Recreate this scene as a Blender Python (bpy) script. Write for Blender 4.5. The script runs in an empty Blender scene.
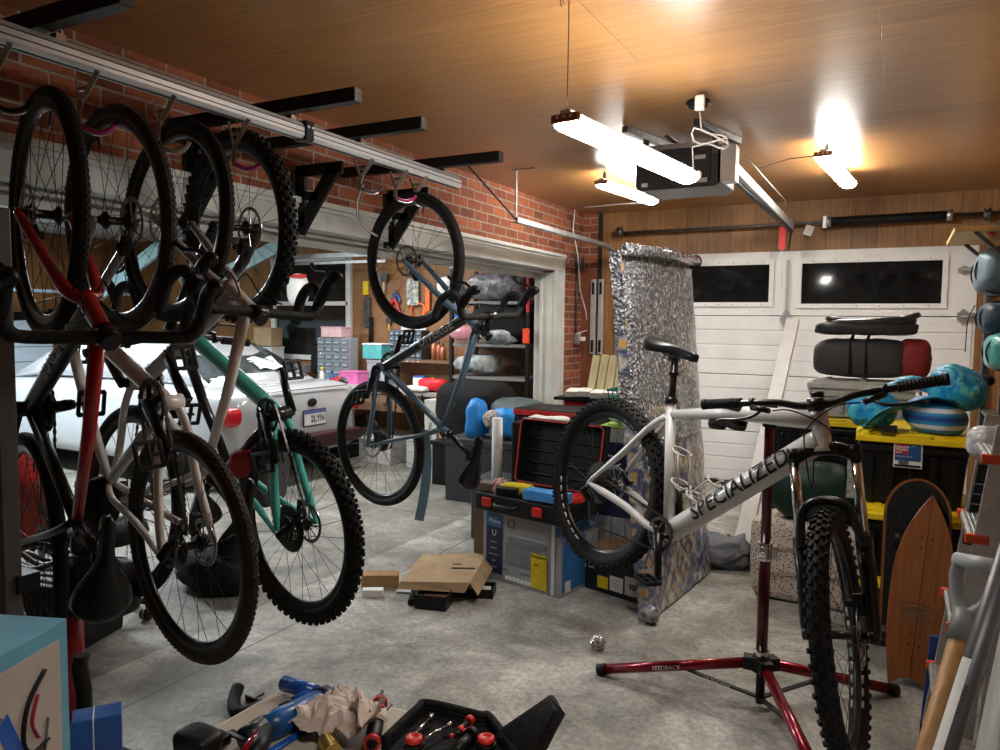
import bpy, bmesh, math, random
from mathutils import Vector, Matrix, noise
V = Vector
PI = math.pi
scene = bpy.context.scene
COL = scene.collection
random.seed(7)

# ---------------------------------------------------------------- camera, world, exposure
cam_d = bpy.data.cameras.new('camera'); cam = bpy.data.objects.new('camera', cam_d); COL.objects.link(cam)
cam_d.sensor_width = 36; cam_d.lens = 36 * 752 / 1000; cam_d.clip_start = 0.02
CR = Matrix(((0.883, -0.042, 0.467), (0.469, 0.055, -0.882), (0.011, 0.998, 0.068)))
q = CR.to_quaternion(); q.normalize(); CR = q.to_matrix()
CC = V((0, 0, 1.46))
cam.matrix_world = Matrix.Translation(CC) @ CR.to_4x4()
scene.camera = cam
world = bpy.data.worlds.new('world'); scene.world = world; world.use_nodes = True
world.node_tree.nodes['Background'].inputs[0].default_value = (0.02, 0.025, 0.035, 1)
world.node_tree.nodes['Background'].inputs[1].default_value = 0.3
vs = scene.view_settings
vs.view_transform = 'Standard'; vs.look = 'None'; vs.gamma = 1; vs.use_curve_mapping = False
vs.exposure = 1.15
scene.cycles.use_denoising = True
scene.cycles.max_bounces = 8
scene.cycles.sample_clamp_indirect = 4

def area(name, loc, sx, sy, power, col=(1, 1, 1), rot=(0, 0, 0)):
    d = bpy.data.lights.new(name, 'AREA'); d.shape = 'RECTANGLE'; d.size = sx; d.size_y = sy; d.energy = power; d.color = col
    o = bpy.data.objects.new(name, d); COL.objects.link(o); o.location = loc; o.rotation_euler = rot; return o
# lamps of the neighbouring bay (both out of the frame)
area('neighbour_bay_lamp', (-4.6, 5.2, 2.42), 0.25, 2.4, 32, (1, .98, .95))
area('neighbour_bay_lamp', (-6.8, 3.4, 2.42), 2.4, 0.25, 95, (0.86, .95, 1))
area('foreground_fill', (0.1, .55, 2.5), 0.9, 0.1, 4, (1, .97, .92)).data.spread = 1.6  # unseen fill added overhead near the camera to brighten the foreground table

# ---------------------------------------------------------------- from a direction of sight to a point of the room
def ray(px, py):
    return CR @ V(((px - 500) / 752, -(py - 375) / 752, -1))
def onz(px, py, z): d = ray(px, py); return CC + d * ((z - CC.z) / d.z)
def onx(px, py, x): d = ray(px, py); return CC + d * (x / d.x)
def ony(px, py, y): d = ray(px, py); return CC + d * (y / d.y)
def atd(px, py, t): return CC + ray(px, py) * t

# ---------------------------------------------------------------- materials
MATS = {}
def mat(name, col, rough=.5, metal=0., var=.08, scale=18., bump=0., bscale=None, coat=0., emit=None, strength=0, alpha=1., trans=0., stretch=(1, 1, 1)):
    if name in MATS: return MATS[name]
    m = bpy.data.materials.new(name); m.use_nodes = True; nt = m.node_tree; b = nt.nodes['Principled BSDF']
    b.inputs['Roughness'].default_value = rough; b.inputs['Metallic'].default_value = metal
    if max(col) < .03 and not metal: b.inputs['Specular IOR Level'].default_value = .28
    b.inputs['Coat Weight'].default_value = coat; b.inputs['Coat Roughness'].default_value = .08
    b.inputs['Alpha'].default_value = alpha; b.inputs['Transmission Weight'].default_value = trans
    tc = nt.nodes.new('ShaderNodeTexCoord'); mp = nt.nodes.new('ShaderNodeMapping'); mp.inputs['Scale'].default_value = stretch
    nt.links.new(tc.outputs['Object'], mp.inputs['Vector'])
    n = nt.nodes.new('ShaderNodeTexNoise'); n.inputs['Scale'].default_value = scale; n.inputs['Detail'].default_value = 4
    nt.links.new(mp.outputs['Vector'], n.inputs['Vector'])
    r = nt.nodes.new('ShaderNodeValToRGB')
    r.color_ramp.elements[0].position = .3; r.color_ramp.elements[1].position = .7
    r.color_ramp.elements[0].color = tuple(max(0, c * (1 - var * 2)) for c in col) + (1,)
    r.color_ramp.elements[1].color = tuple(min(1, c * (1 + var)) for c in col) + (1,)
    nt.links.new(n.outputs['Fac'], r.inputs['Fac']); nt.links.new(r.outputs['Color'], b.inputs['Base Color'])
    if bump:
        bn = n
        if bscale:
            bn = nt.nodes.new('ShaderNodeTexNoise'); bn.inputs['Scale'].default_value = bscale; bn.inputs['Detail'].default_value = 5
            nt.links.new(mp.outputs['Vector'], bn.inputs['Vector'])
        bu = nt.nodes.new('ShaderNodeBump'); bu.inputs['Strength'].default_value = bump; bu.inputs['Distance'].default_value = .01
        nt.links.new(bn.outputs['Fac'], bu.inputs['Height']); nt.links.new(bu.outputs['Normal'], b.inputs['Normal'])
    if emit:
        b.inputs['Emission Color'].default_value = emit + (1,); b.inputs['Emission Strength'].default_value = strength
    MATS[name] = m
    return m

def nodes_of(name):
    m = bpy.data.materials.new(name); m.use_nodes = True; MATS[name] = m
    nt = m.node_tree
    def N(t, **k):
        n = nt.nodes.new('ShaderNode' + t)
        for a, b in k.items():
            if a in n.inputs.keys() if hasattr(n.inputs, 'keys') else False: n.inputs[a].default_value = b
            else: setattr(n, a, b)
        return n
    return m, nt, nt.nodes['Principled BSDF'], N, nt.links.new
def ramp(nt, stops):
    r = nt.nodes.new('ShaderNodeValToRGB'); e = r.color_ramp.elements
    while len(e) < len(stops): e.new(.5)
    for i, (p, c) in enumerate(stops): e[i].position = p; e[i].color = tuple(c) + (1,)
    return r

def swizzle(nt, N, L, order):
    tc = N('TexCoord'); s = N('SeparateXYZ'); c = N('CombineXYZ'); L(tc.outputs['Object'], s.inputs[0])
    for i, a in enumerate(order): L(s.outputs[a], c.inputs[i])
    return c.outputs[0]

def brick_mat():
    m, nt, b, N, L = nodes_of('red_brick')
    v = swizzle(nt, N, L, 'YZX')
    br = N('TexBrick'); br.inputs['Scale'].default_value = 1
    br.inputs['Brick Width'].default_value = .205; br.inputs['Row Height'].default_value = .072; br.inputs['Mortar Size'].default_value = .0065
    br.inputs['Mortar Smooth'].default_value = .25; br.inputs['Bias'].default_value = -.15
    br.inputs['Color1'].default_value = (.36, .105, .042, 1); br.inputs['Color2'].default_value = (.13, .035, .018, 1); br.inputs['Mortar'].default_value = (.34, .28, .23, 1)
    n = N('TexNoise'); n.inputs['Scale'].default_value = 30; n.inputs['Detail'].default_value = 6
    L(v, br.inputs['Vector']); L(v, n.inputs['Vector'])
    mx = N('MixRGB', blend_type='MULTIPLY'); mx.inputs[0].default_value = .55
    r = ramp(nt, [(.3, (.55, .5, .5)), (.7, (1.15, 1.1, 1.05))]); L(n.outputs['Fac'], r.inputs[0])
    L(br.outputs['Color'], mx.inputs[1]); L(r.outputs[0], mx.inputs[2]); L(mx.outputs[0], b.inputs['Base Color'])
    bu = N('Bump'); bu.inputs['Strength'].default_value = .8; bu.inputs['Distance'].default_value = .012
    ad = N('Math', operation='MULTIPLY_ADD'); ad.inputs[1].default_value = -1; L(br.outputs['Fac'], ad.inputs[0]); L(n.outputs['Fac'], ad.inputs[2])
    L(ad.outputs[0], bu.inputs['Height']); L(bu.outputs[0], b.inputs['Normal']); b.inputs['Roughness'].default_value = .85
    return m

def brick_mat_x():
    m = brick_mat(); m.name = 'red_brick_return'
    for n in m.node_tree.nodes:
        if n.type == 'COMBXYZ':
            sep = [k for k in m.node_tree.nodes if k.type == 'SEPXYZ'][0]
            m.node_tree.links.new(sep.outputs['X'], n.inputs[0])
    return m

def plank_mat(name, order, c1, c2, gap, w, h, rough, grain=(1, 12, 1), scale=3., coat=0., off=(0, 0, 0), groove=0):
    """boards running along the first axis of `order`, with grain and dark joints"""
    m, nt, b, N, L = nodes_of(name)
    v = swizzle(nt, N, L, order)
    mo = N('Mapping'); mo.inputs['Location'].default_value = off; L(v, mo.inputs[0]); v = mo.outputs[0]
    br = N('TexBrick'); br.inputs['Scale'].default_value = 1; br.offset = .37; br.offset_frequency = 2
    br.inputs['Brick Width'].default_value = w; br.inputs['Row Height'].default_value = h; br.inputs['Mortar Size'].default_value = .0022
    br.inputs['Mortar Smooth'].default_value = .3
    br.inputs['Color1'].default_value = (1, 1, 1, 1); br.inputs['Color2'].default_value = (.72, .72, .74, 1); br.inputs['Mortar'].default_value = gap + (1,)
    L(v, br.inputs['Vector'])
    mp = N('Mapping'); mp.inputs['Scale'].default_value = grain; L(v, mp.inputs[0])
    n = N('TexNoise'); n.inputs['Scale'].default_value = scale; n.inputs['Detail'].default_value = 8; n.inputs['Roughness'].default_value = .65; n.inputs['Distortion'].default_value = .6
    L(mp.outputs[0], n.inputs['Vector'])
    r = ramp(nt, [(.32, c2), (.5, tuple((a + q) / 2 for a, q in zip(c1, c2))), (.68, c1)]); L(n.outputs['Fac'], r.inputs[0])
    mx = N('MixRGB', blend_type='MULTIPLY'); mx.inputs[0].default_value = 1
    L(r.outputs[0], mx.inputs[1]); L(br.outputs['Color'], mx.inputs[2]); fin = mx.outputs[0]
    if groove:   # fine pale grooves between the strips of each sheet
        b2 = N('TexBrick'); b2.inputs['Scale'].default_value = 1; b2.inputs['Brick Width'].default_value = 50; b2.inputs['Row Height'].default_value = groove; b2.inputs['Mortar Size'].default_value = .0012
        b2.inputs['Color1'].default_value = (0, 0, 0, 1); b2.inputs['Color2'].default_value = (0, 0, 0, 1); b2.inputs['Mortar'].default_value = (.4, .4, .4, 1); L(v, b2.inputs['Vector'])
        g2 = N('MixRGB'); L(b2.outputs['Color'], g2.inputs[0]); L(fin, g2.inputs[1]); g2.inputs[2].default_value = (.75, .45, .2, 1); fin = g2.outputs[0]
    L(fin, b.inputs['Base Color'])
    bu = N('Bump'); bu.inputs['Strength'].default_value = .35; bu.inputs['Distance'].default_value = .004
    L(br.outputs['Fac'], bu.inputs['Height']); bu.invert = True
    L(bu.outputs[0], b.inputs['Normal']); b.inputs['Roughness'].default_value = rough
    b.inputs['Coat Weight'].default_value = coat; b.inputs['Coat Roughness'].default_value = .35
    return m

def concrete_mat():
    m, nt, b, N, L = nodes_of('stained_concrete')
    tc = N('TexCoord')
    n1 = N('TexNoise'); n1.inputs['Scale'].default_value = 1.5; n1.inputs['Detail'].default_value = 7; n1.inputs['Roughness'].default_value = .62; n1.inputs['Distortion'].default_value = 1.4
    n2 = N('TexNoise'); n2.inputs['Scale'].default_value = 42; n2.inputs['Detail'].default_value = 6; n2.inputs['Roughness'].default_value = .7
    n3 = N('TexNoise'); n3.inputs['Scale'].default_value = 4.5; n3.inputs['Detail'].default_value = 8; n3.inputs['Roughness'].default_value = .7; n3.inputs['Distortion'].default_value = 1.2
    for n in (n1, n2, n3): L(tc.outputs['Object'], n.inputs['Vector'])
    r1 = ramp(nt, [(.34, (.17, .17, .15)), (.5, (.31, .30, .275)), (.66, (.48, .47, .43))]); L(n1.outputs['Fac'], r1.inputs[0])
    r2 = ramp(nt, [(.34, (.68, .68, .68)), (.5, (.97, .97, .97)), (.64, (1.25, 1.25, 1.24))]); L(n2.outputs['Fac'], r2.inputs[0])
    r3 = ramp(nt, [(.32, (.62, .62, .60)), (.5, (1, 1, 1)), (.66, (1.3, 1.3, 1.28))]); L(n3.outputs['Fac'], r3.inputs[0])
    a = N('MixRGB', blend_type='MULTIPLY'); a.inputs[0].default_value = 1; L(r1.outputs[0], a.inputs[1]); L(r2.outputs[0], a.inputs[2])
    c = N('MixRGB', blend_type='MULTIPLY'); c.inputs[0].default_value = 1; L(a.outputs[0], c.inputs[1]); L(r3.outputs[0], c.inputs[2])
    # control joints of the slab: straight thin dark grooves
    s = N('SeparateXYZ'); L(tc.outputs['Object'], s.inputs[0])
    def joint(ax, pos):
        d = N('Math', operation='SUBTRACT'); L(s.outputs[ax], d.inputs[0]); d.inputs[1].default_value = pos
        e = N('Math', operation='ABSOLUTE'); L(d.outputs[0], e.inputs[0])
        g = N('Math', operation='LESS_THAN'); L(e.outputs[0], g.inputs[0]); g.inputs[1].default_value = .004
        return g.outputs[0]
    j = N('Math', operation='MAXIMUM'); L(joint('X', -2.525), j.inputs[0]); L(joint('Y', 4.75), j.inputs[1])
    d = N('MixRGB'); L(j.outputs[0], d.inputs[0]); L(c.outputs[0], d.inputs[1]); d.inputs[2].default_value = (.05, .05, .045, 1)
    # the floor of the neighbouring bay is coloured darker
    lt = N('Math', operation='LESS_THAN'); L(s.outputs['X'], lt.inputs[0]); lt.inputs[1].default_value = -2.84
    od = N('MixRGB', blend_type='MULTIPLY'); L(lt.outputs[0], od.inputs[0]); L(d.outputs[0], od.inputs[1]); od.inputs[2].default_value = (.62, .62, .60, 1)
    L(od.outputs[0], b.inputs['Base Color'])
    rr = N('MapRange'); rr.inputs['To Min'].default_value = .42; rr.inputs['To Max'].default_value = .75; L(n3.outputs['Fac'], rr.inputs[0]); L(rr.outputs[0], b.inputs['Roughness'])
    bu = N('Bump'); bu.inputs['Strength'].default_value = .25; bu.inputs['Distance'].default_value = .004; L(n2.outputs['Fac'], bu.inputs['Height']); L(bu.outputs[0], b.inputs['Normal'])
    return m

def pattern_mat(name, kind):
    m, nt, b, N, L = nodes_of(name)
    tc = N('TexCoord')
    if kind == 'bubble':
        vo = N('TexVoronoi'); vo.inputs['Scale'].default_value = 60; L(tc.outputs['Object'], vo.inputs['Vector'])
        n = N('TexNoise'); n.inputs['Scale'].default_value = 42; n.inputs['Detail'].default_value = 7; n.inputs['Distortion'].default_value = .8; L(tc.outputs['Object'], n.inputs['Vector'])
        r = ramp(nt, [(.38, (.07, .072, .08)), (.54, (.19, .195, .21)), (.66, (.60, .61, .63))]); L(n.outputs['Fac'], r.inputs[0]); L(r.outputs[0], b.inputs['Base Color'])
        ad = N('Math', operation='ADD'); L(vo.outputs['Distance'], ad.inputs[0]); L(n.outputs['Fac'], ad.inputs[1])
        bu = N('Bump'); bu.inputs['Strength'].default_value = 1; bu.inputs['Distance'].default_value = .02; L(ad.outputs[0], bu.inputs['Height']); L(bu.outputs[0], b.inputs['Normal'])
        b.inputs['Roughness'].default_value = .18; b.inputs['Coat Weight'].default_value = .6
    if kind == 'ikat':
        mp = N('Mapping'); mp.inputs['Rotation'].default_value = (.785, 0, 0); mp.inputs['Scale'].default_value = (1, 1, 1); L(tc.outputs['Object'], mp.inputs[0])
        ch = N('TexVoronoi'); ch.inputs['Scale'].default_value = 15; ch.inputs['Randomness'].default_value = .12; ch.distance = 'CHEBYCHEV'; L(mp.outputs[0], ch.inputs['Vector'])
        r = ramp(nt, [(0, (.60, .24, .02)), (.24, (.45, .30, .10)), (.34, (.22, .2, .2)), (.44, (.03, .05, .15)), (.6, (.25, .25, .26))]); L(ch.outputs['Distance'], r.inputs[0])
        n = N('TexNoise'); n.inputs['Scale'].default_value = 14; n.inputs['Detail'].default_value = 6; L(tc.outputs['Object'], n.inputs['Vector'])
        rn = ramp(nt, [(.5, (0, 0, 0)), (.66, (1, 1, 1))]); L(n.outputs['Fac'], rn.inputs[0])
        mx = N('MixRGB'); L(rn.outputs[0], mx.inputs[0]); L(r.outputs[0], mx.inputs[1]); mx.inputs[2].default_value = (.5, .5, .5, 1); L(mx.outputs[0], b.inputs['Base Color'])
        bu = N('Bump'); bu.inputs['Strength'].default_value = .8; L(n.outputs['Fac'], bu.inputs['Height']); L(bu.outputs[0], b.inputs['Normal'])
        b.inputs['Roughness'].default_value = .25; b.inputs['Coat Weight'].default_value = .5
    if kind == 'speckle':
        vo = N('TexVoronoi'); vo.inputs['Scale'].default_value = 75; L(tc.outputs['Object'], vo.inputs['Vector'])
        r = ramp(nt, [(.30, (.13, .055, .04)), (.37, (.55, .48, .42))]); L(vo.outputs['Distance'], r.inputs[0]); L(r.outputs[0], b.inputs['Base Color']); b.inputs['Roughness'].default_value = .8
    if kind == 'tiedye':
        n = N('TexNoise'); n.inputs['Scale'].default_value = 9; n.inputs['Distortion'].default_value = 2.5; n.inputs['Detail'].default_value = 3; L(tc.outputs['Object'], n.inputs['Vector'])
        bu = N('Bump'); bu.inputs['Strength'].default_value = .8; bu.inputs['Distance'].default_value = .03; L(n.outputs['Fac'], bu.inputs['Height']); L(bu.outputs[0], b.inputs['Normal'])
        r = ramp(nt, [(.34, (.003, .14, .36)), (.5, (.008, .30, .58)), (.64, (.10, .48, .44))]); L(n.outputs['Fac'], r.inputs[0]); L(r.outputs[0], b.inputs['Base Color']); b.inputs['Roughness'].default_value = .45
    if kind == 'stripes':
        n = N('TexWave'); n.inputs['Scale'].default_value = 4.2; n.bands_direction = 'Z'; n.inputs['Distortion'].default_value = .4; L(tc.outputs['Object'], n.inputs['Vector'])
        r = ramp(nt, [(.0, (.01, .05, .28)), (.45, (.02, .25, .5)), (.8, (.02, .3, .55)), (.9, (.7, .75, .8))]); L(n.outputs['Fac'], r.inputs[0]); L(r.outputs[0], b.inputs['Base Color']); b.inputs['Roughness'].default_value = .55
    return m

# ---------------------------------------------------------------- mesh builder
def perp(d):
    a = V((0, 0, 1)) if abs(d.z) < .9 else V((1, 0, 0))
    u = d.cross(a).normalized(); return u, d.cross(u).normalized()
class MB:
    def __init__(s): s.v = []; s.f = []; s.m = []; s.s = []
    def add(s, vs_, fs, m=0, sm=False):
        o = len(s.v); s.v += [tuple(x) for x in vs_]
        for f in fs: s.f.append([o + i for i in f]); s.m.append(m); s.s.append(sm)
        return s
    def box(s, c, d, M=None, m=0, taper=1):
        c = V(c); hx, hy, hz = d[0] / 2, d[1] / 2, d[2] / 2
        vs_ = []
        for z in (-hz, hz):
            k = taper if z > 0 else 1
            for x, y in ((-hx, -hy), (hx, -hy), (hx, hy), (-hx, hy)):
                p = V((x * k, y * k, z)); vs_.append((M @ p if M else p) + c)
        return s.add(vs_, [(3, 2, 1, 0), (4, 5, 6, 7), (0, 1, 5, 4), (1, 2, 6, 5), (2, 3, 7, 6), (3, 0, 4, 7)], m)
    def bar(s, a, b, w, h, m=0, up=None):
        a, b = V(a), V(b); d = (b - a); l = d.length; d.normalize()
        if up is None: u, v = perp(d)
        else: v = V(up); u = v.cross(d).normalized(); v = d.cross(u).normalized()
        M = Matrix((d, u, v)).transposed()
        return s.box((a + b) / 2, (l, w, h), M, m)
    def tube(s, pts, r, seg=10, m=0, closed=False, cap=True, sm=True, flat=1.):
        pts = [V(p) for p in pts]; n = len(pts)
        rr = r if isinstance(r, (list, tuple)) else [r] * n
        vs_ = []; u = None
        for i, p in enumerate(pts):
            a = pts[i - 1] if (i > 0 or closed) else p; b = pts[(i + 1) % n] if (i < n - 1 or closed) else p
            d = (b - a)
            if d.length < 1e-9: d = V((0, 0, 1))
            d.normalize()
            if u is None: u, w = perp(d)
            else:
                u = (u - d * u.dot(d));
                if u.length < 1e-6: u, w = perp(d)
                u.normalize(); w = d.cross(u).normalized()
            for k in range(seg):
                t = 2 * PI * k / seg; vs_.append(p + u * math.cos(t) * rr[i] + w * math.sin(t) * rr[i] * flat)
        fs = []
        for i in range(n if closed else n - 1):
            a, b = i * seg, ((i + 1) % n) * seg
            for k in range(seg): k2 = (k + 1) % seg; fs.append((a + k, a + k2, b + k2, b + k))
        s.add(vs_, fs, m, sm)
        if cap and not closed:
            o = len(s.v) - n * seg
            s.f.append([o + k for k in range(seg)][::-1]); s.m.append(m); s.s.append(False)
            s.f.append([o + (n - 1) * seg + k for k in range(seg)]); s.m.append(m); s.s.append(False)
        return s
    def cyl(s, a, b, r, seg=12, m=0, r2=None): return s.tube([a, b], [r, r if r2 is None else r2], seg, m)
    def lathe(s, prof, o=(0, 0, 0), ax=(0, 0, 1), seg=24, m=0, sm=True, closed=False):
        o, ax = V(o), V(ax).normalized(); u, w = perp(ax); vs_ = []; n = len(prof)
        for r, h in prof:
            for k in range(seg): t = 2 * PI * k / seg; vs_.append(o + ax * h + (u * math.cos(t) + w * math.sin(t)) * r)
        fs = []
        for i in range(n if closed else n - 1):
            for k in range(seg): k2 = (k + 1) % seg; j = (i + 1) % n; fs.append((i * seg + k, i * seg + k2, j * seg + k2, j * seg + k))
        s.add(vs_, fs, m, sm)
        if not closed:
            oo = len(s.v) - n * seg
            for i, rev in ((0, True), (n - 1, False)):
                if prof[i][0] > 1e-5:
                    l = [oo + i * seg + k for k in range(seg)]; s.f.append(l[::-1] if rev else l); s.m.append(m); s.s.append(False)
        return s
    def prism(s, poly, o, u, v, depth, m=0, scale2=1.):
        o, u, v = V(o), V(u), V(v); w = u.cross(v).normalized() * depth; n = len(poly)
        cx = sum(p[0] for p in poly) / n; cy = sum(p[1] for p in poly) / n
        a = [o + u * x + v * y for x, y in poly]; b = [o + u * (cx + (x - cx) * scale2) + v * (cy + (y - cy) * scale2) + w for x, y in poly]
        s.add(a + b, [tuple(range(n))[::-1], tuple(range(n, 2 * n))] + [(i, (i + 1) % n, n + (i + 1) % n, n + i) for i in range(n)], m)
        return s
    def blob(s, c, d, e=.6, amp=.0, fr=4., seed=0, M=None, nu=28, nv=16, m=0, sm=True, flatb=None):
        c = V(c); vs_ = []
        sg = lambda x, p: math.copysign(abs(x) ** p, x)
        for i in range(nv + 1):
            ph = -PI / 2 + PI * i / nv
            for k in range(nu):
                th = 2 * PI * k / nu
                p = V((sg(math.cos(ph), e) * sg(math.cos(th), e), sg(math.cos(ph), e) * sg(math.sin(th), e), sg(math.sin(ph), e)))
                p = V((p.x * d[0] / 2, p.y * d[1] / 2, p.z * d[2] / 2))
                if amp:
                    nn = noise.noise_vector(p * fr + V((seed * 7.3, seed * 3.1, seed))) + noise.noise_vector(p * fr * 2.7 + V((seed, seed * 5, 0))) * .45
                    p = p + nn * amp
                    rg = 1 - abs(noise.noise(V((p.x * fr * 2.2 + seed, p.y * fr * 1.1, p.z * fr * 3.1)))) * 2.2
                    p = p - p.normalized() * (rg * amp * .35)
                if flatb is not None: p.z = max(p.z, -d[2] / 2 * flatb)
                vs_.append((M @ p if M else p) + c)
        fs = [(i * nu + k, i * nu + (k + 1) % nu, (i + 1) * nu + (k + 1) % nu, (i + 1) * nu + k) for i in range(nv) for k in range(nu)]
        return s.add(vs_, fs, m, sm)
    def sheet(s, fn, nu, nv, m=0, sm=True, th=0):
        pts = [[V(fn(i / nu, j / nv)) for j in range(nv + 1)] for i in range(nu + 1)]
        vs_ = [p for row in pts for p in row]; W = nv + 1
        fs = [(i * W + j, (i + 1) * W + j, (i + 1) * W + j + 1, i * W + j + 1) for i in range(nu) for j in range(nv)]
        return s.add(vs_, fs, m, sm)
    def build(s, name, mats, parent=None, bev=0, solid=0, local=None, cache=None):
        me = bpy.data.meshes.new(name); me.from_pydata(s.v, [], s.f)
        if not isinstance(mats, (list, tuple)): mats = [mats]
        for x in mats: me.materials.append(x)
        me.polygons.foreach_set('material_index', s.m); me.polygons.foreach_set('use_smooth', s.s); me.update()
        return link(name, me, parent, bev, solid, local)
def link(name, me, parent=None, bev=0, solid=0, local=None):
    o = bpy.data.objects.new(name, me); COL.objects.link(o)
    if parent: o.parent = parent
    if local is not None: o.matrix_local = local
    if bev:
        b = o.modifiers.new('bevel', 'BEVEL'); b.width = bev; b.segments = 2; b.limit_method = 'ANGLE'; b.angle_limit = math.radians(40); b.harden_normals = False
    if solid:
        b = o.modifiers.new('thickness', 'SOLIDIFY'); b.thickness = solid; b.offset = 0
    return o
def tag(o, label, cat, group=None, kind=None):
    o['label'] = label; o['category'] = cat
    if group: o['group'] = group
    if kind: o['kind'] = kind
    return o
def thing(name, label, cat, loc=(0, 0, 0), rz=0, group=None, M=None):
    o = bpy.data.objects.new(name, None); COL.objects.link(o); o.empty_display_size = .05
    if M is not None: o.matrix_world = M
    else: o.location = loc; o.rotation_euler = (0, 0, rz)
    return tag(o, label, cat, group)
def struct(o): o['kind'] = 'structure'; return o
def RZ(a): return Matrix.Rotation(a, 3, 'Z')
def RX(a): return Matrix.Rotation(a, 3, 'X')
def RY(a): return Matrix.Rotation(a, 3, 'Y')

def text_mesh(s, size, align='CENTER', bold=.0):
    c = bpy.data.curves.new('t', 'FONT'); c.body = s; c.size = size; c.align_x = align; c.align_y = 'CENTER'; c.offset = bold * size; c.resolution_u = 2
    o = bpy.data.objects.new('t', c); COL.objects.link(o)
    dg = bpy.context.evaluated_depsgraph_get(); me = bpy.data.meshes.new_from_object(o.evaluated_get(dg))
    bpy.data.objects.remove(o); bpy.data.curves.remove(c); return me
def text(s, size, m, parent, o, x, y, name='lettering', bold=.0, wrap=None, shear=0., sx=1., lift=.0015, align='CENTER'):
    """lettering at o, reading along x with its top towards y; wrap = radius of the round tube it is printed on"""
    me = text_mesh(s, size, align, bold)
    if wrap:   # cut the flat letters into strips so that they can follow the round tube
        bm = bmesh.new(); bm.from_mesh(me)
        for k in range(-9, 10): bmesh.ops.bisect_plane(bm, geom=bm.verts[:] + bm.edges[:] + bm.faces[:], plane_co=(0, k * size / 14, 0), plane_no=(0, 1, 0))
        bm.to_mesh(me); bm.free()
    o, x, y = V(o), V(x).normalized(), V(y).normalized(); w = x.cross(y).normalized()
    for v in me.vertices:
        a, b = v.co.x * sx + v.co.y * shear, v.co.y
        if wrap: t = b / wrap; v.co = o + x * a + (w * math.cos(t) + y * math.sin(t)) * (wrap + lift)
        else: v.co = o + x * a + y * b + w * lift
    me.materials.clear(); me.materials.append(m)
    if not me.materials: me.materials.append(m)
    me.name = name
    return link(name, me, parent)
# ================================================================= palette
M_brick = brick_mat()
M_ceil = plank_mat("ceiling_board", "XYZ", (.50, .245, .075), (.28, .125, .036), (.16, .12, .1), 2.44, 1.25, .30, grain=(1.2, 26, 1), scale=2.6, coat=.4, off=(.11, .62, 0), groove=.156)
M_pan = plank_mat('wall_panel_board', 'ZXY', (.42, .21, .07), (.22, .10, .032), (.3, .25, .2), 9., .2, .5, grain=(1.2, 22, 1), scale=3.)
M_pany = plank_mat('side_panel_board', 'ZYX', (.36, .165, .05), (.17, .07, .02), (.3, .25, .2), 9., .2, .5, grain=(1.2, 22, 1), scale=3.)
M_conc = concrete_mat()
M_trim = mat('painted_trim', (.52, .53, .50), .5, var=.06, scale=6, bump=.1)
M_white = mat('white_paint', (.66, .66, .64), .5, var=.05, scale=9, bump=.08)
M_door = mat('door_white', (.82, .83, .83), .45, var=.04, scale=5, bump=.1, bscale=60)
M_dark = mat('dark_gap', (.02, .02, .02), .8)
M_glass_dark = mat('night_glass', (.012, .013, .014), .05, var=.3, scale=12, coat=.5)
M_steel = mat('galvanised_steel', (.52, .53, .54), .35, .9, var=.12, scale=12)
M_dsteel = mat('dark_steel', (.13, .12, .115), .45, .8, var=.2, scale=20)
M_alu = mat('brushed_aluminium', (.78, .79, .80), .3, .45, var=.06, scale=4, stretch=(20, 1, 20))
M_black = mat('black_plastic', (.007, .007, .0075), .45, var=.2)
M_blacks = mat('satin_black', (.009, .009, .0095), .32, var=.15, coat=.2)
M_rubber = mat('tyre_rubber', (.014, .0135, .013), .72, var=.25, scale=30, bump=.15)
M_rubberb = mat('brown_tyre_rubber', (.045, .026, .016), .72, var=.25, scale=30, bump=.15)
M_fab = mat('black_fabric', (.010, .010, .011), .85, var=.3, scale=40, bump=.5, bscale=90)
M_chrome = mat('polished_metal', (.75, .75, .76), .15, 1.)
M_silver = mat('silver_paint', (.62, .63, .64), .3, .5, var=.04)
M_red = mat('red_plastic', (.62, .02, .015), .38)
M_yel = mat('yellow_plastic', (.82, .60, .01), .42, var=.06)
M_card = mat('cardboard', (.42, .29, .165), .85, var=.1, scale=10)
M_paperw = mat('white_paper', (.78, .77, .74), .8, var=.04)
M_ink = mat('black_ink', (.012, .012, .012), .6)
M_inkw = mat('white_ink', (.85, .85, .85), .6)
M_ptape = mat('pink_plastic', (.75, .18, .38), .4)
M_blue = mat('blue_plastic', (.02, .09, .36), .38)
M_lamp = mat('lit_tube', (1, 1, 1), .5, emit=(1.0, .975, .93), strength=28)
M_lamp2 = mat('lit_tube_far', (1, 1, 1), .5, emit=(1.0, .97, .9), strength=40)

XW, YF, ZC, XR = -2.84, 7.11, 2.56, .78      # brick wall, far wall, ceiling, right wall
XO, YB = -9.7, -1.6
OY0, OY1, OZ = .25, 6.385, 1.957              # clear opening through the brick wall
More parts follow.
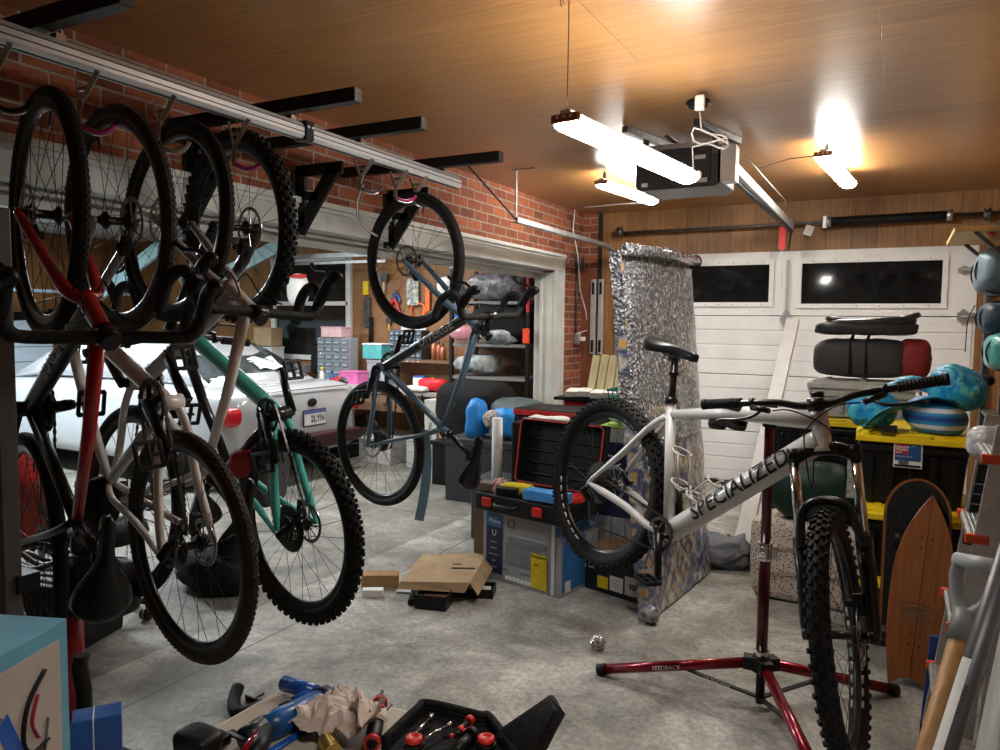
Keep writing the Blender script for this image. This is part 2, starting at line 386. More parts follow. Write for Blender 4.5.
# ================================================================= the shell
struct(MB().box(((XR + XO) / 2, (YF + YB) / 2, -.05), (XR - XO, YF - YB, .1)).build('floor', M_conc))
struct(MB().box(((XR + XW) / 2, (YF + YB) / 2, ZC + .04), (XR - XW, YF - YB, .08)).build('ceiling', M_ceil))
struct(MB().box(((XW + XO) / 2, (YF + YB) / 2, ZC + .04), (XW - XO, YF - YB, .08)).build('ceiling_neighbour_bay', M_white))
w = MB()
w.box((XW - .09, (OY1 + .16 + YF) / 2, ZC / 2), (.18, YF - OY1 - .16, ZC))
w.box((XW - .09, (OY0 - .14 + YB) / 2, ZC / 2), (.18, OY0 - .14 - YB, ZC))
w.box((XW - .09, (OY0 + OY1) / 2, (ZC + 2.03) / 2), (.18, OY1 - OY0 + .32, ZC - 2.03))
struct(w.build('wall_left', M_brick))
struct(MB().box((-2.757, YF - .006, (2.0 + ZC) / 2), (.165, .012, ZC - 2.0)).build('trim_5', brick_mat_x()))
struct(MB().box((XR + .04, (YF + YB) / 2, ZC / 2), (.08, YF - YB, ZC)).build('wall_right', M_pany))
struct(MB().box(((XR + XO) / 2, YB - .04, ZC / 2), (XR - XO, .08, ZC)).build('wall_rear', M_pan))
DX0, DX1, DZ = -2.30, .53, 2.13
w = MB(); w.box(((XW + DX0) / 2, YF + .04, ZC / 2), (DX0 - XW, .08, ZC)); w.box(((DX1 + XR) / 2, YF + .04, ZC / 2), (XR - DX1, .08, ZC))
w.box(((DX0 + DX1) / 2, YF + .04, (ZC + DZ) / 2), (DX1 - DX0, .08, ZC - DZ))
w.box(((XO + XW) / 2, YF + .04, ZC / 2), (XW - XO, .08, ZC))
struct(w.build('wall_far', M_pan))
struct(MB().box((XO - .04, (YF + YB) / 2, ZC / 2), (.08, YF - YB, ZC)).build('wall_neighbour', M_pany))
# dark post strip in the corner by the far wall and rust-brown board on the brick return
struct(MB().box((-2.655, YF - .012, ZC / 2), (.035, .024, ZC)).build('trim_1', M_dark))
struct(MB().box((-2.757, YF - .01, 1.0), (.165, .02, 2.0)).build('trim_2', mat('rust_board', (.19, .06, .025), .6, var=.15, scale=8, stretch=(1, 1, .2))))
# white casing round the opening: stepped boards, reveal and stop
t = MB()
for y0, y1, sgn in ((OY1, OY1 + .17, 1), (OY0 - .15, OY0, -1)):
    t.box((XW + .012, (y0 + y1) / 2, 1.05), (.024, y1 - y0, 2.10))
    yo = y1 if sgn > 0 else y0
    t.box((XW + .03, yo - sgn * .014, 1.05), (.03, .028, 2.10))
    yi = y0 if sgn > 0 else y1
    t.box((XW - .09, yi + sgn * .01, .96), (.2, .02, 1.95)); t.box((XW - .11, yi - sgn * .012, .96), (.03, .024, 1.93))
yc, yl = (OY0 + OY1) / 2, OY1 - OY0
t.box((XW + .0155, yc, 2.03), (.031, yl + .325, .15)); t.box((XW + .034, yc, 2.093), (.05, yl + .34, .03)); t.box((XW + .026, yc, 2.068), (.03, yl + .32, .025))
t.box((XW - .09, yc, OZ + .01), (.2, yl, .02)); t.box((XW - .11, yc, OZ - .012), (.03, yl, .024)); t.box((XW + .02, yc, OZ + .02), (.02, yl, .018))
t.box((XW - .19, yc, OZ - .0), (.02, yl, .14))
struct(t.build('trim_3', M_trim, bev=.003))
# ------------------------------------------------ sectional garage door with two dark windows
dm = MB(); n = 4; sh = DZ / n
zs = [0, .86, 1.20, 1.545, DZ]
zs = [0, .5, 1.02, 1.56, DZ]
XM = -.915   # middle stile
wins = [(-1.80, -1.05, 1.68, 2.015), (-.78, .285, 1.665, 2.015)]
for i in range(3):
    z0, z1 = zs[i], zs[i + 1]; dm.box(((DX0 + DX1) / 2, YF + .03, (z0 + z1) / 2), (DX1 - DX0, .04, z1 - z0 - .006))
    k = 4
    for j in range(k):  # horizontal ribs pressed in the panel
        zz = z0 + (z1 - z0) * (j + .5) / k
        dm.box(((DX0 + DX1) / 2, YF + .006, zz), (DX1 - DX0 - .04, .010, (z1 - z0) / k - .012))
xs = [DX0, wins[0][0], wins[0][1], wins[1][0], wins[1][1], DX1]
z0, z1 = zs[3], zs[4]
for a, b in ((xs[0], xs[1]), (xs[2], xs[3]), (xs[4], xs[5])): dm.box(((a + b) / 2, YF + .02, (z0 + z1) / 2), (b - a, .06, z1 - z0 - .006))
for x0, x1, a, b in wins:
    dm.box(((x0 + x1) / 2, YF + .02, (z0 + a) / 2), (x1 - x0, .06, a - z0 - .003)); dm.box(((x0 + x1) / 2, YF + .02, (z1 + b) / 2), (x1 - x0, .06, z1 - b - .003))
door = struct(dm.build('door_1', M_door, bev=.003))
for x0, x1, a, b in wins:
    f = MB()
    for p, q in (((x0 - .04, a - .02), (x1 + .04, a - .02)), ((x0 - .04, b + .02), (x1 + .04, b + .02))): f.box(((p[0] + q[0]) / 2, YF - .018, p[1]), (q[0] - p[0], .02, .04))
    for x in (x0 - .02, x1 + .02): f.box((x, YF - .018, (a + b) / 2), (.04, .02, b - a))
    for k in range(6):
        x = x0 + (x1 - x0) * (k + .5) / 6
        f.cyl((x, YF - .03, a - .02), (x, YF - .028, a - .02), .005, 8, 1); f.cyl((x, YF - .03, b + .02), (x, YF - .028, b + .02), .005, 8, 1)
    f.build('window_frame', [M_door, M_dsteel], door, bev=.002)
    MB().box(((x0 + x1) / 2, YF + .01, (a + b) / 2), (x1 - x0, .008, b - a)).build('pane', M_glass_dark, door)
h = MB()
for x, z, hh in ((.45, 1.93, .08), (.46, 1.56, .13), (-2.2, 1.93, .08), (-2.2, 1.56, .13)):
    h.box((x, YF - .022, z), (.12, .012, hh * .5)); h.prism([(-.02, -hh / 2), (.03, -hh / 5), (.03, hh / 5), (-.02, hh / 2), (-.05, hh / 5), (-.05, -hh / 5)], (x, YF - .02, z), (1, 0, 0), (0, 0, 1), .006)
    h.cyl((x - .03, YF - .05, z), (x + .1, YF - .05, z), .006, 8)
h.build('roller_hinge', M_steel, door)
MB().box(((DX0 + DX1) / 2, YF - .01, .01), (DX1 - DX0, .05, .05)).build('bottom_seal', M_dark, door)
# centre strut with arrow plate
h = MB(); h.box((XM + .02, YF - .03, 1.80), (.022, .02, .50)); h.prism([(0, -.13), (.055, -.03), (.015, .05), (-.015, .05), (-.055, -.03)], (XM + .02, YF - .03, 1.56), (1, 0, 0), (0, 0, 1), .006)
h.build('centre_bracket', M_steel, door)
# ================================================================= garage-door ironwork
t = thing('torsion_spring_shaft', 'long steel shaft with a black coil spring above the white garage door', 'spring shaft', (0, 0, 0))
ys = YF - .12
MB().cyl((-2.5, ys, 2.34), (.66, ys, 2.36), .014, 12).build('shaft', M_dsteel, t)
s = MB(); x = -.62
s.tube([(-.55, ys, 2.352), (.02, ys, 2.356), (.30, ys, 2.358)], .037, 16)
for k in range(60): s.tube([(-.55 + .85 * k / 60, ys + .039 * math.cos(a), 2.352 + .006 * k / 60 + .039 * math.sin(a)) for a in [j * PI / 4 for j in range(8)]], .004, 4, closed=True)
s.build('coil_spring', M_black, t)
b = MB()
for x in (-2.42, .56): b.lathe([(.02, -.025), (.055, -.02), (.035, 0), (.06, .02), (.02, .03)], (x, ys, 2.35), (1, 0, 0), 20); b.box((x, ys + .06, 2.35), (.03, .11, .05))
b.build('cable_drum', M_dsteel, t)
b = MB(); b.box((-.60, ys + .04, 2.35), (.03, .12, .10)); b.lathe([(.045, -.02), (.045, .02)], (-.57, ys, 2.352), (1, 0, 0), 16); b.lathe([(.045, -.02), (.045, .02)], (.31, ys, 2.358), (1, 0, 0), 16); b.build('spring_bracket', M_steel, t)
def track(name, x, label, y0):
    tr = MB(); pts = [(x, YF - .07, 0), (x, YF - .07, 1.75)] + [(x, YF - .07 - .36 * (1 - math.cos(a)), 1.78 + .40 * math.sin(a)) for a in [k * PI / 16 for k in range(1, 9)]] + [(x, y0, 2.18)]
    def bar(p, q, up): tr.bar(p, q, .006, .055, up=up); 
    for p, q in zip(pts, pts[1:]):
        d = (V(q) - V(p)).normalized(); nrm = V((0, d.z, -d.y))
        tr.bar(p, q, .05, .006, up=nrm); tr.bar(V(p) + nrm * .03, V(q) + nrm * .03, .05, .004, up=nrm); tr.bar(V(p) + nrm * .015 + V((.024, 0, 0)), V(q) + nrm * .015 + V((.024, 0, 0)), .004, .03, up=nrm)
    o = tr.build(name, M_steel); tag(o, label, 'door track'); return o
tl = track('door_track', -2.44, 'galvanised door track running along the brick wall towards the bubble-wrapped panel', 4.80)
s = MB(); s.bar((-2.44, 4.82, 2.19), (-2.44, 4.82, ZC), .022, .005); s.bar((-2.44, 4.82, 2.2), (-2.62, 4.4, ZC - .02), .022, .004); s.bar((-2.48, 4.82, ZC - .012), (-2.3, 4.82, ZC - .012), .022, .004)
s.build('hanger_strap', M_dsteel, tl)
track('door_track', .60, 'grey door track with a curved top at the right edge of the white door', 4.6)
# ================================================================= shop lights
def shop_light(a, b, label, lampm, wire=None, w=.105, conn=True):
    a, b = V(a), V(b); c = (a + b) / 2; d = b - a; L = d.length; d.normalize(); side = d.cross(V((0, 0, 1))).normalized(); up = side.cross(d).normalized()
    M = Matrix((d, side, up)).transposed().to_4x4(); M.translation = c
    M = Matrix.Translation(c) @ Matrix((d, -side, up)).transposed().to_4x4()
    t = thing('shop_light', label, 'ceiling light', M=M)
    h = MB(); h.prism([(-w * .22, .012), (w * .22, .012), (w * .18, .035), (-w * .18, .035)], (-L / 2, 0, 0), (0, 1, 0), (0, 0, 1), L)
    h.build('housing', M_white, t, bev=.003)
    MB().tube([(-L / 2 + .02, 0, -.005), (L / 2 - .02, 0, -.005)], w * .5, 16, flat=.55).build('diffuser', lampm, t)
    for s_ in (-1, 1):
        e = MB()
        e.box((s_ * (L / 2 - .004), 0, .006), (.022, w * .95, .028))
        for k in (-1, 0, 1): e.cyl((s_ * (L / 2 + .008), k * .025, .01), (s_ * (L / 2 + .010), k * .025, .01), .006, 8, 1)
        e.build('end_cap', [mat('copper_cap', (.35, .13, .05), .4, .3), M_paperw], t, bev=.004)
    return t, M
l1, M1 = shop_light(onz(565, 120, 2.13), onz(690, 177, 2.13), 'long lit white shop light hanging on a wire left of the door opener', M_lamp)
s = MB(); p = M1.inverted() @ (onz(567, 117, 2.14)); s.tube([p, M1.inverted() @ V((onz(567, 117, 2.14).x, onz(567, 117, 2.14).y, ZC))], .0018, 5)
s.tube([(M1.inverted() @ onz(562, 3, 2.55)) + V((.012 * math.cos(a), .0, .012 * math.sin(a))) for a in [k * .6 for k in range(9)]], .0018, 5)
s.build('hanging_wire', M_dsteel, l1)
l2, M2 = shop_light(onz(601, 183, 2.47), onz(653, 201, 2.47), 'short lit shop light under the ceiling left of the opener, near the brick wall', M_lamp2)
l3, M3 = shop_light(onz(823, 155, 2.47), onz(849, 184, 2.47), 'lit shop light under the ceiling right of the opener rail', M_lamp2)
for l, MM in ((l2, M2), (l3, M3)):
    s = MB()
    for k in (-.4, .4): s.box((k, 0, .055), (.03, .02, .05)); s.bar((k, 0, .04), (k, 0, ZC - MM.translation.z), .01, .01)
    s.build('ceiling_clip', M_dsteel, l)
c = MB(); P_ = [ony(651, 203, 6.3), ony(635, 207, 6.5), ony(605, 212, 6.7), ony(578, 210, 6.7)]
P_ = [onz(652, 202, 2.47), V((-2.2, 6.4, 2.52)), onx(575, 208, -2.8), onx(573, 230, -2.8), onx(578, 256, -2.78), onx(580, 290, -2.8), onx(586, 312, -2.78), onx(588, 330, -2.78), onx(576, 334, -2.78)]
c.tube(P_, .006, 6); tag(c.build('light_cord', M_white), 'thin white cord running from the shop light down the brick pillar to its socket', 'cord')
c = MB(); a = onz(822, 155, 2.5); b = onz(760, 168, 2.54); c.tube([a, (a + b) / 2 + V((0, 0, .02)), b], .003, 5); tag(c.build('light_cord', M_black), 'black cord clipped to the ceiling beside the right shop light', 'cord')
# ================================================================= opener
ox, oy, oz = -1.10, 4.36, 2.10
ox = -1.17
t = thing('garage_door_opener', 'dark grey ceiling-hung garage door opener motor beside the long shop light', 'door opener', (ox, oy, 2.25), 0)
bx = MB(); bx.prism([(-.25, .02), (-.21, -.0), (.21, 0), (.25, .02), (.25, .225), (-.25, .225)], (0, -.0, 0), (1, 0, 0), (0, 0, 1), -.36)
bx.build('motor_case', mat('opener_case', (.06, .06, .065), .35, .3), t, bev=.008)
s = MB(); s.box((-.01, -.005, .12), (.40, .008, .17)); s.build('rear_plate', mat('opener_plate', (.035, .03, .03), .4), t, bev=.002)
s = MB()
for x, z, w_, h_ in ((.13, .165, .06, .022), (.13, .035, .085, .024), (-.19, .03, .035, .022)): s.box((x, -.011, z), (w_, .004, h_))
s.build('sticker', M_paperw, t)
s = MB(); s.box((-.03, .0, .238), (.47, .03, .03)); s.build('mounting_strap', M_steel, t, bev=.002)
s = MB()
for x in (-.19, .21): s.box((x, .0, .30), (.035, .006, .24))
for x, y1 in ((-.22, -.3), (.17, -.28)):
    s.bar((x, y1, ZC - 2.25 - .02), (x + .12, y1 + .52, ZC - 2.25 - .02), .035, .035)
s.bar((.25, .15, ZC - 2.25 - .03), (.21, .02, .24), .03, .006); s.bar((-.04, -.1, ZC - 2.25 - .03), (.02, .2, .24), .03, .006)
s.build('hanger_angle', M_dsteel, t)
s = MB(); s.box((.275, .05, .12), (.10, .1, .2)); s.bar((.275, .02, .13), (ony(788, 217, 6.9).x + .02 - ox, 2.60, .07), .05, .06)
s.build('rail', M_alu, t, bev=.004)
s = MB(); s.bar((.245, .1, .09), (-.86 - ox, 2.6, .03), .03, .012); s.bar((-.86 - ox, 2.58, .04), (-.88 - ox, 2.62, -.12), .03, .01)
s.build('drive_belt', M_black, t)
s = MB(); s.lathe([(.055, 0), (.06, -.012), (.045, -.03)], onz(698, 101, ZC) - V((ox, oy, 2.25)), (0, 0, 1), 20)
s.build('ceiling_socket', M_black, t)
p0 = onz(700, 103, 2.5) - V((ox, oy, 2.25)); s = MB(); s.box(p0, (.045, .03, .07)); s.build('plug', M_paperw, t, bev=.006)
cpts = [p0 + V((0, 0, -.04)), p0 + V((.01, 0, -.12))]
for k in range(26): a = k * .52; cpts.append(p0 + V((.05 + .085 * math.cos(a), .01 * math.sin(a * 2), -.17 + .035 * math.sin(a) - .03 * math.cos(a) + .012 * math.sin(3 * a))))
cpts += [p0 + V((-.03, 0, -.2)), p0 + V((-.02, 0, -.33)), p0 + V((-.02, .02, -.36))]
s = MB(); s.tube(cpts, .0045, 6); s.build('power_cord', M_white, t)
s = MB(); s.tube([V(onz(745, 155, 2.4)) - V((ox, oy, 2.25)), V(onz(765, 178, 2.45)) - V((ox, oy, 2.25)), V(onz(785, 200, 2.5)) - V((ox, oy, 2.25)), V(onz(789, 215, 2.5)) - V((ox, oy, 2.25))], .004, 5); s.build('sensor_wire', M_white, t)
# red emergency tag, cord and paper tag
t = thing('release_handle', 'red release tag hanging below the opener rail in front of the white door', 'release handle', ony(783, 218, 6.85))
MB().box((0, 0, -.17), (.055, .012, .19)).build('pull_tag', mat('red_tag', (.75, .05, .06), .5), t, bev=.004); MB().tube([(0, 0, .06), (0, 0, -.08)], .004, 6).build('cord', M_paperw, t)
MB().tube([(0, 0, -.26), (.004, .05, -.6)], .003, 5).build('pull_rope', M_paperw, t)
o = MB().box((0, 0, -.045), (.07, .003, .085), RY(.35)).build('paper_tag', M_paperw); o.location = ony(809, 225, 6.95); tag(o, 'small white paper tag hanging on the spring shaft', 'tag')
# ================================================================= wall bits by the pillar
t = thing('wall_socket', 'grey socket box with a white plug low on the brick pillar', 'socket', (XW + .02, onx(574, 335, XW).y, 1.32))
MB().box((.015, 0, 0), (.05, .07, .11)).build('back_box', M_steel, t, bev=.004); MB().box((.06, .03, 0), (.04, .06, .04)).build('plug', M_paperw, t, bev=.006)
MB().cyl((.0, .0, .05), (.0, .0, .72), .009, 8).build('conduit', M_dsteel, t)
t = thing('wall_socket', 'grey socket box high on the brick pillar with a white cord passing', 'socket', (XW + .02, onx(577, 255, XW).y, 2.06))
MB().box((.015, 0, 0), (.05, .09, .12)).build('back_box', M_dsteel, t, bev=.004); MB().tube([(.0, -.3, -.02), (0, -.24, .02), (0, -.12, .035), (0, 0, .02)], .01, 8).build('conduit', M_steel, t)
for k, lb in ((0, 'left one of two slim silver rails hanging by the corner'), (1, 'right one of two slim silver rails hanging on the brown board by the corner')):
    t = thing('silver_rail', lb, 'rail', (ony(593.5 + 7.5 * k, 300, YF - .04).x, YF - .04, 1.12), -PI / 2, None)
    MB().box((0, 0, .42), (.03, .052, .74)).build('channel', M_silver, t, bev=.004)
    for z_ in (.13, .70): MB().box((.018, 0, z_), (.01, .025, .12)).build('rubber_pad', M_black, t, bev=.004)
# ================================================================= bicycles
def col_mat(name, c, rough=.3, metal=0., coat=.35): return mat(name, c, rough, metal, var=.03, coat=coat)
M_spoke = mat('spoke_steel', (.03, .03, .032), .35, .6); M_rotor = mat('rotor_steel', (.42, .41, .39), .3, .95); M_cass = mat('cassette_steel', (.10, .098, .09), .4, .9)
M_chain = mat('chain_steel', (.09, .085, .08), .4, .9); M_tape = mat('bar_tape', (.018, .018, .018), .7, bump=.5, bscale=80)
def gear(mb, c, r, n, w, ax=V((0, 1, 0)), m=0, hole=.6):
    c = V(c); u, v = V((1, 0, 0)), V((0, 0, 1)); out = []; inn = []
    for k in range(n * 4):
        t = 2 * PI * k / (n * 4); rr = r if k % 4 in (0, 1) else r - .004
        out.append(u * math.cos(t) * rr + v * math.sin(t) * rr); inn.append(u * math.cos(t) * r * hole + v * math.sin(t) * r * hole)
    N = len(out); h = ax * w / 2
    vs_ = [c + p + h for p in out] + [c + p + h for p in inn] + [c + p - h for p in out] + [c + p - h for p in inn]
    fs = []
    for k in range(N):
        q = (k + 1) % N; fs += [(k, q, N + q, N + k), (2 * N + q, 2 * N + k, 3 * N + k, 3 * N + q), (k, 2 * N + k, 2 * N + q, q), (N + q, 3 * N + q, 3 * N + k, N + k)]
    mb.add(vs_, fs, m)
CACHE = {}
def mesh_of(key, fn, mats):
    """one mesh per key, shared by copies"""
    if key not in CACHE:
        o = fn().build('tmp', mats); CACHE[key] = o.data; bpy.data.objects.remove(o)
    return CACHE[key]
def tire_mb(r, t, kind):
    b = MB(); R = r - t - (.004 if kind != 'slick' else 0)
    b.tube([(R * math.cos(a), 0, R * math.sin(a)) for a in [2 * PI * k / 72 for k in range(72)]], t, 14, closed=True)
    if kind == 'knob':
        rows = [(-.95, .010, .016), (-.42, .011, .017), (.0, .010, .020), (.42, .011, .017), (.95, .010, .016)]; N = 58; kh = .008
    elif kind == 'gravel':
        rows = [(-.8, .006, .010), (-.4, .005, .009), (0, .010, .012), (.4, .005, .009), (.8, .006, .010)]; N = 110; kh = .0018
    else: rows = []
    for j, (ang, w, l) in enumerate(rows):
        for k in range(N):
            a = 2 * PI * (k + (.5 if j % 2 else 0)) / N; er = V((math.cos(a), 0, math.sin(a))); et = V((-math.sin(a), 0, math.cos(a)))
            nrm = er * math.cos(ang) + V((0, 1, 0)) * math.sin(ang); c = er * R + nrm * t
            s = et.cross(nrm); M = Matrix((et, s, nrm)).transposed(); b.box(c, (l, w * 1.3, kh * 2), M, 0, .8)
    return b
def add_wheel(parent, pos, r, kind, front, name, tmat, rot=.08, cass=.05, hubw=.1, decal=None, local=None, t=None, rimcol=None):
    t = t or {'knob': .030, 'gravel': .021, 'slick': .016}[kind]
    M = local @ Matrix.Translation(pos) if local is not None else Matrix.Translation(pos)
    w = link(name, mesh_of(('tire', r, t, kind, tmat.name), lambda: tire_mb(r, t, kind), tmat), parent, local=M)
    rr = r - 2 * t + .004
    def rim():
        b = MB(); d = .030 if kind != 'slick' else .034
        b.lathe([(rr, -.013), (rr + .006, -.012), (rr + .006, .012), (rr, .013), (rr - d * .6, .011), (rr - d, .004), (rr - d, -.004), (rr - d * .6, -.011)], (0, 0, 0), (0, 1, 0), 72, closed=True)
        b.cyl((rr - d, 0, 0), (rr - d - .04, 0, 0), .003, 6); return b
    link('rim', mesh_of(('rim', r, t, kind), rim, M_blacks), w)
    hw = hubw / 2
    def spokes():
        b = MB(); n = 28
        for k in range(n):
            a = 2 * PI * k / n; sgn = 1 if k % 2 else -1; off = (.32 if (k // 2) % 2 else -.32)
            h = V((.026 * math.cos(a + off * 3), sgn * hw * .55, .026 * math.sin(a + off * 3))); e = V(((rr - .028) * math.cos(a), sgn * .003, (rr - .028) * math.sin(a)))
            b.tube([h, e], .0011, 4, cap=False)
        return b
    link('spokes', mesh_of(('spokes', r, t, kind, hubw), spokes, M_spoke), w)
    def hub():
        b = MB(); b.lathe([(.009, -hw), (.012, -hw * .8), (.028, -hw * .6), (.028, -hw * .5), (.013, -hw * .35), (.013, hw * .35), (.028, hw * .5), (.028, hw * .6), (.012, hw * .8), (.009, hw)], (0, 0, 0), (0, 1, 0), 20); return b
    link('hub', mesh_of(('hub', hubw), hub, M_blacks), w)
    def rotor():
        b = MB(); n = 36; a_, c_ = [], []
        b.lathe([(rot, -.001), (rot, .001), (rot - .014, .001), (rot - .014, -.001)], (0, hw * .78, 0), (0, 1, 0), 40, closed=True, sm=False)
        for k in range(8): a = k * PI / 4; b.bar((.016 * math.cos(a), hw * .78, .016 * math.sin(a)), ((rot - .012) * math.cos(a + .5), hw * .78, (rot - .012) * math.sin(a + .5)), .006, .0018, up=(0, 1, 0))
        for k in range(30): a = 2 * PI * k / 30; b.lathe([(.0025, -.0016), (.0025, .0016)], ((rot - .007) * math.cos(a), hw * .78, (rot - .007) * math.sin(a)), (0, 1, 0), 6, m=1)
        b.lathe([(.018, -.004), (.018, .004)], (0, hw * .78, 0), (0, 1, 0), 16, m=1); return b
    link('brake_rotor', mesh_of(('rotor', rot, hw), rotor, [M_rotor, M_black]), w)
    if not front:
        def cs():
            b = MB(); n = 9
            for k in range(n): rad = .021 + (cass - .021) * (k / (n - 1)) ** 1.1; gear(b, (0, -hw * .95 + k * .0043, 0), rad, int(10 + rad * 380), .002, hole=.62 if k < 5 else .80)
            b.lathe([(.017, -hw), (.017, -hw * .3)], (0, 0, 0), (0, 1, 0), 16); return b
        link('cassette', mesh_of(('cass', cass, hw), cs, M_cass), w)
    if decal:
        for sg, k0 in ((-1, 0), (-1, 8), (1, 0), (1, 8)):
            s = MB()
            for k in range(k0, k0 + 8):
                a0 = .35 + k * .14 if k < 8 else 3.4 + (k - 8) * .14
                pts = [((rr - .012) * math.cos(a0 + q), sg * .0135, (rr - .012) * math.sin(a0 + q)) for q in (0, .05, .09)]; s.tube(pts, .006, 4, flat=.15)
            s.build('rim_decal', decal, w)
    return w
def saddle_mb(L=.275, W=.148):
    b = MB(); n = 26; k = 20; vs_ = []; fs = []
    for i in range(n + 1):
        u = i / n; x = -L / 2 + L * u
        w = W / 2 * (math.sin(min(1, (u + .02) / .16) * PI / 2) ** .6) * (1 / (1 + math.exp((u - .40) * 13)) * .80 + .20) * (1 if u < .9 else math.sqrt(max(.02, 1 - ((u - .9) / .105) ** 2)))
        th = .026 * (1 if u < .9 else math.sqrt(max(.05, 1 - ((u - .9) / .105) ** 2))) * math.sin(min(1, (u + .03) / .12) * PI / 2)
        z0 = .018 * (1 - u) ** 3 - .004 * u + .004 * math.sin(u * PI)
        for j in range(k):
            t = 2 * PI * j / k; cx, cz = math.cos(t), math.sin(t)
            y = w * math.copysign(abs(cx) ** .8, cx); z = z0 + (th * .55 * cz if cz > 0 else th * 1.1 * cz) - .020 * (abs(y) / (W / 2)) ** 2 - (.02 * abs(cx) ** 4 if cz < .3 else 0)
            vs_.append((x, y, z))
    for i in range(n):
        for j in range(k): j2 = (j + 1) % k; fs.append((i * k + j, (i + 1) * k + j, (i + 1) * k + j2, i * k + j2))
    fs += [tuple(range(k)), tuple(range(n * k, n * k + k))[::-1]]
    return b.add(vs_, fs, 0, True)
def drop_bar(c, w=.44):
    """half widths go along y; forward is +x"""
    pts = []
    for s in (-1, 1):
        h = w / 2
        side = [(0, 0, 0), (0, s * .06, 0), (.0, s * (h - .05), .002), (.012, s * (h - .015), .002), (.045, s * h, -.002), (.075, s * (h + .004), -.012), (.092, s * (h + .008), -.045), (.080, s * (h + .012), -.085), (.045, s * (h + .016), -.115), (0, s * (h + .018), -.125), (-.045, s * (h + .02), -.128)]
        pts.append([V(p) + c for p in side])
    return pts
def smooth(pts, k=4):
    pts = [V(p) for p in pts]; out = []
    for i in range(len(pts) - 1):
        p0 = pts[max(0, i - 1)]; p1 = pts[i]; p2 = pts[i + 1]; p3 = pts[min(len(pts) - 1, i + 2)]
        for j in range(k):
            t = j / k; out.append(.5 * ((2 * p1) + (p2 - p0) * t + (2 * p0 - 5 * p1 + 4 * p2 - p3) * t * t + (3 * p1 - p0 - 3 * p2 + p3) * t ** 3))
    return out + [pts[-1]]
GEO = {
    'gravel': dict(r=.352, F=(1.03, 0), BB=(.425, -.07), HT=(.835, .53), HB=(.875, .40), ST=(.27, .45), SD=(.205, .68), hub=.12, hr=.1, cass=.052, rot=.08, bar='drop', kind='gravel'),
    'mtb': dict(r=.372, F=(1.18, 0), BB=(.43, -.03), HT=(.865, .60), HB=(.905, .49), ST=(.28, .42), SD=(.20, .68), hub=.148, hr=.11, cass=.092, rot=.085, bar='flat', kind='knob'),
}
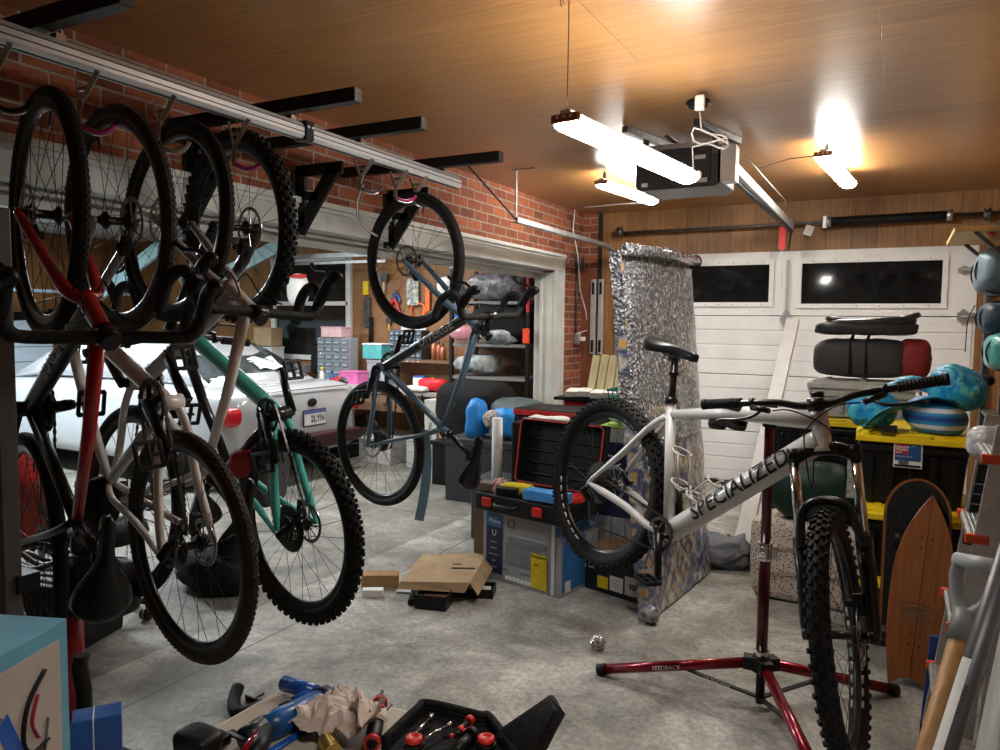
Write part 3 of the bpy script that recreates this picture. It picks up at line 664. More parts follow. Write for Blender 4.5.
def bicycle(label, M, geo, tubes, fork, tmat=None, steer=0., lettering=None, group=None, kind=None, cage=None, saddlecol=None, crank=.6, seatpostlen=True, hoods=True, decal=None, over={}, sign=1, cat='bicycle', barcol=None):
    g = dict(GEO[geo]); g.update(over); tmat = tmat or M_rubber; P3 = lambda k, y=0.: V((g[k][0], y, g[k][1]))
    kind = kind or g['kind']; mt = geo == 'mtb'
    root = thing('bicycle', label, cat, M=M, group=group)
    cols = []; 
    def ci(m):
        if m not in cols: cols.append(m)
        return cols.index(m)
    R = V((0, 0, 0)); F = P3('F'); BB = P3('BB'); HT = P3('HT'); HB = P3('HB'); ST = P3('ST'); SD = P3('SD'); ax = (HT - HB).normalized()
    tt, dt, st_, ss, cs_, hd = [tubes.get(k, tubes['all']) for k in ('top', 'down', 'seat', 'seatstay', 'chainstay', 'head')]
    sc_ = 1.25 if mt else 1.
    b = MB()
    b.tube([HB - ax * .005, HB + ax * .01, HT - ax * .01, HT + ax * .004], [.026 * sc_, .024 * sc_, .021 * sc_, .023 * sc_], 16, ci(hd))
    dtop = HB + ax * .035; 
    dmid = [dtop, dtop.lerp(BB, .12), dtop.lerp(BB, .5), dtop.lerp(BB, .9), BB]
    if mt: dmid[1] = dmid[1] + V((0, 0, -.012)) * 0 + V((-.0, 0, .0))
    b.tube(smooth(dmid, 3), [.023 * sc_ * g.get('fat', 1) * (1 + .15 * math.sin(PI * min(1, k / 12))) for k in range(13)], 16, ci(dt))
    b.tube([HT - ax * .025, (HT - ax * .025).lerp(ST, .5) + V((0, 0, .004)), ST + V((.01, 0, -.02))], [.020 * sc_ * g.get('fat', 1), .017 * sc_ * g.get('fat', 1), .014 * sc_], 14, ci(tt))
    b.tube([BB, ST + (ST - BB).normalized() * .03], [.018 * sc_, .0165 * sc_], 14, ci(st_))
    b.cyl(BB + V((0, -.042, 0)), BB + V((0, .042, 0)), .024 * sc_, 18, ci(st_))
    hw = g['hr'] / 2 + .03
    for s in (-1, 1):
        b.tube(smooth([BB + V((-.005, s * .028, 0)), BB + V((-.09, s * .042, .0)), BB.lerp(R, .5) + V((0, s * .058, .005)), R + V((.02, s * hw, -.004)), R + V((-.002, s * hw, 0))], 3), [.013 * sc_] * 9 + [.010] * 4, 10, ci(cs_))
        b.tube(smooth([ST + V((-.005, s * .012, -.035)), ST + V((-.06, s * .035, -.10)), ST.lerp(R, .6) + V((0, s * .05, 0)), R + V((.01, s * hw, .025)), R + V((0, s * hw, 0))], 3), [.011 * sc_] * 8 + [.009] * 5, 10, ci(ss))
        b.cyl(R + V((0, s * (hw - .006), 0)), R + V((0, s * (hw + .008), 0)), .012, 12, ci(cs_))
    b.build('frame', cols, root)
    SM = Matrix.Translation(HB) @ Matrix.Rotation(steer, 4, ax) @ Matrix.Translation(-HB) if steer else Matrix.Identity(4)
    fh = g['hub'] / 2 + .006
    crown = HB - ax * .012
    if mt:
        off = V((.045, 0, 0)); bot = F - V((0, 0, 0))
        d = ax; lowtop = F + d * .27 + V((-.045, 0, 0)) * 0
        fk = MB()
        for s in (-1, 1):
            y = s * (fh + .012)
            fk.tube([F + V((.0, y, -.012)), F + V((-.02, y, .03)), F + d * .14 + V((-.035, y, 0)), F + d * .27 + V((-.04, y, 0))], [.018, .022, .024, .026], 14)
            fk.cyl(F + V((0, y - .014, 0)), F + V((0, y + .014, 0)), .02, 14)
        A = F + d * .255 + V((-.035, 0, 0))
        arch = smooth([A + V((.02, -fh - .012, 0)), A + V((.035, -fh * .8, .075)) + d * .05, A + V((.04, 0, .03)) + d * .12, A + V((.035, fh * .8, .075)) + d * .05, A + V((.02, fh + .012, 0))], 5)
        fk.tube(arch, .014, 10)
        fo = fk.build('fork', fork, root, local=SM)
        k_ = MB()
        crw = crown
        for s in (-1, 1):
            k_.tube([crw + V((0, s * (fh + .012), -.0)) - d * .0, F + d * .25 + V((-.04, s * (fh + .012), 0))], .0165, 14)
        k_.build('stanchion', M_chrome if label.find('white hardtail') >= 0 else M_blacks, fo)
        k_ = MB(); k_.tube(smooth([crw + V((0, -fh - .012, -.012)), crw + V((0, -fh * .6, .0)) + d * .012, crw + d * .016, crw + V((0, fh * .6, 0)) + d * .012, crw + V((0, fh + .012, -.012))], 4), .022, 12)
        for s in (-1, 1): k_.cyl(crw + V((0, s * (fh + .012), 0)) - d * .025, crw + V((0, s * (fh + .012), 0)) + d * .022, .022, 14)
        k_.build('fork_crown', M_blacks, fo)
    else:
        fk = MB(); sh = crown
        for s in (-1, 1):
            fk.tube(smooth([sh + V((0, s * .005, .005)), sh + V((.012, s * .036, -.03)), sh.lerp(F, .45) + V((.0, s * .052, 0)), F + V((-.012, s * fh, .03)), F + V((0, s * fh, 0))], 4), [.019, .0185, .018, .0175, .017, .0165, .016, .0155, .015, .0145, .014, .0135, .013, .012, .012, .012, .011], 12)
            fk.cyl(F + V((0, s * (fh - .005), 0)), F + V((0, s * (fh + .008), 0)), .012, 12)
        fk.cyl(sh - ax * .0, sh + ax * .02, .026, 16)
        fo = fk.build('fork', fork, root, local=SM)
    c = MB(); c.box(F + V((-.05, g['hub'] * .39, .075)), (.035, .03, .065), RY(-.5)); c.cyl(F + V((-.05, .02, .08)), F + V((-.05, .07, .08)), .013, 10); c.build('brake_caliper', M_black, fo, bev=.004)
    add_wheel(root, F, g['r'], kind, True, 'front_wheel', tmat, rot=g['rot'], hubw=g['hub'], local=SM, decal=decal)
    add_wheel(root, R, g['r'], kind, False, 'rear_wheel', tmat, rot=g['rot'] * .92, cass=g['cass'], hubw=g['hr'] + .03, decal=decal)
    c = MB(); c.box(R + V((.06, hw - .02, .045)), (.07, .028, .03), RY(.5)); c.build('brake_caliper', M_black, root, bev=.004)
    # stem and bars
    sl = g.get('sl', .05 if mt else .09)
    C = HT + ax * .035 + V((sl, 0, .008))
    s = MB(); s.cyl(HT + ax * .0, HT + ax * .055, .019, 16); s.tube([HT + ax * .035, C], [.019, .017], 14); s.cyl(C + V((0, -.024, 0)), C + V((0, .024, 0)), .022, 16); s.lathe([(.021, 0), (.021, .012)], HT + ax * .056, ax, 16)
    s.build('stem', M_blacks, root, bev=.0, local=SM)
    if g['bar'] == 'flat':
        hb = MB(); W = .37
        side = lambda q: [C, C + V((.0, q * .05, 0)), C + V((-.005, q * .12, .018)), C + V((-.02, q * .22, .022)), C + V((-.045, q * W, .026))]
        pts = smooth(side(-1)[::-1] + side(1)[1:], 4); n_ = len(pts)
        hb.tube(pts, [.0115 + .004 * math.exp(-((k - n_ / 2) / (n_ * .12)) ** 2) for k in range(n_)], 12)
        h = hb.build('handlebar', M_blacks, root, local=SM)
        for q in (-1, 1):
            e0 = C + V((-.045, q * W, .026)); e1 = C + V((-.027, q * (W - .135), .023)); gr = MB()
            gr.cyl(e0, e1, .0165, 14)
            for k in range(13): a = e0.lerp(e1, (k + .5) / 13); gr.cyl(a - (e1 - e0).normalized() * .003, a + (e1 - e0).normalized() * .003, .0178, 12)
            gr.cyl(e0 + (e0 - e1).normalized() * .004, e0 + (e1 - e0).normalized() * .012, .0185, 14); gr.build('grip', M_tape, h)
            lv = MB(); m_ = C + V((-.02, q * (W - .17), .020)); lv.cyl(m_ - V((0, .008, 0)), m_ + V((0, .008, 0)), .018, 12)
            lv.tube([m_ + V((.02, 0, -.008)), m_ + V((.045, -q * .06, -.02))], [.011, .009], 10)
            lv.tube(smooth([m_ + V((.035, -q * .03, -.02)), m_ + V((.06, q * .0, -.03)), m_ + V((.058, q * .05, -.035)), m_ + V((.05, q * .10, -.032)), m_ + V((.058, q * .115, -.036))], 4), .0055, 8)
            lv.build('brake_lever', M_blacks, h)
        cb = MB()
        for q in (-1, 1):
            m_ = C + V((.025, q * (W - .24), -.0)); cb.tube(smooth([m_, C + V((.08, q * .06, .01)), C + V((.06, -q * .03, -.06)), HB + V((.06, -q * .045, .02)), HB + V((.02, -q * .05, -.12)), F + V((-.06, .08 * q, .12)) if q < 0 else HB + V((-.06, -.03, .02))], 5), .0026, 6)
        cb.build('brake_hose', M_black, h)
    else:
        hb = MB(); L_ = drop_bar(C)
        pts = smooth(L_[0][::-1] + L_[1][1:], 3); n_ = len(pts); nt_ = len(L_[0]) * 3 - 8
        hb.tube(pts, [.0175 if abs(k - n_ / 2) > 7 else .0155 for k in range(n_)], 12)
        h = hb.build('handlebar', barcol or M_tape, root, local=SM)
        for q in (-1, 1):
            B0 = C + V((.05, q * .22, 0)); lv = MB()
            lv.tube(smooth([B0 + V((0, 0, -.002)), B0 + V((.035, 0, .014)), B0 + V((.075, 0, .03)), B0 + V((.095, 0, .060)), B0 + V((.088, 0, .078))], 3), [.017, .0175, .018, .0182, .018, .0178, .0175, .018, .0185, .019, .018, .016, .012], 12, flat=1.2)
            lv.tube(smooth([B0 + V((.09, 0, .04)), B0 + V((.108, q * .002, .0)), B0 + V((.10, q * .01, -.06)), B0 + V((.112, q * .02, -.10))], 4), .007, 8, m=1)
            lv.build('brake_lever', [M_black, M_blacks], h)
        cb = MB()
        for q in (-1, 1): cb.tube(smooth([C + V((.03, q * .09, -.012)), C + V((.04, q * .04, -.05)), HB + V((.055, q * .03, .03)), HB + V((.01, q * .03, -.02))], 5), .0026, 6)
        cb.build('brake_hose', M_black, h)
    # seatpost, saddle
    sp = MB(); d = (SD - ST).normalized(); sp.cyl(ST - d * .05, SD - d * .03, .0145, 14); sp.cyl(ST + (ST - BB).normalized() * .02, ST + (ST - BB).normalized() * .045, .021 * sc_, 16)
    sp.cyl(SD + V((0, -.02, -.03)), SD + V((0, .02, -.03)), .016, 12)
    for q in (-1, 1): sp.tube(smooth([SD + V((.10, q * .012, -.002)), SD + V((.04, q * .022, -.022)), SD + V((-.05, q * .022, -.022)), SD + V((-.11, q * .035, .002))], 3), .0035, 6)
    if mt: sp.cyl(SD - d * .10, SD - d * .085, .022, 14)
    sp.build('seatpost', M_blacks, root)
    so = link('saddle', mesh_of('saddle', saddle_mb, saddlecol or M_blacks), root, local=Matrix.Translation(SD + V((-.01, 0, .006))))
    # crankset
    ck = MB(); a = crank; L = .172; cr = .075 if not mt else .068
    gear(ck, BB + V((0, -.048, 0)), cr, 36, .0035, hole=.78, m=1)
    for k in range(5): t_ = a + k * 2 * PI / 5; ck.bar(BB + V((0, -.048, 0)), BB + V((cr * .8 * math.cos(t_), -.048, cr * .8 * math.sin(t_))), .004, .014, m=0, up=(0, 1, 0)) if 0 else ck.tube([BB + V((0, -.05, 0)), BB + V((cr * .8 * math.cos(t_), -.048, cr * .8 * math.sin(t_))) ], [.016, .008], 8, flat=1)
    ck.cyl(BB + V((0, -.065, 0)), BB + V((0, .065, 0)), .014, 14)
    for q in (-1, 1):
        e = BB + V((L * math.cos(a) * -q, q * .068, L * math.sin(a) * -q)); ck.tube([BB + V((0, q * .060, 0)), e], [.017, .012], 12, flat=1.3); ck.cyl(e + V((0, -.009, 0)), e + V((0, .009, 0)), .014, 12)
    cko = ck.build('crankset', [M_blacks, M_dsteel], root)
    for q in (-1, 1):
        e = BB + V((L * math.cos(a) * -q, q * .068, L * math.sin(a) * -q)); pd = MB(); pd.cyl(e, e + V((0, q * .07, 0)), .006, 8)
        for x in (-.035, .035): pd.box(e + V((x, q * .055, 0)), (.012, .075, .014))
        for y in (.02, .055, .09): pd.box(e + V((0, q * y, 0)), (.075, .010, .014))
        pd.build('pedal', M_black, cko, bev=.002)
    # chain and derailleur
    rc = .042 if not mt else .05; D1 = R + V((.02, -hw + .02, -.055)); D2 = R + V((.055, -hw + .02, -.125))
    if mt: D1 = R + V((.01, -hw + .02, -.07)); D2 = R + V((.05, -hw + .02, -.155))
    ch = MB()
    pts = []
    yC = -.048; rt = .045
    for k in range(9): t_ = PI / 2 - k * PI / 8 * 1.0 + .1; pts.append(BB + V((cr * math.cos(t_), yC, cr * math.sin(t_))))
    pts += [D2 + V((.012, 0, -.018)), D2 + V((-.015, 0, -.01)), D1 + V((.018, 0, 0))]
    for k in range(7): t_ = -PI / 2 - .3 - k * PI / 7; pts.append(R + V((rt * math.cos(t_), -hw + .02, rt * math.sin(t_))))
    dense = []
    for i in range(len(pts)):
        p_, q_ = pts[i], pts[(i + 1) % len(pts)]; n_ = max(1, int((q_ - p_).length / .0127))
        dense += [p_.lerp(q_, k / n_) for k in range(n_)]
    for i in range(0, len(dense)):
        p_, q_ = dense[i], dense[(i + 1) % len(dense)]
        if (q_ - p_).length > 1e-4: ch.bar(p_, q_, .007 if i % 2 else .0045, .009 if i % 2 else .0065, up=(0, 1, 0))
    ch.build('chain', M_chain, root)
    dr = MB(); dr.tube([R + V((0, -hw - .006, -.01)), R + V((-.01, -hw - .02, -.04)), D1 + V((0, -.015, 0))], [.012, .016, .014], 10); dr.bar(D1 + V((0, -.012, 0)), D2 + V((0, -.012, 0)), .02, .005, up=(0, 1, 0)); gear(dr, D1, .021, 11, .005, hole=.4, m=1); gear(dr, D2, .024, 13, .005, hole=.4, m=1)
    dr.build('rear_derailleur', [M_black, M_dsteel], root)
    if lettering:
        for (word, size, m_, a0, b0, frac, side, rad, bold, sx, al) in lettering:
            A0, B0 = (V((*a0[:1], 0, a0[1])), V((b0[0], 0, b0[1]))) if not isinstance(a0, str) else (dict(BB=BB, HB=dtop, HT=HT, ST=ST)[a0], dict(BB=BB, HB=dtop, HT=HT, ST=ST)[b0])
            x_ = (B0 - A0).normalized(); n_ = V((0, side, 0)); y_ = n_.cross(x_)
            text(word, size, m_, root, A0.lerp(B0, frac), x_, y_, wrap=rad, bold=bold, sx=sx, lift=.002, align=al)
    if cage:
        for (A0, B0, fr_) in cage:
            A0, B0 = (dict(BB=BB, HB=dtop, ST=ST)[k] for k in (A0, B0)); x_ = (B0 - A0).normalized(); y_ = V((0, -1, 0)).cross(x_).normalized()
            if (A0.lerp(B0, .5) + y_ * .1 - (BB + HT + ST) / 3).length > (A0.lerp(B0, .5) - y_ * .1 - (BB + HT + ST) / 3).length: y_ = -y_
            o_ = A0.lerp(B0, fr_) + y_ * .026; cg = MB()
            cg.tube([o_ - x_ * .06, o_ + x_ * .07], .009, 8, flat=.5)
            for dx_ in (-.06, .065):
                cc = o_ + x_ * dx_ + y_ * .038; cg.tube([cc + y_ * .037 * math.cos(t_) * -1 + V((0, 1, 0)) * .037 * math.sin(t_) + x_ * (.02 * math.cos(t_)) for t_ in [k * PI / 10 - PI * .9 for k in range(19)]], .0045, 8)
            for q in (-1, 1): cg.tube([o_ - x_ * .07 + y_ * .05 + V((0, q * .03, 0)), o_ + x_ * .06 + y_ * .055 + V((0, q * .035, 0))], .004, 6)
            cg.tube([o_ - x_ * .065, o_ - x_ * .085 + y_ * .03, o_ - x_ * .075 + y_ * .072], .005, 8)
            cg.build('bottle_cage', mat('grey_white_cage', (.6, .58, .55), .35), root)
    return root
def frame_M(R, X, U):
    X = V(X).normalized(); U = V(U); U = (U - X * U.dot(X)).normalized(); Y = U.cross(X)
    return Matrix.Translation(V(R)) @ Matrix((X, Y, U)).transposed().to_4x4()
def hang_M(F, X, U, wb): X = V(X).normalized(); return frame_M(V(F) - X * wb, X, U)

M_redf = col_mat('red_frame_paint', (.42, .008, .008)); M_blkf = col_mat('black_frame_paint', (.012, .012, .013)); M_whtf = col_mat('pearl_white_paint', (.78, .72, .68))
M_gryf = col_mat('silver_grey_paint', (.34, .32, .31)); M_teal = col_mat('teal_frame_paint', (.09, .52, .44)); M_neon = col_mat('neon_yellow_paint', (.6, .72, .02)); M_blu = col_mat('slate_blue_paint', (.085, .15, .21), .4)
M_ltr = mat('grey_lettering', (.5, .47, .46), .4)

# rail bicycles, from the camera side of the rail to its far end
bicycle('red road bicycle hanging by its front wheel, nearest the left edge of the rail', hang_M((-2.152, 1.299, 1.754), (.231, -.064, .971), (.928, -.287, -.239), 1.03), 'gravel',
        dict(all=M_redf, down=M_blkf, seat=M_blkf, chainstay=M_blkf, seatstay=M_blkf), M_redf, lettering=[('DIVERGE', .062, M_ltr, 'HB', 'BB', .16, 1, .027, .01, 1.2, 'LEFT'), ('WILIER', .012, M_inkw, (.9, .56), (.9, .4), .5, 1, None, .0, 1, 'CENTER')], crank=1.2, over=dict(sl=-.0, SD=(.27, .665)))
bicycle('pearl white gravel bicycle with brown tyres hanging by its front wheel, second from the left', hang_M((-2.17, 1.53, 1.765), (-.321, .025, .947), (-.928, .193, -.319), 1.03), 'gravel',
        dict(all=M_whtf), M_gryf, tmat=M_rubberb, crank=3.6)
bicycle('white and silver gravel bicycle hanging by its smooth front wheel, third from the left', hang_M((-2.238, 1.797, 1.801), (.224, .018, .974), (.959, -.181, -.217), 1.03), 'gravel',
        dict(all=M_whtf, down=M_gryf), M_gryf, lettering=[('SPECIALIZED', .060, M_ink, 'BB', 'HB', .90, 1, .027, .01, 1.05, 'RIGHT')], crank=2.0, over=dict(sl=.01))
bicycle('teal mountain bicycle with knobby tyres hanging by its front wheel', hang_M((-2.302, 2.134, 1.822), (-.264, .01, .964), (-.943, .209, -.26), 1.18), 'mtb',
        dict(all=M_teal, top=M_blkf, seat=M_blkf, head=M_neon), M_blkf, crank=3.3)
bicycle('slate blue gravel bicycle hanging by its front wheel at the far end of the rail', hang_M((-2.226, 3.234, 1.776), (.286, -.093, .954), (.938, -.177, -.298), 1.03), 'gravel',
        dict(all=M_blu, down=col_mat('dark_slate_paint', (.02, .024, .03))), M_blu, lettering=[('DIVERGE', .055, M_ltr, 'BB', 'HB', .88, 1, .027, .02, 1.2, 'RIGHT')], crank=.1)
# ================================================================= hanging rail with its wall brackets
RX_, RZ_ = -2.19, 2.235
ra, rb = V((RX_, .35, RZ_)), onz(461, 182, RZ_ + .0); rb = V((RX_, rb.y, RZ_))
t = thing('bicycle_rail', 'long bare aluminium rail running under the ceiling with the row of bicycles', 'rail', (RX_, 0, RZ_))
r = MB(); r.prism([(-.028, -.022), (-.018, -.034), (.018, -.034), (.028, -.022), (.028, .012), (.012, .03), (-.012, .03), (-.028, .012)], (0, ra.y, 0), (1, 0, 0), (0, 0, 1), -(rb.y - ra.y))
for z_ in (.010, -.010): r.bar((.0285, ra.y, z_), (.0285, rb.y - .001, z_), .004, .003, m=1)
for z_ in (-.035,): r.bar((.0, ra.y, z_), (.0, rb.y - .001, z_), .012, .003, m=1)
r.build('rail_profile', [M_alu, M_black], t)
for yy in (1.05, 2.39):
    c = MB(); c.box((0.0, yy, 0), (.075, .045, .078)); [c.cyl((.037, yy + q * .012, .012), (.043, yy + q * .012, .012), .006, 10, 1) for q in (-1, 1)]
    c.build('joiner_clamp', [M_black, M_paperw], t, bev=.004)
MB().box((0, ra.y, 0), (.062, .05, .072)).build('end_stop', M_black, t, bev=.006)
for yy, lb in ((1.33, 'black steel bracket arm at the top left corner above the rail'), (2.28, 'black bracket arm crossing the rail, second from the left'), (2.72, 'black bracket arm crossing the rail, third from the left'), (3.42, 'black bracket arm crossing the far end of the rail')):
    t = thing('shelf_bracket', lb, 'bracket', (XW, yy, 0)); a = MB()
    a.box((.51, 0, 2.305), (1.01, .045, .052)); a.build('arm', M_black, t, bev=.002)
    a = MB(); a.box((1.018, 0, 2.305), (.006, .042, .048)); a.build('arm_end', M_dsteel, t)
    a = MB(); a.box((.64, 0.05, 2.275), (.03, .03, .02)); a.cyl((.64, .06, 2.27), (.64, .06, 2.325), .004, 8); a.build('bolt', M_chrome, t)
for yy, lb in ((3.03, 'black triangular steel wall bracket under the rail with three bolts, left of the blue bicycle'), (3.82, 'black triangular steel wall bracket behind the front wheel of the blue bicycle'), (2.36, 'black triangular steel wall bracket behind the knobby front wheel')):
    t = thing('triangular_bracket', lb, 'bracket', (XW, yy, 0)); a = MB()
    a.box((.012, 0, 2.08), (.012, .06, .33)); a.build('wall_plate', M_black, t, bev=.003)
    a = MB(); a.prism([(.02, 1.90), (.06, 1.90), (.30, 2.20), (.30, 2.25), (.02, 2.25)], (0, .006, 0), (1, 0, 0), (0, 0, 1), .012)
    a = MB()
    for p, q, w_ in (((.03, 1.93), (.27, 2.24), .05), ((.035, 1.95), (.035, 2.25), .055), ((.02, 2.24), (.32, 2.24), .04), ((.03, 2.12), (.17, 2.10), .03)): a.bar((p[0], 0, p[1]), (q[0], 0, q[1]), w_ * 1.5, .022, up=(0, 1, 0))
    a.build('gusset', M_black, t, bev=.002)
    a = MB()
    for z_ in (1.955, 2.07, 2.13): a.lathe([(.011, 0), (.011, .006), (.006, .010)], (.019, -.0, z_), (1, -.6, 0), 10)
    a.build('bolt', M_chrome, t)
# hooks that carry the wheels
M_hook = mat('bare_hook_metal', (.62, .58, .52), .3, .85)
def hook(y, label, tip, rimz=2.03, x=RX_, dy=-.03, m=M_hook, rot=0.):
    t = thing('wheel_hook', label, 'hook', (x, y, RZ_ - .036), rot)
    h = MB(); zz = rimz - (RZ_ - .036)
    h.bar((.045, dy * .2, 0), (.0, dy, zz * .55), .005, .016); h.bar((-.06, dy * .2, -.0), (-.01, dy, zz * .55), .005, .014); h.bar((-.035, dy * .5, zz * .28), (.022, dy * .5, zz * .27), .005, .012)
    pts = smooth([(.0, dy, zz * .5), (-.012, dy, zz * .8), (.0, dy, zz * .98), (.03, 0, zz * 1.06), (.05, -dy * .8, zz * 1.0)], 4)
    for p, q in zip(pts, pts[1:]): h.bar(p, q, .006, .018)
    h.build('hook_plate', m, t)
    h = MB(); h.tube(smooth([(.0, dy, zz * .97), (.028, 0, zz * 1.05), (.055, -dy * .8, zz * .98), (.07, -dy, zz * .85)], 3), .012, 10, flat=.6); h.build('rubber_tip', tip, t)
M_mag = mat('magenta_rubber', (.55, .03, .25), .4)
hook(1.22, 'bare metal hook holding the front wheel of the red bicycle', M_black)
hook(1.47, 'metal hook with magenta tip holding the brown-tyred front wheel', M_mag)
hook(1.74, 'white bare metal hook holding the smooth front wheel of the silver and white bicycle', M_hook)
hook(2.06, 'metal hook with magenta tip holding the knobby front wheel', M_mag)
hook(2.80, 'empty hook with a dangling grey strap between the knobby wheel and the blue bicycle', M_dsteel, 2.06)
hook(3.07, 'empty hook with a pink tip just left of the blue bicycle wheel', M_mag, 2.06)
hook(3.24, 'hook with a blue tip holding the front wheel of the blue bicycle', M_blue, 2.06)
s = MB(); s.tube(smooth([(RX_, 2.78, 2.09), (RX_ - .02, 2.76, 1.98), (RX_ - .01, 2.80, 1.90), (RX_ + .02, 2.86, 1.86)], 5), .009, 8, flat=.4); tag(s.build('strap', M_dsteel), 'grey rubber strap dangling from the empty hook left of the blue bicycle', 'strap')

# ================================================================= white hardtail in the repair stand
Rw = V((-1.127, 3.132, .761)); Xw = V((.83, -.529, -.176)).normalized(); Uw = V((.21, .004, .978))
MW = frame_M(Rw, Xw, Uw)
M_w2 = col_mat('gloss_white_paint', (.70, .69, .68), .22)
wb_ = bicycle('white hardtail mountain bicycle with black lettering clamped in the repair stand', MW, 'mtb', dict(all=M_w2), M_blacks, steer=-1.10, crank=-1.15,
        lettering=[('SPECIALIZED', .082, M_ink, 'BB', 'HB', .55, -1, .0455, .012, 1.05, 'CENTER')], cage=[('BB', 'HB', .33), ('BB', 'ST', .52)], decal=mat('grey_rim_decal', (.5, .5, .5), .4),
        over=dict(fat=1.3, r=.376, F=(1.27, 0), BB=(.435, -.045), HT=(.94, .60), HB=(.99, .49), ST=(.285, .425), SD=(.235, .655)))
# accessories that are parts of this bicycle
a = MB(); a.tube([(.72, -.03, .33), (.80, -.035, .42)], .014, 10); a.build('mini_pump', M_black, wb_) if 0 else None
a = MB(); a.tube([(.64, .0, .235), (.71, .0, .285)], .013, 10, flat=1); a.build('mini_pump', M_black, wb_)
a = MB(); a.box((.36, 0, .02), (.05, .03, .09), RY(.2)); a.build('down_tube_bag', M_black, wb_, bev=.008)
# stand
SC = V((-.417, 2.955, 0))
t = thing('repair_stand', 'dark red tripod repair stand holding up the white mountain bicycle', 'repair stand', SC)
M_stand = mat('wine_red_anodised', (.26, .006, .02), .25, .6, var=.05, coat=.5); M_stand2 = mat('dark_wine_anodised', (.075, .006, .014), .3, .6, var=.05, coat=.4)
top = ony(766, 405, 2.96).z
MB().cyl((0, 0, .16), (0, 0, .62), .0215, 20).build('lower_post', M_stand2, t)
MB().cyl((0, 0, .60), (0, 0, top), .0185, 20).build('upper_post', M_stand2, t)
c = MB(); c.cyl((0, 0, .575), (0, 0, .645), .027, 18); [c.lathe([(.029, -.004), (.029, .004)], (0, 0, .585 + .022 * k), (0, 0, 1), 18) for k in range(3)]; c.box((.032, 0, .61), (.025, .02, .05)); c.build('height_clamp', M_chrome, t, bev=.002)
c = MB(); c.cyl((0, 0, .14), (0, 0, .20), .036, 18); c.cyl((0, 0, .20), (0, 0, .225), .027, 18, 1)
hub_z = .17
legs = [(-1.0, -.07), (.62, -.62), (.55, .42)]
ends = [V((-1.055, 2.905, .02)) - SC, V((.30, -.555, .02)), V((.46, .36, .02))]
for e in ends: d = V((e.x, e.y, 0)).normalized(); c.box(d * .04 + V((0, 0, .17)), (.05, .05, .05), RZ(math.atan2(d.y, d.x)))
c.cyl((0, 0, .015), (0, 0, .14), .017, 14)
c.build('leg_hub', [M_black, M_chrome], t, bev=.003)
for k, e in enumerate(ends):
    d = V((e.x, e.y, 0)).normalized(); a = d * .05 + V((0, 0, .165))
    lg = MB(); lg.tube([a, e], .0205, 16); lo = lg.build('leg', M_stand, t)
    f = MB(); f.tube([e - (e - a).normalized() * .03, e + (e - a).normalized() * .006], .0235, 14); f.build('rubber_foot', M_black, lo)
    m = a.lerp(e, .45); s = MB(); s.bar((0, 0, .035), m, .022, .006); so = s.build('brace', M_black, t)
    if k == 0:
        x_ = (V((0, 0, .035)) - m).normalized(); y_ = V((0, -1, 0)).cross(x_).normalized() * -1; 
        if y_.z < 0: y_ = -y_
        text('ULTRALIGHT', .017, M_inkw, t, m.lerp(V((0, 0, .035)), .5) + V((0, -.012, 0)), x_, y_)
        x_ = -(e - a).normalized(); up_ = V((0, 0, 1)); y_ = (up_ - x_ * up_.dot(x_)).normalized(); text('FEEDBACK', .024, M_inkw, t, a.lerp(e, .52), x_, (y_ + V((0, -.3, 0)).cross(x_) * 0).normalized(), wrap=.0205, shear=.2)
    if k == 1:
        x_ = (e - a).normalized(); sd = V((-.75, -.65, .1)); sd = (sd - x_ * sd.dot(x_)).normalized(); y_ = sd.cross(x_).normalized(); text('FEEDBACK', .024, M_inkw, t, a.lerp(e, .75), x_, y_, wrap=.0205, shear=.2)
tt = MW @ V((.60, 0, .49)); 
pz = V((SC.x, SC.y, tt.z)) - SC; tl_ = tt - SC
c = MB(); c.cyl(pz + V((0, 0, -.05)), pz + V((0, 0, .035)), .027, 16); c.tube([pz, tl_ + (pz - tl_).normalized() * .03], .022, 14)
xj = Xw; j = MB(); Mx = Matrix((xj, Uw.cross(xj).normalized(), Uw)).transposed()
c.build('clamp_head', M_black, t, bev=.003)
c = MB(); c.box(tl_ + Uw * .030, (.10, .055, .022), Mx); c.box(tl_ - Uw * .034, (.10, .055, .022), Mx); c.box(tl_ + Mx @ V((0, .03, 0)), (.09, .014, .08), Mx)
c.tube([tl_ - Uw * .045 - Xw * .03, tl_ - Uw * .055 - Xw * .09], [.02, .024], 12); c.build('clamp_jaw', M_blacks, t, bev=.006)
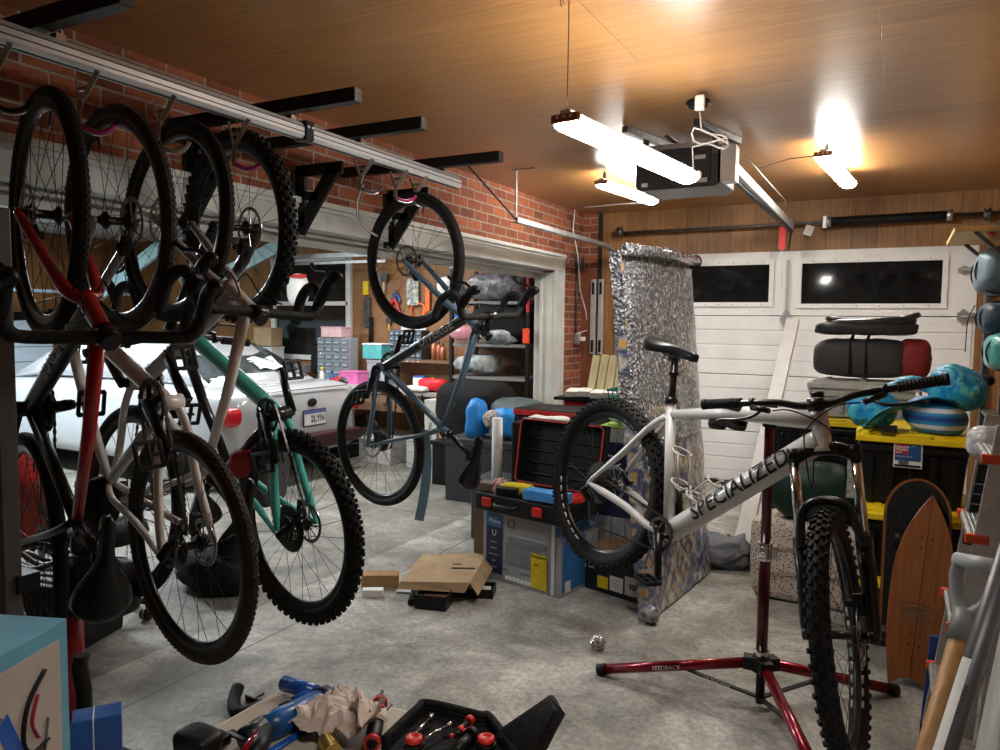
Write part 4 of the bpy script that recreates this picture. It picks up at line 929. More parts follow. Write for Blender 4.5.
# ================================================================= right-hand side: totes, boards, bundles
M_tote = mat('black_tote_plastic', (.008, .008, .009), .38, var=.1)
def tote(label, x, y, z, w, d, h, rz=0., group='black and yellow storage totes', sticker=False, lidm=None, bodym=None):
    t = thing('storage_tote', label, 'storage tote', (x, y, z), rz, group)
    b = MB(); k = .90; hb = h - .02
    b.box((0, 0, hb / 2 - .0), (w * k, d * k, hb), None, 0, 1.0)
    for i in range(len(b.v)):
        vx, vy, vz = b.v[i]; s_ = .92 if vz < .01 else 1.03; b.v[i] = (vx * s_, vy * s_, vz)
    for q in (-.36, -.18, 0, .18, .36): b.bar((q * w, -d * k / 2 * .95, .02), (q * w, -d * k / 2 * 1.035, hb - .06), .03, .012, up=(0, -1, 0)); 
    b.box((0, -d * k / 2 * 1.03, hb - .035), (w * .92, .02, .03)); b.box((-w * k / 2 * 1.03, 0, hb - .035), (.02, d * .9, .03))
    b.build('body', bodym or M_tote, t, bev=.006)
    l = MB(); l.box((0, 0, h - .012), (w, d, .028)); l.box((0, 0, h + .008), (w * .9, d * .88, .02)); 
    for q in (-1, 1): l.box((0, q * d * .47, h + .008), (w * .3, d * .05, .018))
    for qx in (-.33, 0, .33):
        l.box((qx * w, 0, h + .02), (.03, d * .8, .008))
    l.build('lid', lidm or M_yel, t, bev=.007)
    for q in (-1, 1):
        MB().box((q * (w * .5 + .004), 0, h - .03), (.012, .12, .05)).build('latch', lidm or M_yel, t, bev=.004)
    if sticker:
        yf = -d * k / 2 * 1.03 - .012; xs_ = -.02
        s = MB(); s.box((xs_, yf, .235), (.115, .003, .12)); s.box((xs_ - .026, yf - .002, .262), (.052, .002, .05), m=1); s.box((xs_ + .026, yf - .002, .262), (.05, .002, .05), m=2); s.box((xs_, yf - .002, .222), (.104, .002, .03), m=2); s.box((xs_, yf - .002, .184), (.104, .002, .010), m=3)
        for k_ in range(10): s.box((xs_ - .035 + .004 * k_, yf - .002, .198), (.0018 if k_ % 3 else .003, .002, .014), m=3)
        s.build('label_sticker', [M_paperw, mat('label_red', (.45, .02, .03), .4), mat('label_blue', (.02, .08, .25), .4), M_ink], t)
        for i, (tx, sz) in enumerate((('27', .011), ('GALLON', .013), ('TOUGH', .013), ('BOX', .011))): text(tx, sz, M_inkw, t, (xs_ - .048, yf - .003, .281 - .0125 * i), (1, 0, 0), (0, 0, 1), align='LEFT', bold=.02)
        text('STORAGE TOTE', .009, M_inkw, t, (xs_ - .048, yf - .003, .226), (1, 0, 0), (0, 0, 1), align='LEFT'); text('102 L', .008, M_inkw, t, (xs_ + .01, yf - .003, .275), (1, 0, 0), (0, 0, 1), align='LEFT')
    return t
tote('black tote with yellow lid under the other two of its stack, behind the longboard', .12, 4.06, 0, .48, .62, .31)
tote('black tote with yellow lid between the other two, behind the top of the longboard', .11, 4.05, .337, .50, .64, .29)
tote('black tote with yellow lid and white-edged label, topmost under the blue bundles', .075, 4.13, .657, .47, .62, .31, sticker=True)
tote('black tote with yellow lid behind the green bag', -.36, 4.72, .327, .64, .42, .30)
tote('black tote with yellow lid behind the bicycle head tube, under the grey bin', -.35, 4.74, .657, .62, .42, .28)
tote('black tote low at the back, under the tote behind the green bag', -.36, 4.73, 0, .62, .42, .30)
tote('light grey lidded bin under the grey and red duffel bag', -.17, 4.74, .963, .56, .40, .185, group=None, lidm=mat('light_grey_lid', (.50, .51, .50), .5), bodym=mat('light_grey_bin', (.42, .43, .42), .5))
# duffel bag
t = thing('duffel_bag', 'dark grey duffel bag with red end lying on the light grey bin', 'duffel bag', (-.16, 4.72, 1.185)); 
b = MB(); b.blob((-.03, 0, .105), (.50, .30, .22), .45, .012, 5, 3); b.build('body', mat('charcoal_nylon', (.045, .045, .052), .6, bump=.4, bscale=40), t)
b = MB(); b.blob((.235, 0, .11), (.16, .28, .22), .5, .012, 6, 5); b.build('end_panel', mat('dark_red_nylon', (.28, .02, .02), .6, bump=.3), t)
for x in (-.08, .0): b = MB(); b.tube(smooth([(x, -.158, .02), (x, -.165, .1), (x, -.12, .205), (x + .01, 0, .23), (x, .12, .2)], 4), .013, 8, flat=.3); b.build('strap', M_fab, t)
t = MB(); t.blob((0, 0, .0), (.52, .26, .07), .35, .007, 7, 8, nu=48, nv=20); t.blob((.02, 0, .035), (.46, .24, .05), .35, .008, 7, 2, RY(-.06), nu=48); t.blob((.19, -.02, .06), (.16, .16, .035), .5, .008, 9, 4, RY(-.25)); t.blob((-.14, -.02, .05), (.14, .16, .04), .5, .008, 9, 6, RY(.15))
o = t.build('folded_bag', mat('black_leatherette', (.03, .031, .034), .35, bump=.3, bscale=20)); o.location = (-.17, 4.70, 1.455); tag(o, 'folded black bag lying on top of the grey and red duffel', 'bag')
# green stuff bag, speckled bundle
o = MB().blob((0, 0, 0), (.50, .32, .30), .75, .02, 5, 4).build('stuff_bag', mat('forest_green_nylon', (.006, .026, .017), .5, bump=.5, bscale=14)); o.location = (-.34, 4.26, .60); tag(o, 'dark green stuffed bag lying on the speckled bundle behind the stand post', 'bag')
b = MB(); b.blob((0, 0, .225), (.62, .30, .45), .22, .012, 4, 6); 
for k in (.17, .30): b.tube(smooth([(-.31, -.1, k), (-.2, -.156, k - .01), (.0, -.16, k + .006), (.3, -.15, k)], 4), .004, 6, m=1)
o = b.build('speckled_bundle', [pattern_mat('speckled_cloth', 'speckle'), mat('seam_grey', (.3, .26, .23), .8)]); o.location = (-.36, 4.30, 0); tag(o, 'cream cloth bundle with brown speckles standing on the floor under the green bag', 'bundle')
# newspaper-coloured sheet between totes
o = MB().box((0, 0, .12), (.14, .01, .26)).build('grey_board', mat('grey_print', (.32, .32, .31), .8, var=.3, scale=60)); o.location = (-.13, 4.02, .64); tag(o, 'small grey printed board standing left of the labelled tote', 'board')
o = MB().box((0, 0, .15), (.02, .3, .3)).build('grey_board', mat('grey_print', (.3, .3, .3), .8)) if 0 else None
# blue bundles
M_td = pattern_mat('tie_dye_cloth', 'tiedye'); M_st = pattern_mat('striped_towel', 'stripes'); M_cy = mat('cyan_nylon', (.01, .30, .50), .4, bump=.5, bscale=16)
def lump(name, label, cat, c, d, mats, seed, e=.75, amp=.02, rot=None, extra=None, fr=5):
    b = MB(); b.blob((0, 0, 0), d, e, amp, fr, seed, rot)
    if extra: extra(b)
    o = b.build(name, mats); o.location = c; return tag(o, label, cat)
tz = .975
lump('rolled_towel', 'blue towel roll with white stripes lying on the labelled tote', 'towel', (.155, 3.95, tz + .085), (.27, .23, .17), M_st, 3, .8, .008, RZ(-.3) @ RY(.25))
lump('stuff_sack', 'pale blue tie-dyed stuffed sack at the left end of the labelled tote', 'sack', (-.105, 3.97, tz + .105), (.22, .22, .19), M_td, 5, .8, .018)
lump('stuff_sack', 'large blue and green tie-dyed sack on top of the striped towel at the right edge', 'sack', (.245, 4.0, tz + .215), (.26, .24, .20), M_td, 9, .85, .014, RY(.3))
b = MB(); b.sheet(lambda u, v: (-.19 + .36 * u + .02 * math.sin(5 * v), -.17 + .28 * v, .02 + .15 * math.sin(min(1, u * 1.15) * PI * .62) * (1 - .45 * v) + .012 * math.sin(9 * u + 3 * v)), 20, 14)
o = b.build('nylon_sheet', M_cy, solid=.006); o.location = (.055, 3.98, tz + .01); tag(o, 'smooth cyan nylon sheet draped between the tie-dyed sacks', 'sheet')
b = MB(); b.tube(smooth([(0, 0, 0), (.1, .02, .03), (.2, 0, .01), (.32, -.02, .05)], 5), [.03] * 3 + [.045] * 13, 12, flat=.7)
o = b.build('nylon_strap', M_cy); o.location = (-.04, 4.06, tz + .20); tag(o, 'twisted cyan strap running over the sacks behind the handlebar', 'strap')
o = MB().box((0, 0, 0), (.075, .03, .028)).build('tape_box', [M_ink]); o.location = (-.03, 3.83, tz + .03); tag(o, 'tiny black box with green print on the front edge of the labelled tote', 'box')
text('V8', .018, mat('green_print', (.3, .6, .1), .5), o, (-.015, -.016, 0), (1, 0, 0), (0, 0, 1)) if 0 else None
# longboards
def board(label, M, L, W, fish, m, wood):
    t = thing('longboard', label, 'skateboard', M=M); n = 40; pts = []
    for k in range(n + 1):
        u = k / n; z = L * u
        w = W / 2 * (1 - max(0, (u - .52) / .48) ** 2.3) if u > .52 else W / 2 * (1 - .34 * ((.52 - u) / .52) ** 2.4)
        pts.append((w, z))
    outline = [(x, z) for x, z in pts] + [(-x, z) for x, z in pts[::-1]]
    if fish: outline += [(-W * .15, .03), (0, .045), (W * .15, .03)]
    d = MB(); d.prism(outline, (0, 0, 0), (1, 0, 0), (0, 0, 1), -.009)
    d.build('deck', wood, t, bev=.002)
    g = MB(); g.prism([(x * .985, z * .99 + .003) for x, z in outline], (0, .0095, 0), (1, 0, 0), (0, 0, 1), -.001); g.build('grip_tape', M_fab, t)
    # fixings and trucks: the deck underside faces -y, so the trucks sit on the far side here
    s = MB()
    for z0 in (.24, .74):
        for x in (-.018, .018):
            for z in (-.017, .017): s.cyl((x, -.0015, L * z0 + z * 1.3), (x, .001, L * z0 + z * 1.3), .004, 8)
    s.build('screw', M_ink, t)
    for z0 in (.24, .74):
        s = MB(); s.box((0, .02, L * z0), (.06, .02, .08)); s.cyl((-.085, .05, L * z0), (.085, .05, L * z0), .008, 10); s.tube([(0, .03, L * z0 - .02), (0, .05, L * z0)], .016, 10); tr = s.build('truck', M_dsteel, t)
        for q in (-1, 1): w_ = MB(); w_.lathe([(.012, -.022), (.028, -.024), (.032, -.015), (.032, .015), (.028, .024), (.012, .022)], (q * .1, .05, L * z0), (1, 0, 0), 20); w_.build('wheel', M_black, tr)
    return t
M_wood = plank_mat('longboard_walnut', 'ZXY', (.27, .095, .022), (.15, .045, .011), (.2, .1, .05), 5, 5, .35, grain=(1, 14, 1), scale=5, coat=.4)
sb = V((.09, 3.40, .0)); 
lb = board('wooden fishtail longboard standing on its tail in front of the black totes', Matrix.Translation(sb) @ Matrix.Rotation(-.33, 4, 'X') @ Matrix.Rotation(.08, 4, 'Y'), .80, .225, True, None, M_wood)
# engraved emblem
e = MB(); e.tube([(.062 * math.cos(a), -.001, .30 + .026 * math.sin(a)) for a in [k * PI / 16 for k in range(32)]], .0022, 4, closed=True); e.tube([(.052 * math.cos(a), -.001, .30 + .019 * math.sin(a)) for a in [k * PI / 16 for k in range(32)]], .0012, 4, closed=True)
for q in (-1, 1):
    for j in range(7): x = (j - 3) * .019; e.tube([(x - .008, -.001, .30 + q * (.040 - abs(x) * .16)), (x, -.001, .30 + q * (.050 - abs(x) * .16)), (x + .008, -.001, .30 + q * (.040 - abs(x) * .16))], .0016, 4)
e.build('emblem', mat('burnt_emblem', (.12, .10, .085), .6), lb)
text('ARBOR', .024, mat('burnt_emblem', (.12, .1, .085), .6), lb, (0, -.0005, .30), (1, 0, 0), (0, 0, 1), bold=.01)
bb = MB(); bb.prism([(.13 * math.cos(a), .17 * math.sin(a)) for a in [k * PI / 24 for k in range(25)]] + [(-.13, -.5), (.13, -.5)], (0, 0, 0), (1, 0, 0), (0, 0, 1), -.010, 0); bb.prism([(.118 * math.cos(a), .16 * math.sin(a)) for a in [k * PI / 24 for k in range(25)]] + [(-.118, -.49), (.118, -.49)], (0, -.0005, 0), (1, 0, 0), (0, 0, 1), .002, 1)
o = bb.build('longboard', [M_wood, M_fab]); o.matrix_world = Matrix.Translation((.10, 3.665, .645)) @ Matrix.Rotation(-.16, 4, 'X'); tag(o, 'round-nosed longboard with black grip top standing behind the fishtail longboard', 'skateboard')
# ================================================================= ladder, shovel, pipe, wrapped slab
t = thing('step_ladder', 'folded aluminium step ladder with orange tread caps leaning at the right edge', 'ladder', (0, 0, 0))
M_al2 = mat('ladder_aluminium', (.58, .59, .60), .35, .85)
lx = lambda z: .135 + .125 * z
for yy in (3.02, 2.68):
    s = MB(); s.bar((lx(.03), yy, .03), (lx(1.15), yy, 1.15), .07, .022, up=(1, 0, 0)) if 0 else s.bar((lx(.03) + .02, yy, .03), (lx(1.17) + .02, yy, 1.17), .022, .065, up=(1, 0, -.12)); 
    s.build('side_rail', M_al2, t, bev=.002)
    MB().box((lx(.02) + .02, yy, .025), (.07, .04, .05)).build('foot', M_black, t, bev=.004)
s = MB(); s.bar((.27, 3.02, .03), (.33, 3.02, 1.15), .02, .03); s.bar((.27, 2.68, .03), (.33, 2.68, 1.15), .02, .03); s.bar((.28, 3.02, .4), (.28, 2.68, .4), .02, .02); s.build('rear_frame', M_steel, t)
for z in (.263, .535, .822, 1.07):
    s = MB(); s.box((lx(z) + .0, 2.85, z), (.055, .34, .022))
    for k in range(4): s.box((lx(z) - .02 + .013 * k, 2.85, z + .0125), (.006, .34, .004))
    so = s.build('tread', M_al2, t, bev=.002)
    for yy in (3.03, 2.675): MB().box((lx(z) - .004, yy, z), (.064, .018, .03)).build('tread_cap', mat('orange_cap', (.78, .10, .03), .4), so, bev=.004)
s = MB(); s.box((lx(.60) - .0, 3.00, .60), (.05, .002, .30), RY(.12)); s.build('warning_label', M_ink, t) if 0 else None
s = MB(); x0 = lx(.9) + .055
s.bar((lx(.72) + .02, 2.998, .72), (lx(1.0) + .02, 2.998, 1.0), .002, .05, up=(1, 0, -.12)); s.build('warning_label', M_ink, t)
for k in range(6): text('WARNING DANGER', .0065, M_inkw, t, (lx(.76 + .035 * k) + .02, 2.9965, .76 + .035 * k), (1, 0, 0.0), (0, 0, 1)) if k % 2 else text('READ SAFETY LABEL', .005, M_inkw, t, (lx(.76 + .035 * k) + .02, 2.9965, .76 + .035 * k), (1, 0, 0), (0, 0, 1))
# shovel
t = thing('shovel', 'shovel with grey D-shaped grip and wooden shaft leaning in front of the ladder', 'shovel', (0, 0, 0))
a, b_ = atd(962, 633, 1.70), atd(916, 790, 1.62); d = (a - b_).normalized(); b2 = b_ - d * .40
sd = V((.75, -.66, 0)); sd = (sd - d * sd.dot(d)).normalized()
MB().cyl(b2, a, .0225, 18).build('shaft', mat('oiled_wood', (.40, .20, .06), .5, var=.2, scale=9, stretch=(4, 4, .6), bump=.1), t)
s = MB(); s.tube([a - d * .02, a + d * .05], [.027, .030], 16)
for q in (-1, 1): s.tube(smooth([a + d * .03, a + d * .07 + sd * q * .030, a + d * .13 + sd * q * .052, a + d * .165 + sd * q * .052], 3), [.026, .024, .021, .018, .017, .016, .016, .015, .015, .014], 12, flat=.8)
s.build('grip_socket', mat('grey_grip', (.20, .20, .20), .45), t)
MB().cyl(a + d * .165 - sd * .062, a + d * .165 + sd * .062, .0185, 14).build('grip_bar', mat('light_grey_grip', (.40, .41, .42), .4), t)
s = MB(); s.sheet(lambda u, v: b2 + d * (.02 - .26 * u) + sd * (.11 * (v - .5) * 2 * (1 - max(0, u - .55) ** 2 * 3)) + sd.cross(d) * (.03 * (1 - (2 * v - 1) ** 2)), 8, 8); s.build('blade', M_dsteel, t, solid=.004)
# pipe
a, b_ = atd(1006, 560, 1.35), atd(938, 775, 1.28); t = thing('grey_pole', 'thick dark grey pole with a paper sticker leaning at the bottom right corner', 'pole', (0, 0, 0))
d = (b_ - a).normalized(); MB().cyl(a - d * .25, b_ + d * .42, .0175, 20).build('tube', mat('grey_pole_paint', (.10, .10, .105), .4, .3), t)
pm = a.lerp(b_, .74); sdp = (CC - pm); sdp = (sdp - d * sdp.dot(d)).normalized(); ys_ = sdp.cross(d).normalized()
s = MB(); s.sheet(lambda u, v: pm + d * (.20 * (u - .5)) + (sdp * math.cos((v + .15) * 1.3) + ys_ * -math.sin((v + .15) * 1.3)) * .0182, 6, 10); s.build('sticker', M_paperw, t)
text('MADE IN U.S.A.', .008, M_ink, t, pm - d * .03, d, ys_ * -1 if (ys_.cross(d)).dot(sdp) > 0 else ys_, wrap=.0187)
# wrapped slab
o = MB().box((0, 0, 0), (.05, .60, 1.1)).build('wrapped_slab', mat('foam_wrap', (.62, .62, .61), .4, var=.12, scale=12, bump=.9, bscale=22, coat=.3), bev=.008)
o.matrix_world = Matrix.Translation(atd(1008, 700, 1.50) + V((.03, .05, -.10))) @ Matrix.Rotation(.12, 4, 'Y'); tag(o, 'white foam-wrapped slab leaning at the bottom right corner of the picture', 'slab')
o = MB().bar(ony(935, 636, 3.1), V((ony(926, 700, 3.1).x, 3.1, 0)), .02, .03).build('blue_clip', M_blue); tag(o, 'small blue plastic strip standing between the longboard and the ladder', 'strip')
# crumpled plastic over the ladder
lump('plastic_bag', 'crumpled clear plastic bag lying over the top of the ladder', 'plastic bag', ony(992, 445, 3.0), (.14, .12, .14), mat('crumpled_plastic', (.55, .54, .56), .25, var=.25, scale=14, bump=.8, bscale=30), 11, .9, .02)
# ================================================================= right wall shelf
t = thing('wall_shelf', 'light wooden shelf plank on the right wall above the rolled tarpaulins', 'shelf', (0, 0, 0))
p1 = ony(947, 243, 5.6); MB().box((p1.x + .21, 5.25, p1.z), (.42, .8, .025)).build('plank', mat('pine', (.62, .40, .14), .5, var=.1), t, bev=.002)
s = MB(); s.bar((p1.x + .40, 4.9, p1.z - .3), (p1.x + .10, 4.9, p1.z - .012), .03, .02); s.bar((p1.x + .40, 5.6, p1.z - .3), (p1.x + .10, 5.6, p1.z - .012), .03, .02); s.build('shelf_bracket', M_dsteel, t)
def roll(label, c, r, L, m, ax_='Y', name='rolled_tarpaulin', seed=1, cat='tarpaulin'):
    b = MB(); b.blob((0, 0, 0), (r * 2, L, r * 2), .6, r * .07, 4 / max(r, .1) * .2, seed, nu=36, nv=20)
    for q in (-.25, .25): b.tube([(r * 1.03 * math.cos(a), q * L, r * 1.03 * math.sin(a)) for a in [k * PI / 12 for k in range(24)]], .012, 6, m=1, closed=True, flat=.4)
    o = b.build(name, [m, M_black]); o.location = c; return tag(o, label, cat)
roll('grey-blue rolled sleeping mat hanging under the wooden shelf at the right edge', ony(992, 272, 5.2) + V((.04, 0, 0)), .13, .55, mat('slate_nylon', (.12, .18, .22), .5, bump=.4, bscale=15), seed=4, name='sleeping_mat', cat='mat')
roll('dark navy rolled pad with a hanging strap right of the garage door', ony(992, 318, 4.9) + V((.02, .0, 0)), .085, .5, mat('navy_nylon', (.012, .035, .06), .55, bump=.3), seed=7, name='camping_pad', cat='pad')
roll('shiny teal tarpaulin bundle at the right edge above the tie-dyed sack', ony(1002, 352, 4.6) + V((.02, 0, 0)), .095, .42, mat('teal_tarp', (.10, .42, .42), .3, var=.2, scale=12, bump=.8, bscale=22), seed=9)
s = MB(); s.tube(smooth([ony(975, 305, 4.9), ony(968, 320, 4.9), ony(966, 340, 4.9), ony(965, 352, 4.9)], 4), .007, 8, flat=.4); _w = s.build('strap', M_fab); _w.parent = bpy.data.objects['camping_pad']; _w.matrix_parent_inverse = Matrix.Translation(-bpy.data.objects['camping_pad'].location)
for i, (px, py, r_, c_) in enumerate(((990, 232, .03, M_red), (985, 380, .05, M_fab))):
    lump('cloth_scrap', ['small red scrap lying on the wooden shelf', 'black bundle squeezed under the teal tarpaulin'][i], 'scrap', ony(px, py, 5.0), (r_ * 2, .1, r_ * 1.4), c_, i, .9, .008)
s = MB(); 
for z in (.4, .95, 1.35): s.box((.62, 5.1, z), (.3, 1.0, .02))
for x, y in ((.48, 4.62), (.76, 4.62), (.48, 5.58), (.76, 5.58)): s.box((x, y, .86), (.03, .03, 1.72))
tag(s.build('storage_rack', M_dsteel), 'dark metal rack along the right wall behind the tarpaulins', 'rack')
# white lumber leaning on the garage door
a, b_ = onz(738, 562, .02), ony(793, 320, 6.6); o = MB().bar(a, b_, .10, .05, up=(0, -1, .3)).build('lumber_board', mat('whitewashed_wood', (.40, .40, .39), .5, var=.06, scale=9), bev=.003); tag(o, 'long whitewashed board leaning against the white garage door', 'board')
text('U18', .05, M_dsteel, o, V(a).lerp(b_, .10) + V((.02, -.06, .02)), (b_ - a), V((-1, 0, .3))) if 0 else None
# ================================================================= neighbouring bay through the opening
# low white plinth along the back wall
tag(MB().box((-4.5, 6.86, .11), (3.6, .48, .22)).build('trim_4', M_white, bev=.004), 'x', 'x'); o = bpy.data.objects['trim_4']; del o['label']; del o['category']; struct(o)
# sash window in the back wall
w0, w1, wz0, wz1 = -7.0, -5.80, 1.02, 2.22
wn = MB()
for z, h in ((wz0, .06), ((wz0 + wz1) / 2 + .06, .05), (wz1, .06)): wn.box(((w0 + w1) / 2, YF - .02, z), (w1 - w0, .05, h))
for x in (w0, w1): wn.box((x, YF - .02, (wz0 + wz1) / 2), (.07, .05, wz1 - wz0 + .06))
wo = struct(wn.build('window_1', M_white, bev=.004)); MB().box(((w0 + w1) / 2, YF - .008, (wz0 + wz1) / 2), (w1 - w0, .006, wz1 - wz0)).build('pane', M_glass_dark, wo)
# white horizontal boarding on the far left
b = MB()
for k in range(8): b.box((-9.55, 3.9, .09 + .185 * k), (.04, 3.8, .178))
struct(b.build('door_2', mat('pale_boarding', (.55, .66, .74), .5, var=.04), bev=.004))
# pegboard
MBd = mat('pegboard_brown', (.30, .15, .07), .7, var=.1)
p = MB(); p.box((-4.72, YF - .03, 1.42), (1.75, .012, 1.05)); 
tag(p.build('pegboard', MBd), 'brown pegboard with hanging tools on the back wall of the neighbouring bay', 'pegboard')
# galvanised pipe/track below the ceiling
t = MB(); t.bar((-6.2, 6.6, 2.20), (-2.9, 6.6, 2.20), .03, .05); t.bar((-6.2, 6.6, 2.12), (-4.9, 6.6, 2.12), .02, .03); [t.bar((x, 6.6, 2.2), (x, 6.6, ZC), .02, .01) for x in (-6.1, -3.2)]; tag(t.build('overhead_track', M_steel), 'galvanised overhead track across the neighbouring bay above the pegboard', 'track')
M_sage = mat('pale_teal_paint', (.22, .36, .38), .5)
for a, b_, lb in (((-6.9, 5.6, 2.4), (-8.6, 5.2, 1.3), 'pale teal diagonal brace behind the hanging mountain bicycle'), ((-6.0, 6.3, 2.35), (-6.9, 5.9, 1.85), 'grey teal diagonal brace in front of the dark window')):
    tag(MB().bar(a, b_, .05, .14).build('diagonal_brace', M_sage, bev=.004), lb, 'brace')
tag(MB().box((-8.9, 5.4, 1.78), (.3, 2.6, .03)).build('wall_shelf', mat('pale_blue_shelf', (.35, .45, .55), .5)), 'pale blue shelf on the wooden wall behind the left-hand bicycles', 'shelf')
tag(MB().box((-9.62, 4.7, 2.07), (.03, .5, .3)).build('window_2', M_paperw), 'x', 'x'); o = bpy.data.objects['window_2']; del o['label']; del o['category']; struct(o)
# ------------------------------------------------ silver saloon car, tail towards the opening
car = thing('car', 'white saloon car seen from behind through the opening with rear number plate', 'car', (-4.78, 5.18, 0), PI)   # local +x runs towards the nose
M_carp = mat('car_white_paint', (.50, .52, .54), .25, .2, var=.02, coat=.8)
def loft(mb, secs, m=0, n=32, e=.22):
    vs_ = []; fs = []
    sg = lambda x, p: math.copysign(abs(x) ** p, x)
    for x, hw, z0, z1, tw in secs:
        for k in range(n):
            t_ = 2 * PI * k / n + PI / n; cy, cz = sg(math.cos(t_), e), sg(math.sin(t_), e); z = (z0 + z1) / 2 + (z1 - z0) / 2 * cz
            vs_.append((x, hw * cy * (1 if cz < 0 else tw + (1 - tw) * (1 - cz)), z))
    for i in range(len(secs) - 1):
        for k in range(n): k2 = (k + 1) % n; fs.append((i * n + k, i * n + k2, (i + 1) * n + k2, (i + 1) * n + k))
    fs += [tuple(range(n))[::-1], tuple(range((len(secs) - 1) * n, len(secs) * n))]
    mb.add(vs_, fs, m, True)
b = MB(); loft(b, [(0.0, .70, .30, .80, .95), (.04, .80, .24, .86, .95), (.2, .86, .20, .885, .94), (.8, .88, .18, .90, .92), (1.6, .88, .18, .90, .9), (3.2, .88, .18, .88, .9), (4.0, .86, .18, .80, .92), (4.4, .80, .2, .68, .92), (4.5, .66, .3, .58, .9)])
cb = b.build('body', M_carp, car)
b = MB(); loft(b, [(.45, .70, .86, .89, .9), (.95, .70, .86, 1.16, .86), (1.25, .69, .86, 1.30, .82), (2.1, .69, .86, 1.33, .80), (2.7, .70, .86, 1.24, .82), (3.3, .74, .84, .88, .9)], e=.4)
b.build('roof', M_carp, car)
gm = mat('car_glass', (.05, .065, .07), .08, var=.2, coat=1)
q = MB(); q.sheet(lambda u, v: (.50 + .64 * v + .012 * 0, (u - .5) * (1.24 - .20 * v), .905 + .325 * v + .02 * math.sin(PI * v)), 6, 6); q.build('rear_window', gm, car, solid=.01)
for s_ in (-1, 1):
    q = MB(); q.prism([(1.0, .90), (2.0, .90), (2.0, 1.27), (1.35, 1.26)], (0, s_ * .665, 0), (1, 0, 0), (0, -s_ * .22, 1), .01 * s_); q.prism([(2.06, .90), (3.1, .90), (2.65, 1.2), (2.06, 1.27)], (0, s_ * .665, 0), (1, 0, 0), (0, -s_ * .22, 1), .01 * s_); q.build('side_window', gm, car)
    q = MB(); q.blob((.09, s_ * .70, .66), (.16, .34, .17), .5); q.build('tail_light', mat('tail_light_red', (.55, .01, .015), .15, coat=1), car)
    for x in (.75, 3.6):
        wl = MB(); wl.lathe([(.12, -.09), (.29, -.1), (.315, -.07), (.315, .07), (.29, .1), (.12, .09)], (x, s_ * .80, .30), (0, 1, 0), 32); wo_ = wl.build('wheel', M_rubber, car); rm = MB(); rm.lathe([(.0, .0), (.05, .02), (.2, .012), (.21, .0)], (x, s_ * .895, .30), (0, s_, 0), 24); rm.build('hubcap', M_silver, wo_)
q = MB(); q.box((1.9, -.885, .76), (.16, .03, .03)); q.box((2.8, -.885, .76), (.16, .03, .03)); q.build('door_handle', M_carp, car, bev=.008)
q = MB(); 
for x in (.98, 2.03, 3.2): q.box((x, -.882, .58), (.006, .006, .55))
q.box((.0, 0, .845), (.012, 1.25, .006)); q.build('panel_gap', M_dark, car)
q = MB(); q.blob((-.03, 0, .36), (.12, 1.62, .14), .4); q.build('bumper', mat('dark_red_bumper', (.035, .004, .006), .5), car)
q = MB(); q.lathe([(.0, -.004), (.06, -.004), (.065, 0), (.06, .004), (0, .004)], (0, 0, 0), (1, 0, 0), 24); eo = q.build('emblem', M_ink, car); eo.matrix_local = Matrix.Translation((-.010, -.12, .715)) @ Matrix.Diagonal((1, 1, .62, 1))
for yy, zz, r_ in ((.022, .006, .014), (-.01, .01, .006), (-.03, .0, .006), (-.015, -.014, .006)): pass
s = MB(); [s.lathe([(0, -.001), (r_, -.001), (r_, .001), (0, .001)], (-.016, -.12 + yy, .715 + zz), (1, 0, 0), 8) for yy, zz, r_ in ((.022, .006, .012), (-.008, .010, .005), (-.028, .004, .005), (-.012, -.010, .005))]; s.build('emblem_star', M_silver, eo, local=eo.matrix_local.inverted())
q = MB(); q.box((-.022, -.14, .575), (.006, .305, .155)); q.box((-.026, -.14, .575), (.004, .285, .135), m=1); q.box((-.028, -.14, .63), (.004, .285, .03), m=2); po = q.build('number_plate', [M_black, M_paperw, mat('plate_blue', (.10, .12, .35), .4)], car, bev=.002)
text('8AB 2LYN', .062, mat('plate_ink', (.01, .02, .12), .4), po, (-.031, -.02, .605), (0, -1, 0), (0, 0, 1), sx=.92) if 0 else text('2LYN', .085, mat('plate_ink', (.01, .02, .12), .4), po, (-.031, -.17, .563), (0, -1, 0), (0, 0, 1), sx=.92, bold=.02)
q = MB(); q.sheet(lambda u, v: (.62 + .20 * v, -.10 - .34 * u, 1.0 + .10 * v + .012 * math.sin(9 * u + 5 * v)), 8, 6); q.build('paper_behind_glass', M_paperw, car)
# ------------------------------------------------ workbench
bt = .76
t = thing('workbench', 'cluttered workbench with dark drawers under the pegboard in the neighbouring bay', 'workbench', (-5.12, 6.62, 0))
M_bw = mat('bench_wood', (.20, .11, .06), .6)
MB().box((0, 0, bt - .02), (2.3, .62, .04)).build('worktop', mat('bench_top', (.42, .38, .36), .6, var=.2, scale=6), t, bev=.003)
for k in range(4): d_ = MB(); d_.box((-.75 + .40 * k, -.28, bt - .14), (.38, .03, .17)); do = d_.build('drawer', M_bw, t, bev=.003); MB().box((-.75 + .40 * k, -.305, bt - .14), (.10, .02, .015)).build('handle', M_dsteel, do)
for x in (-1.1, 1.1):
    for y in (-.26, .26): MB().box((x, y, (bt - .04) / 2 + .11), (.06, .06, bt - .26)).build('leg', M_bw, t)
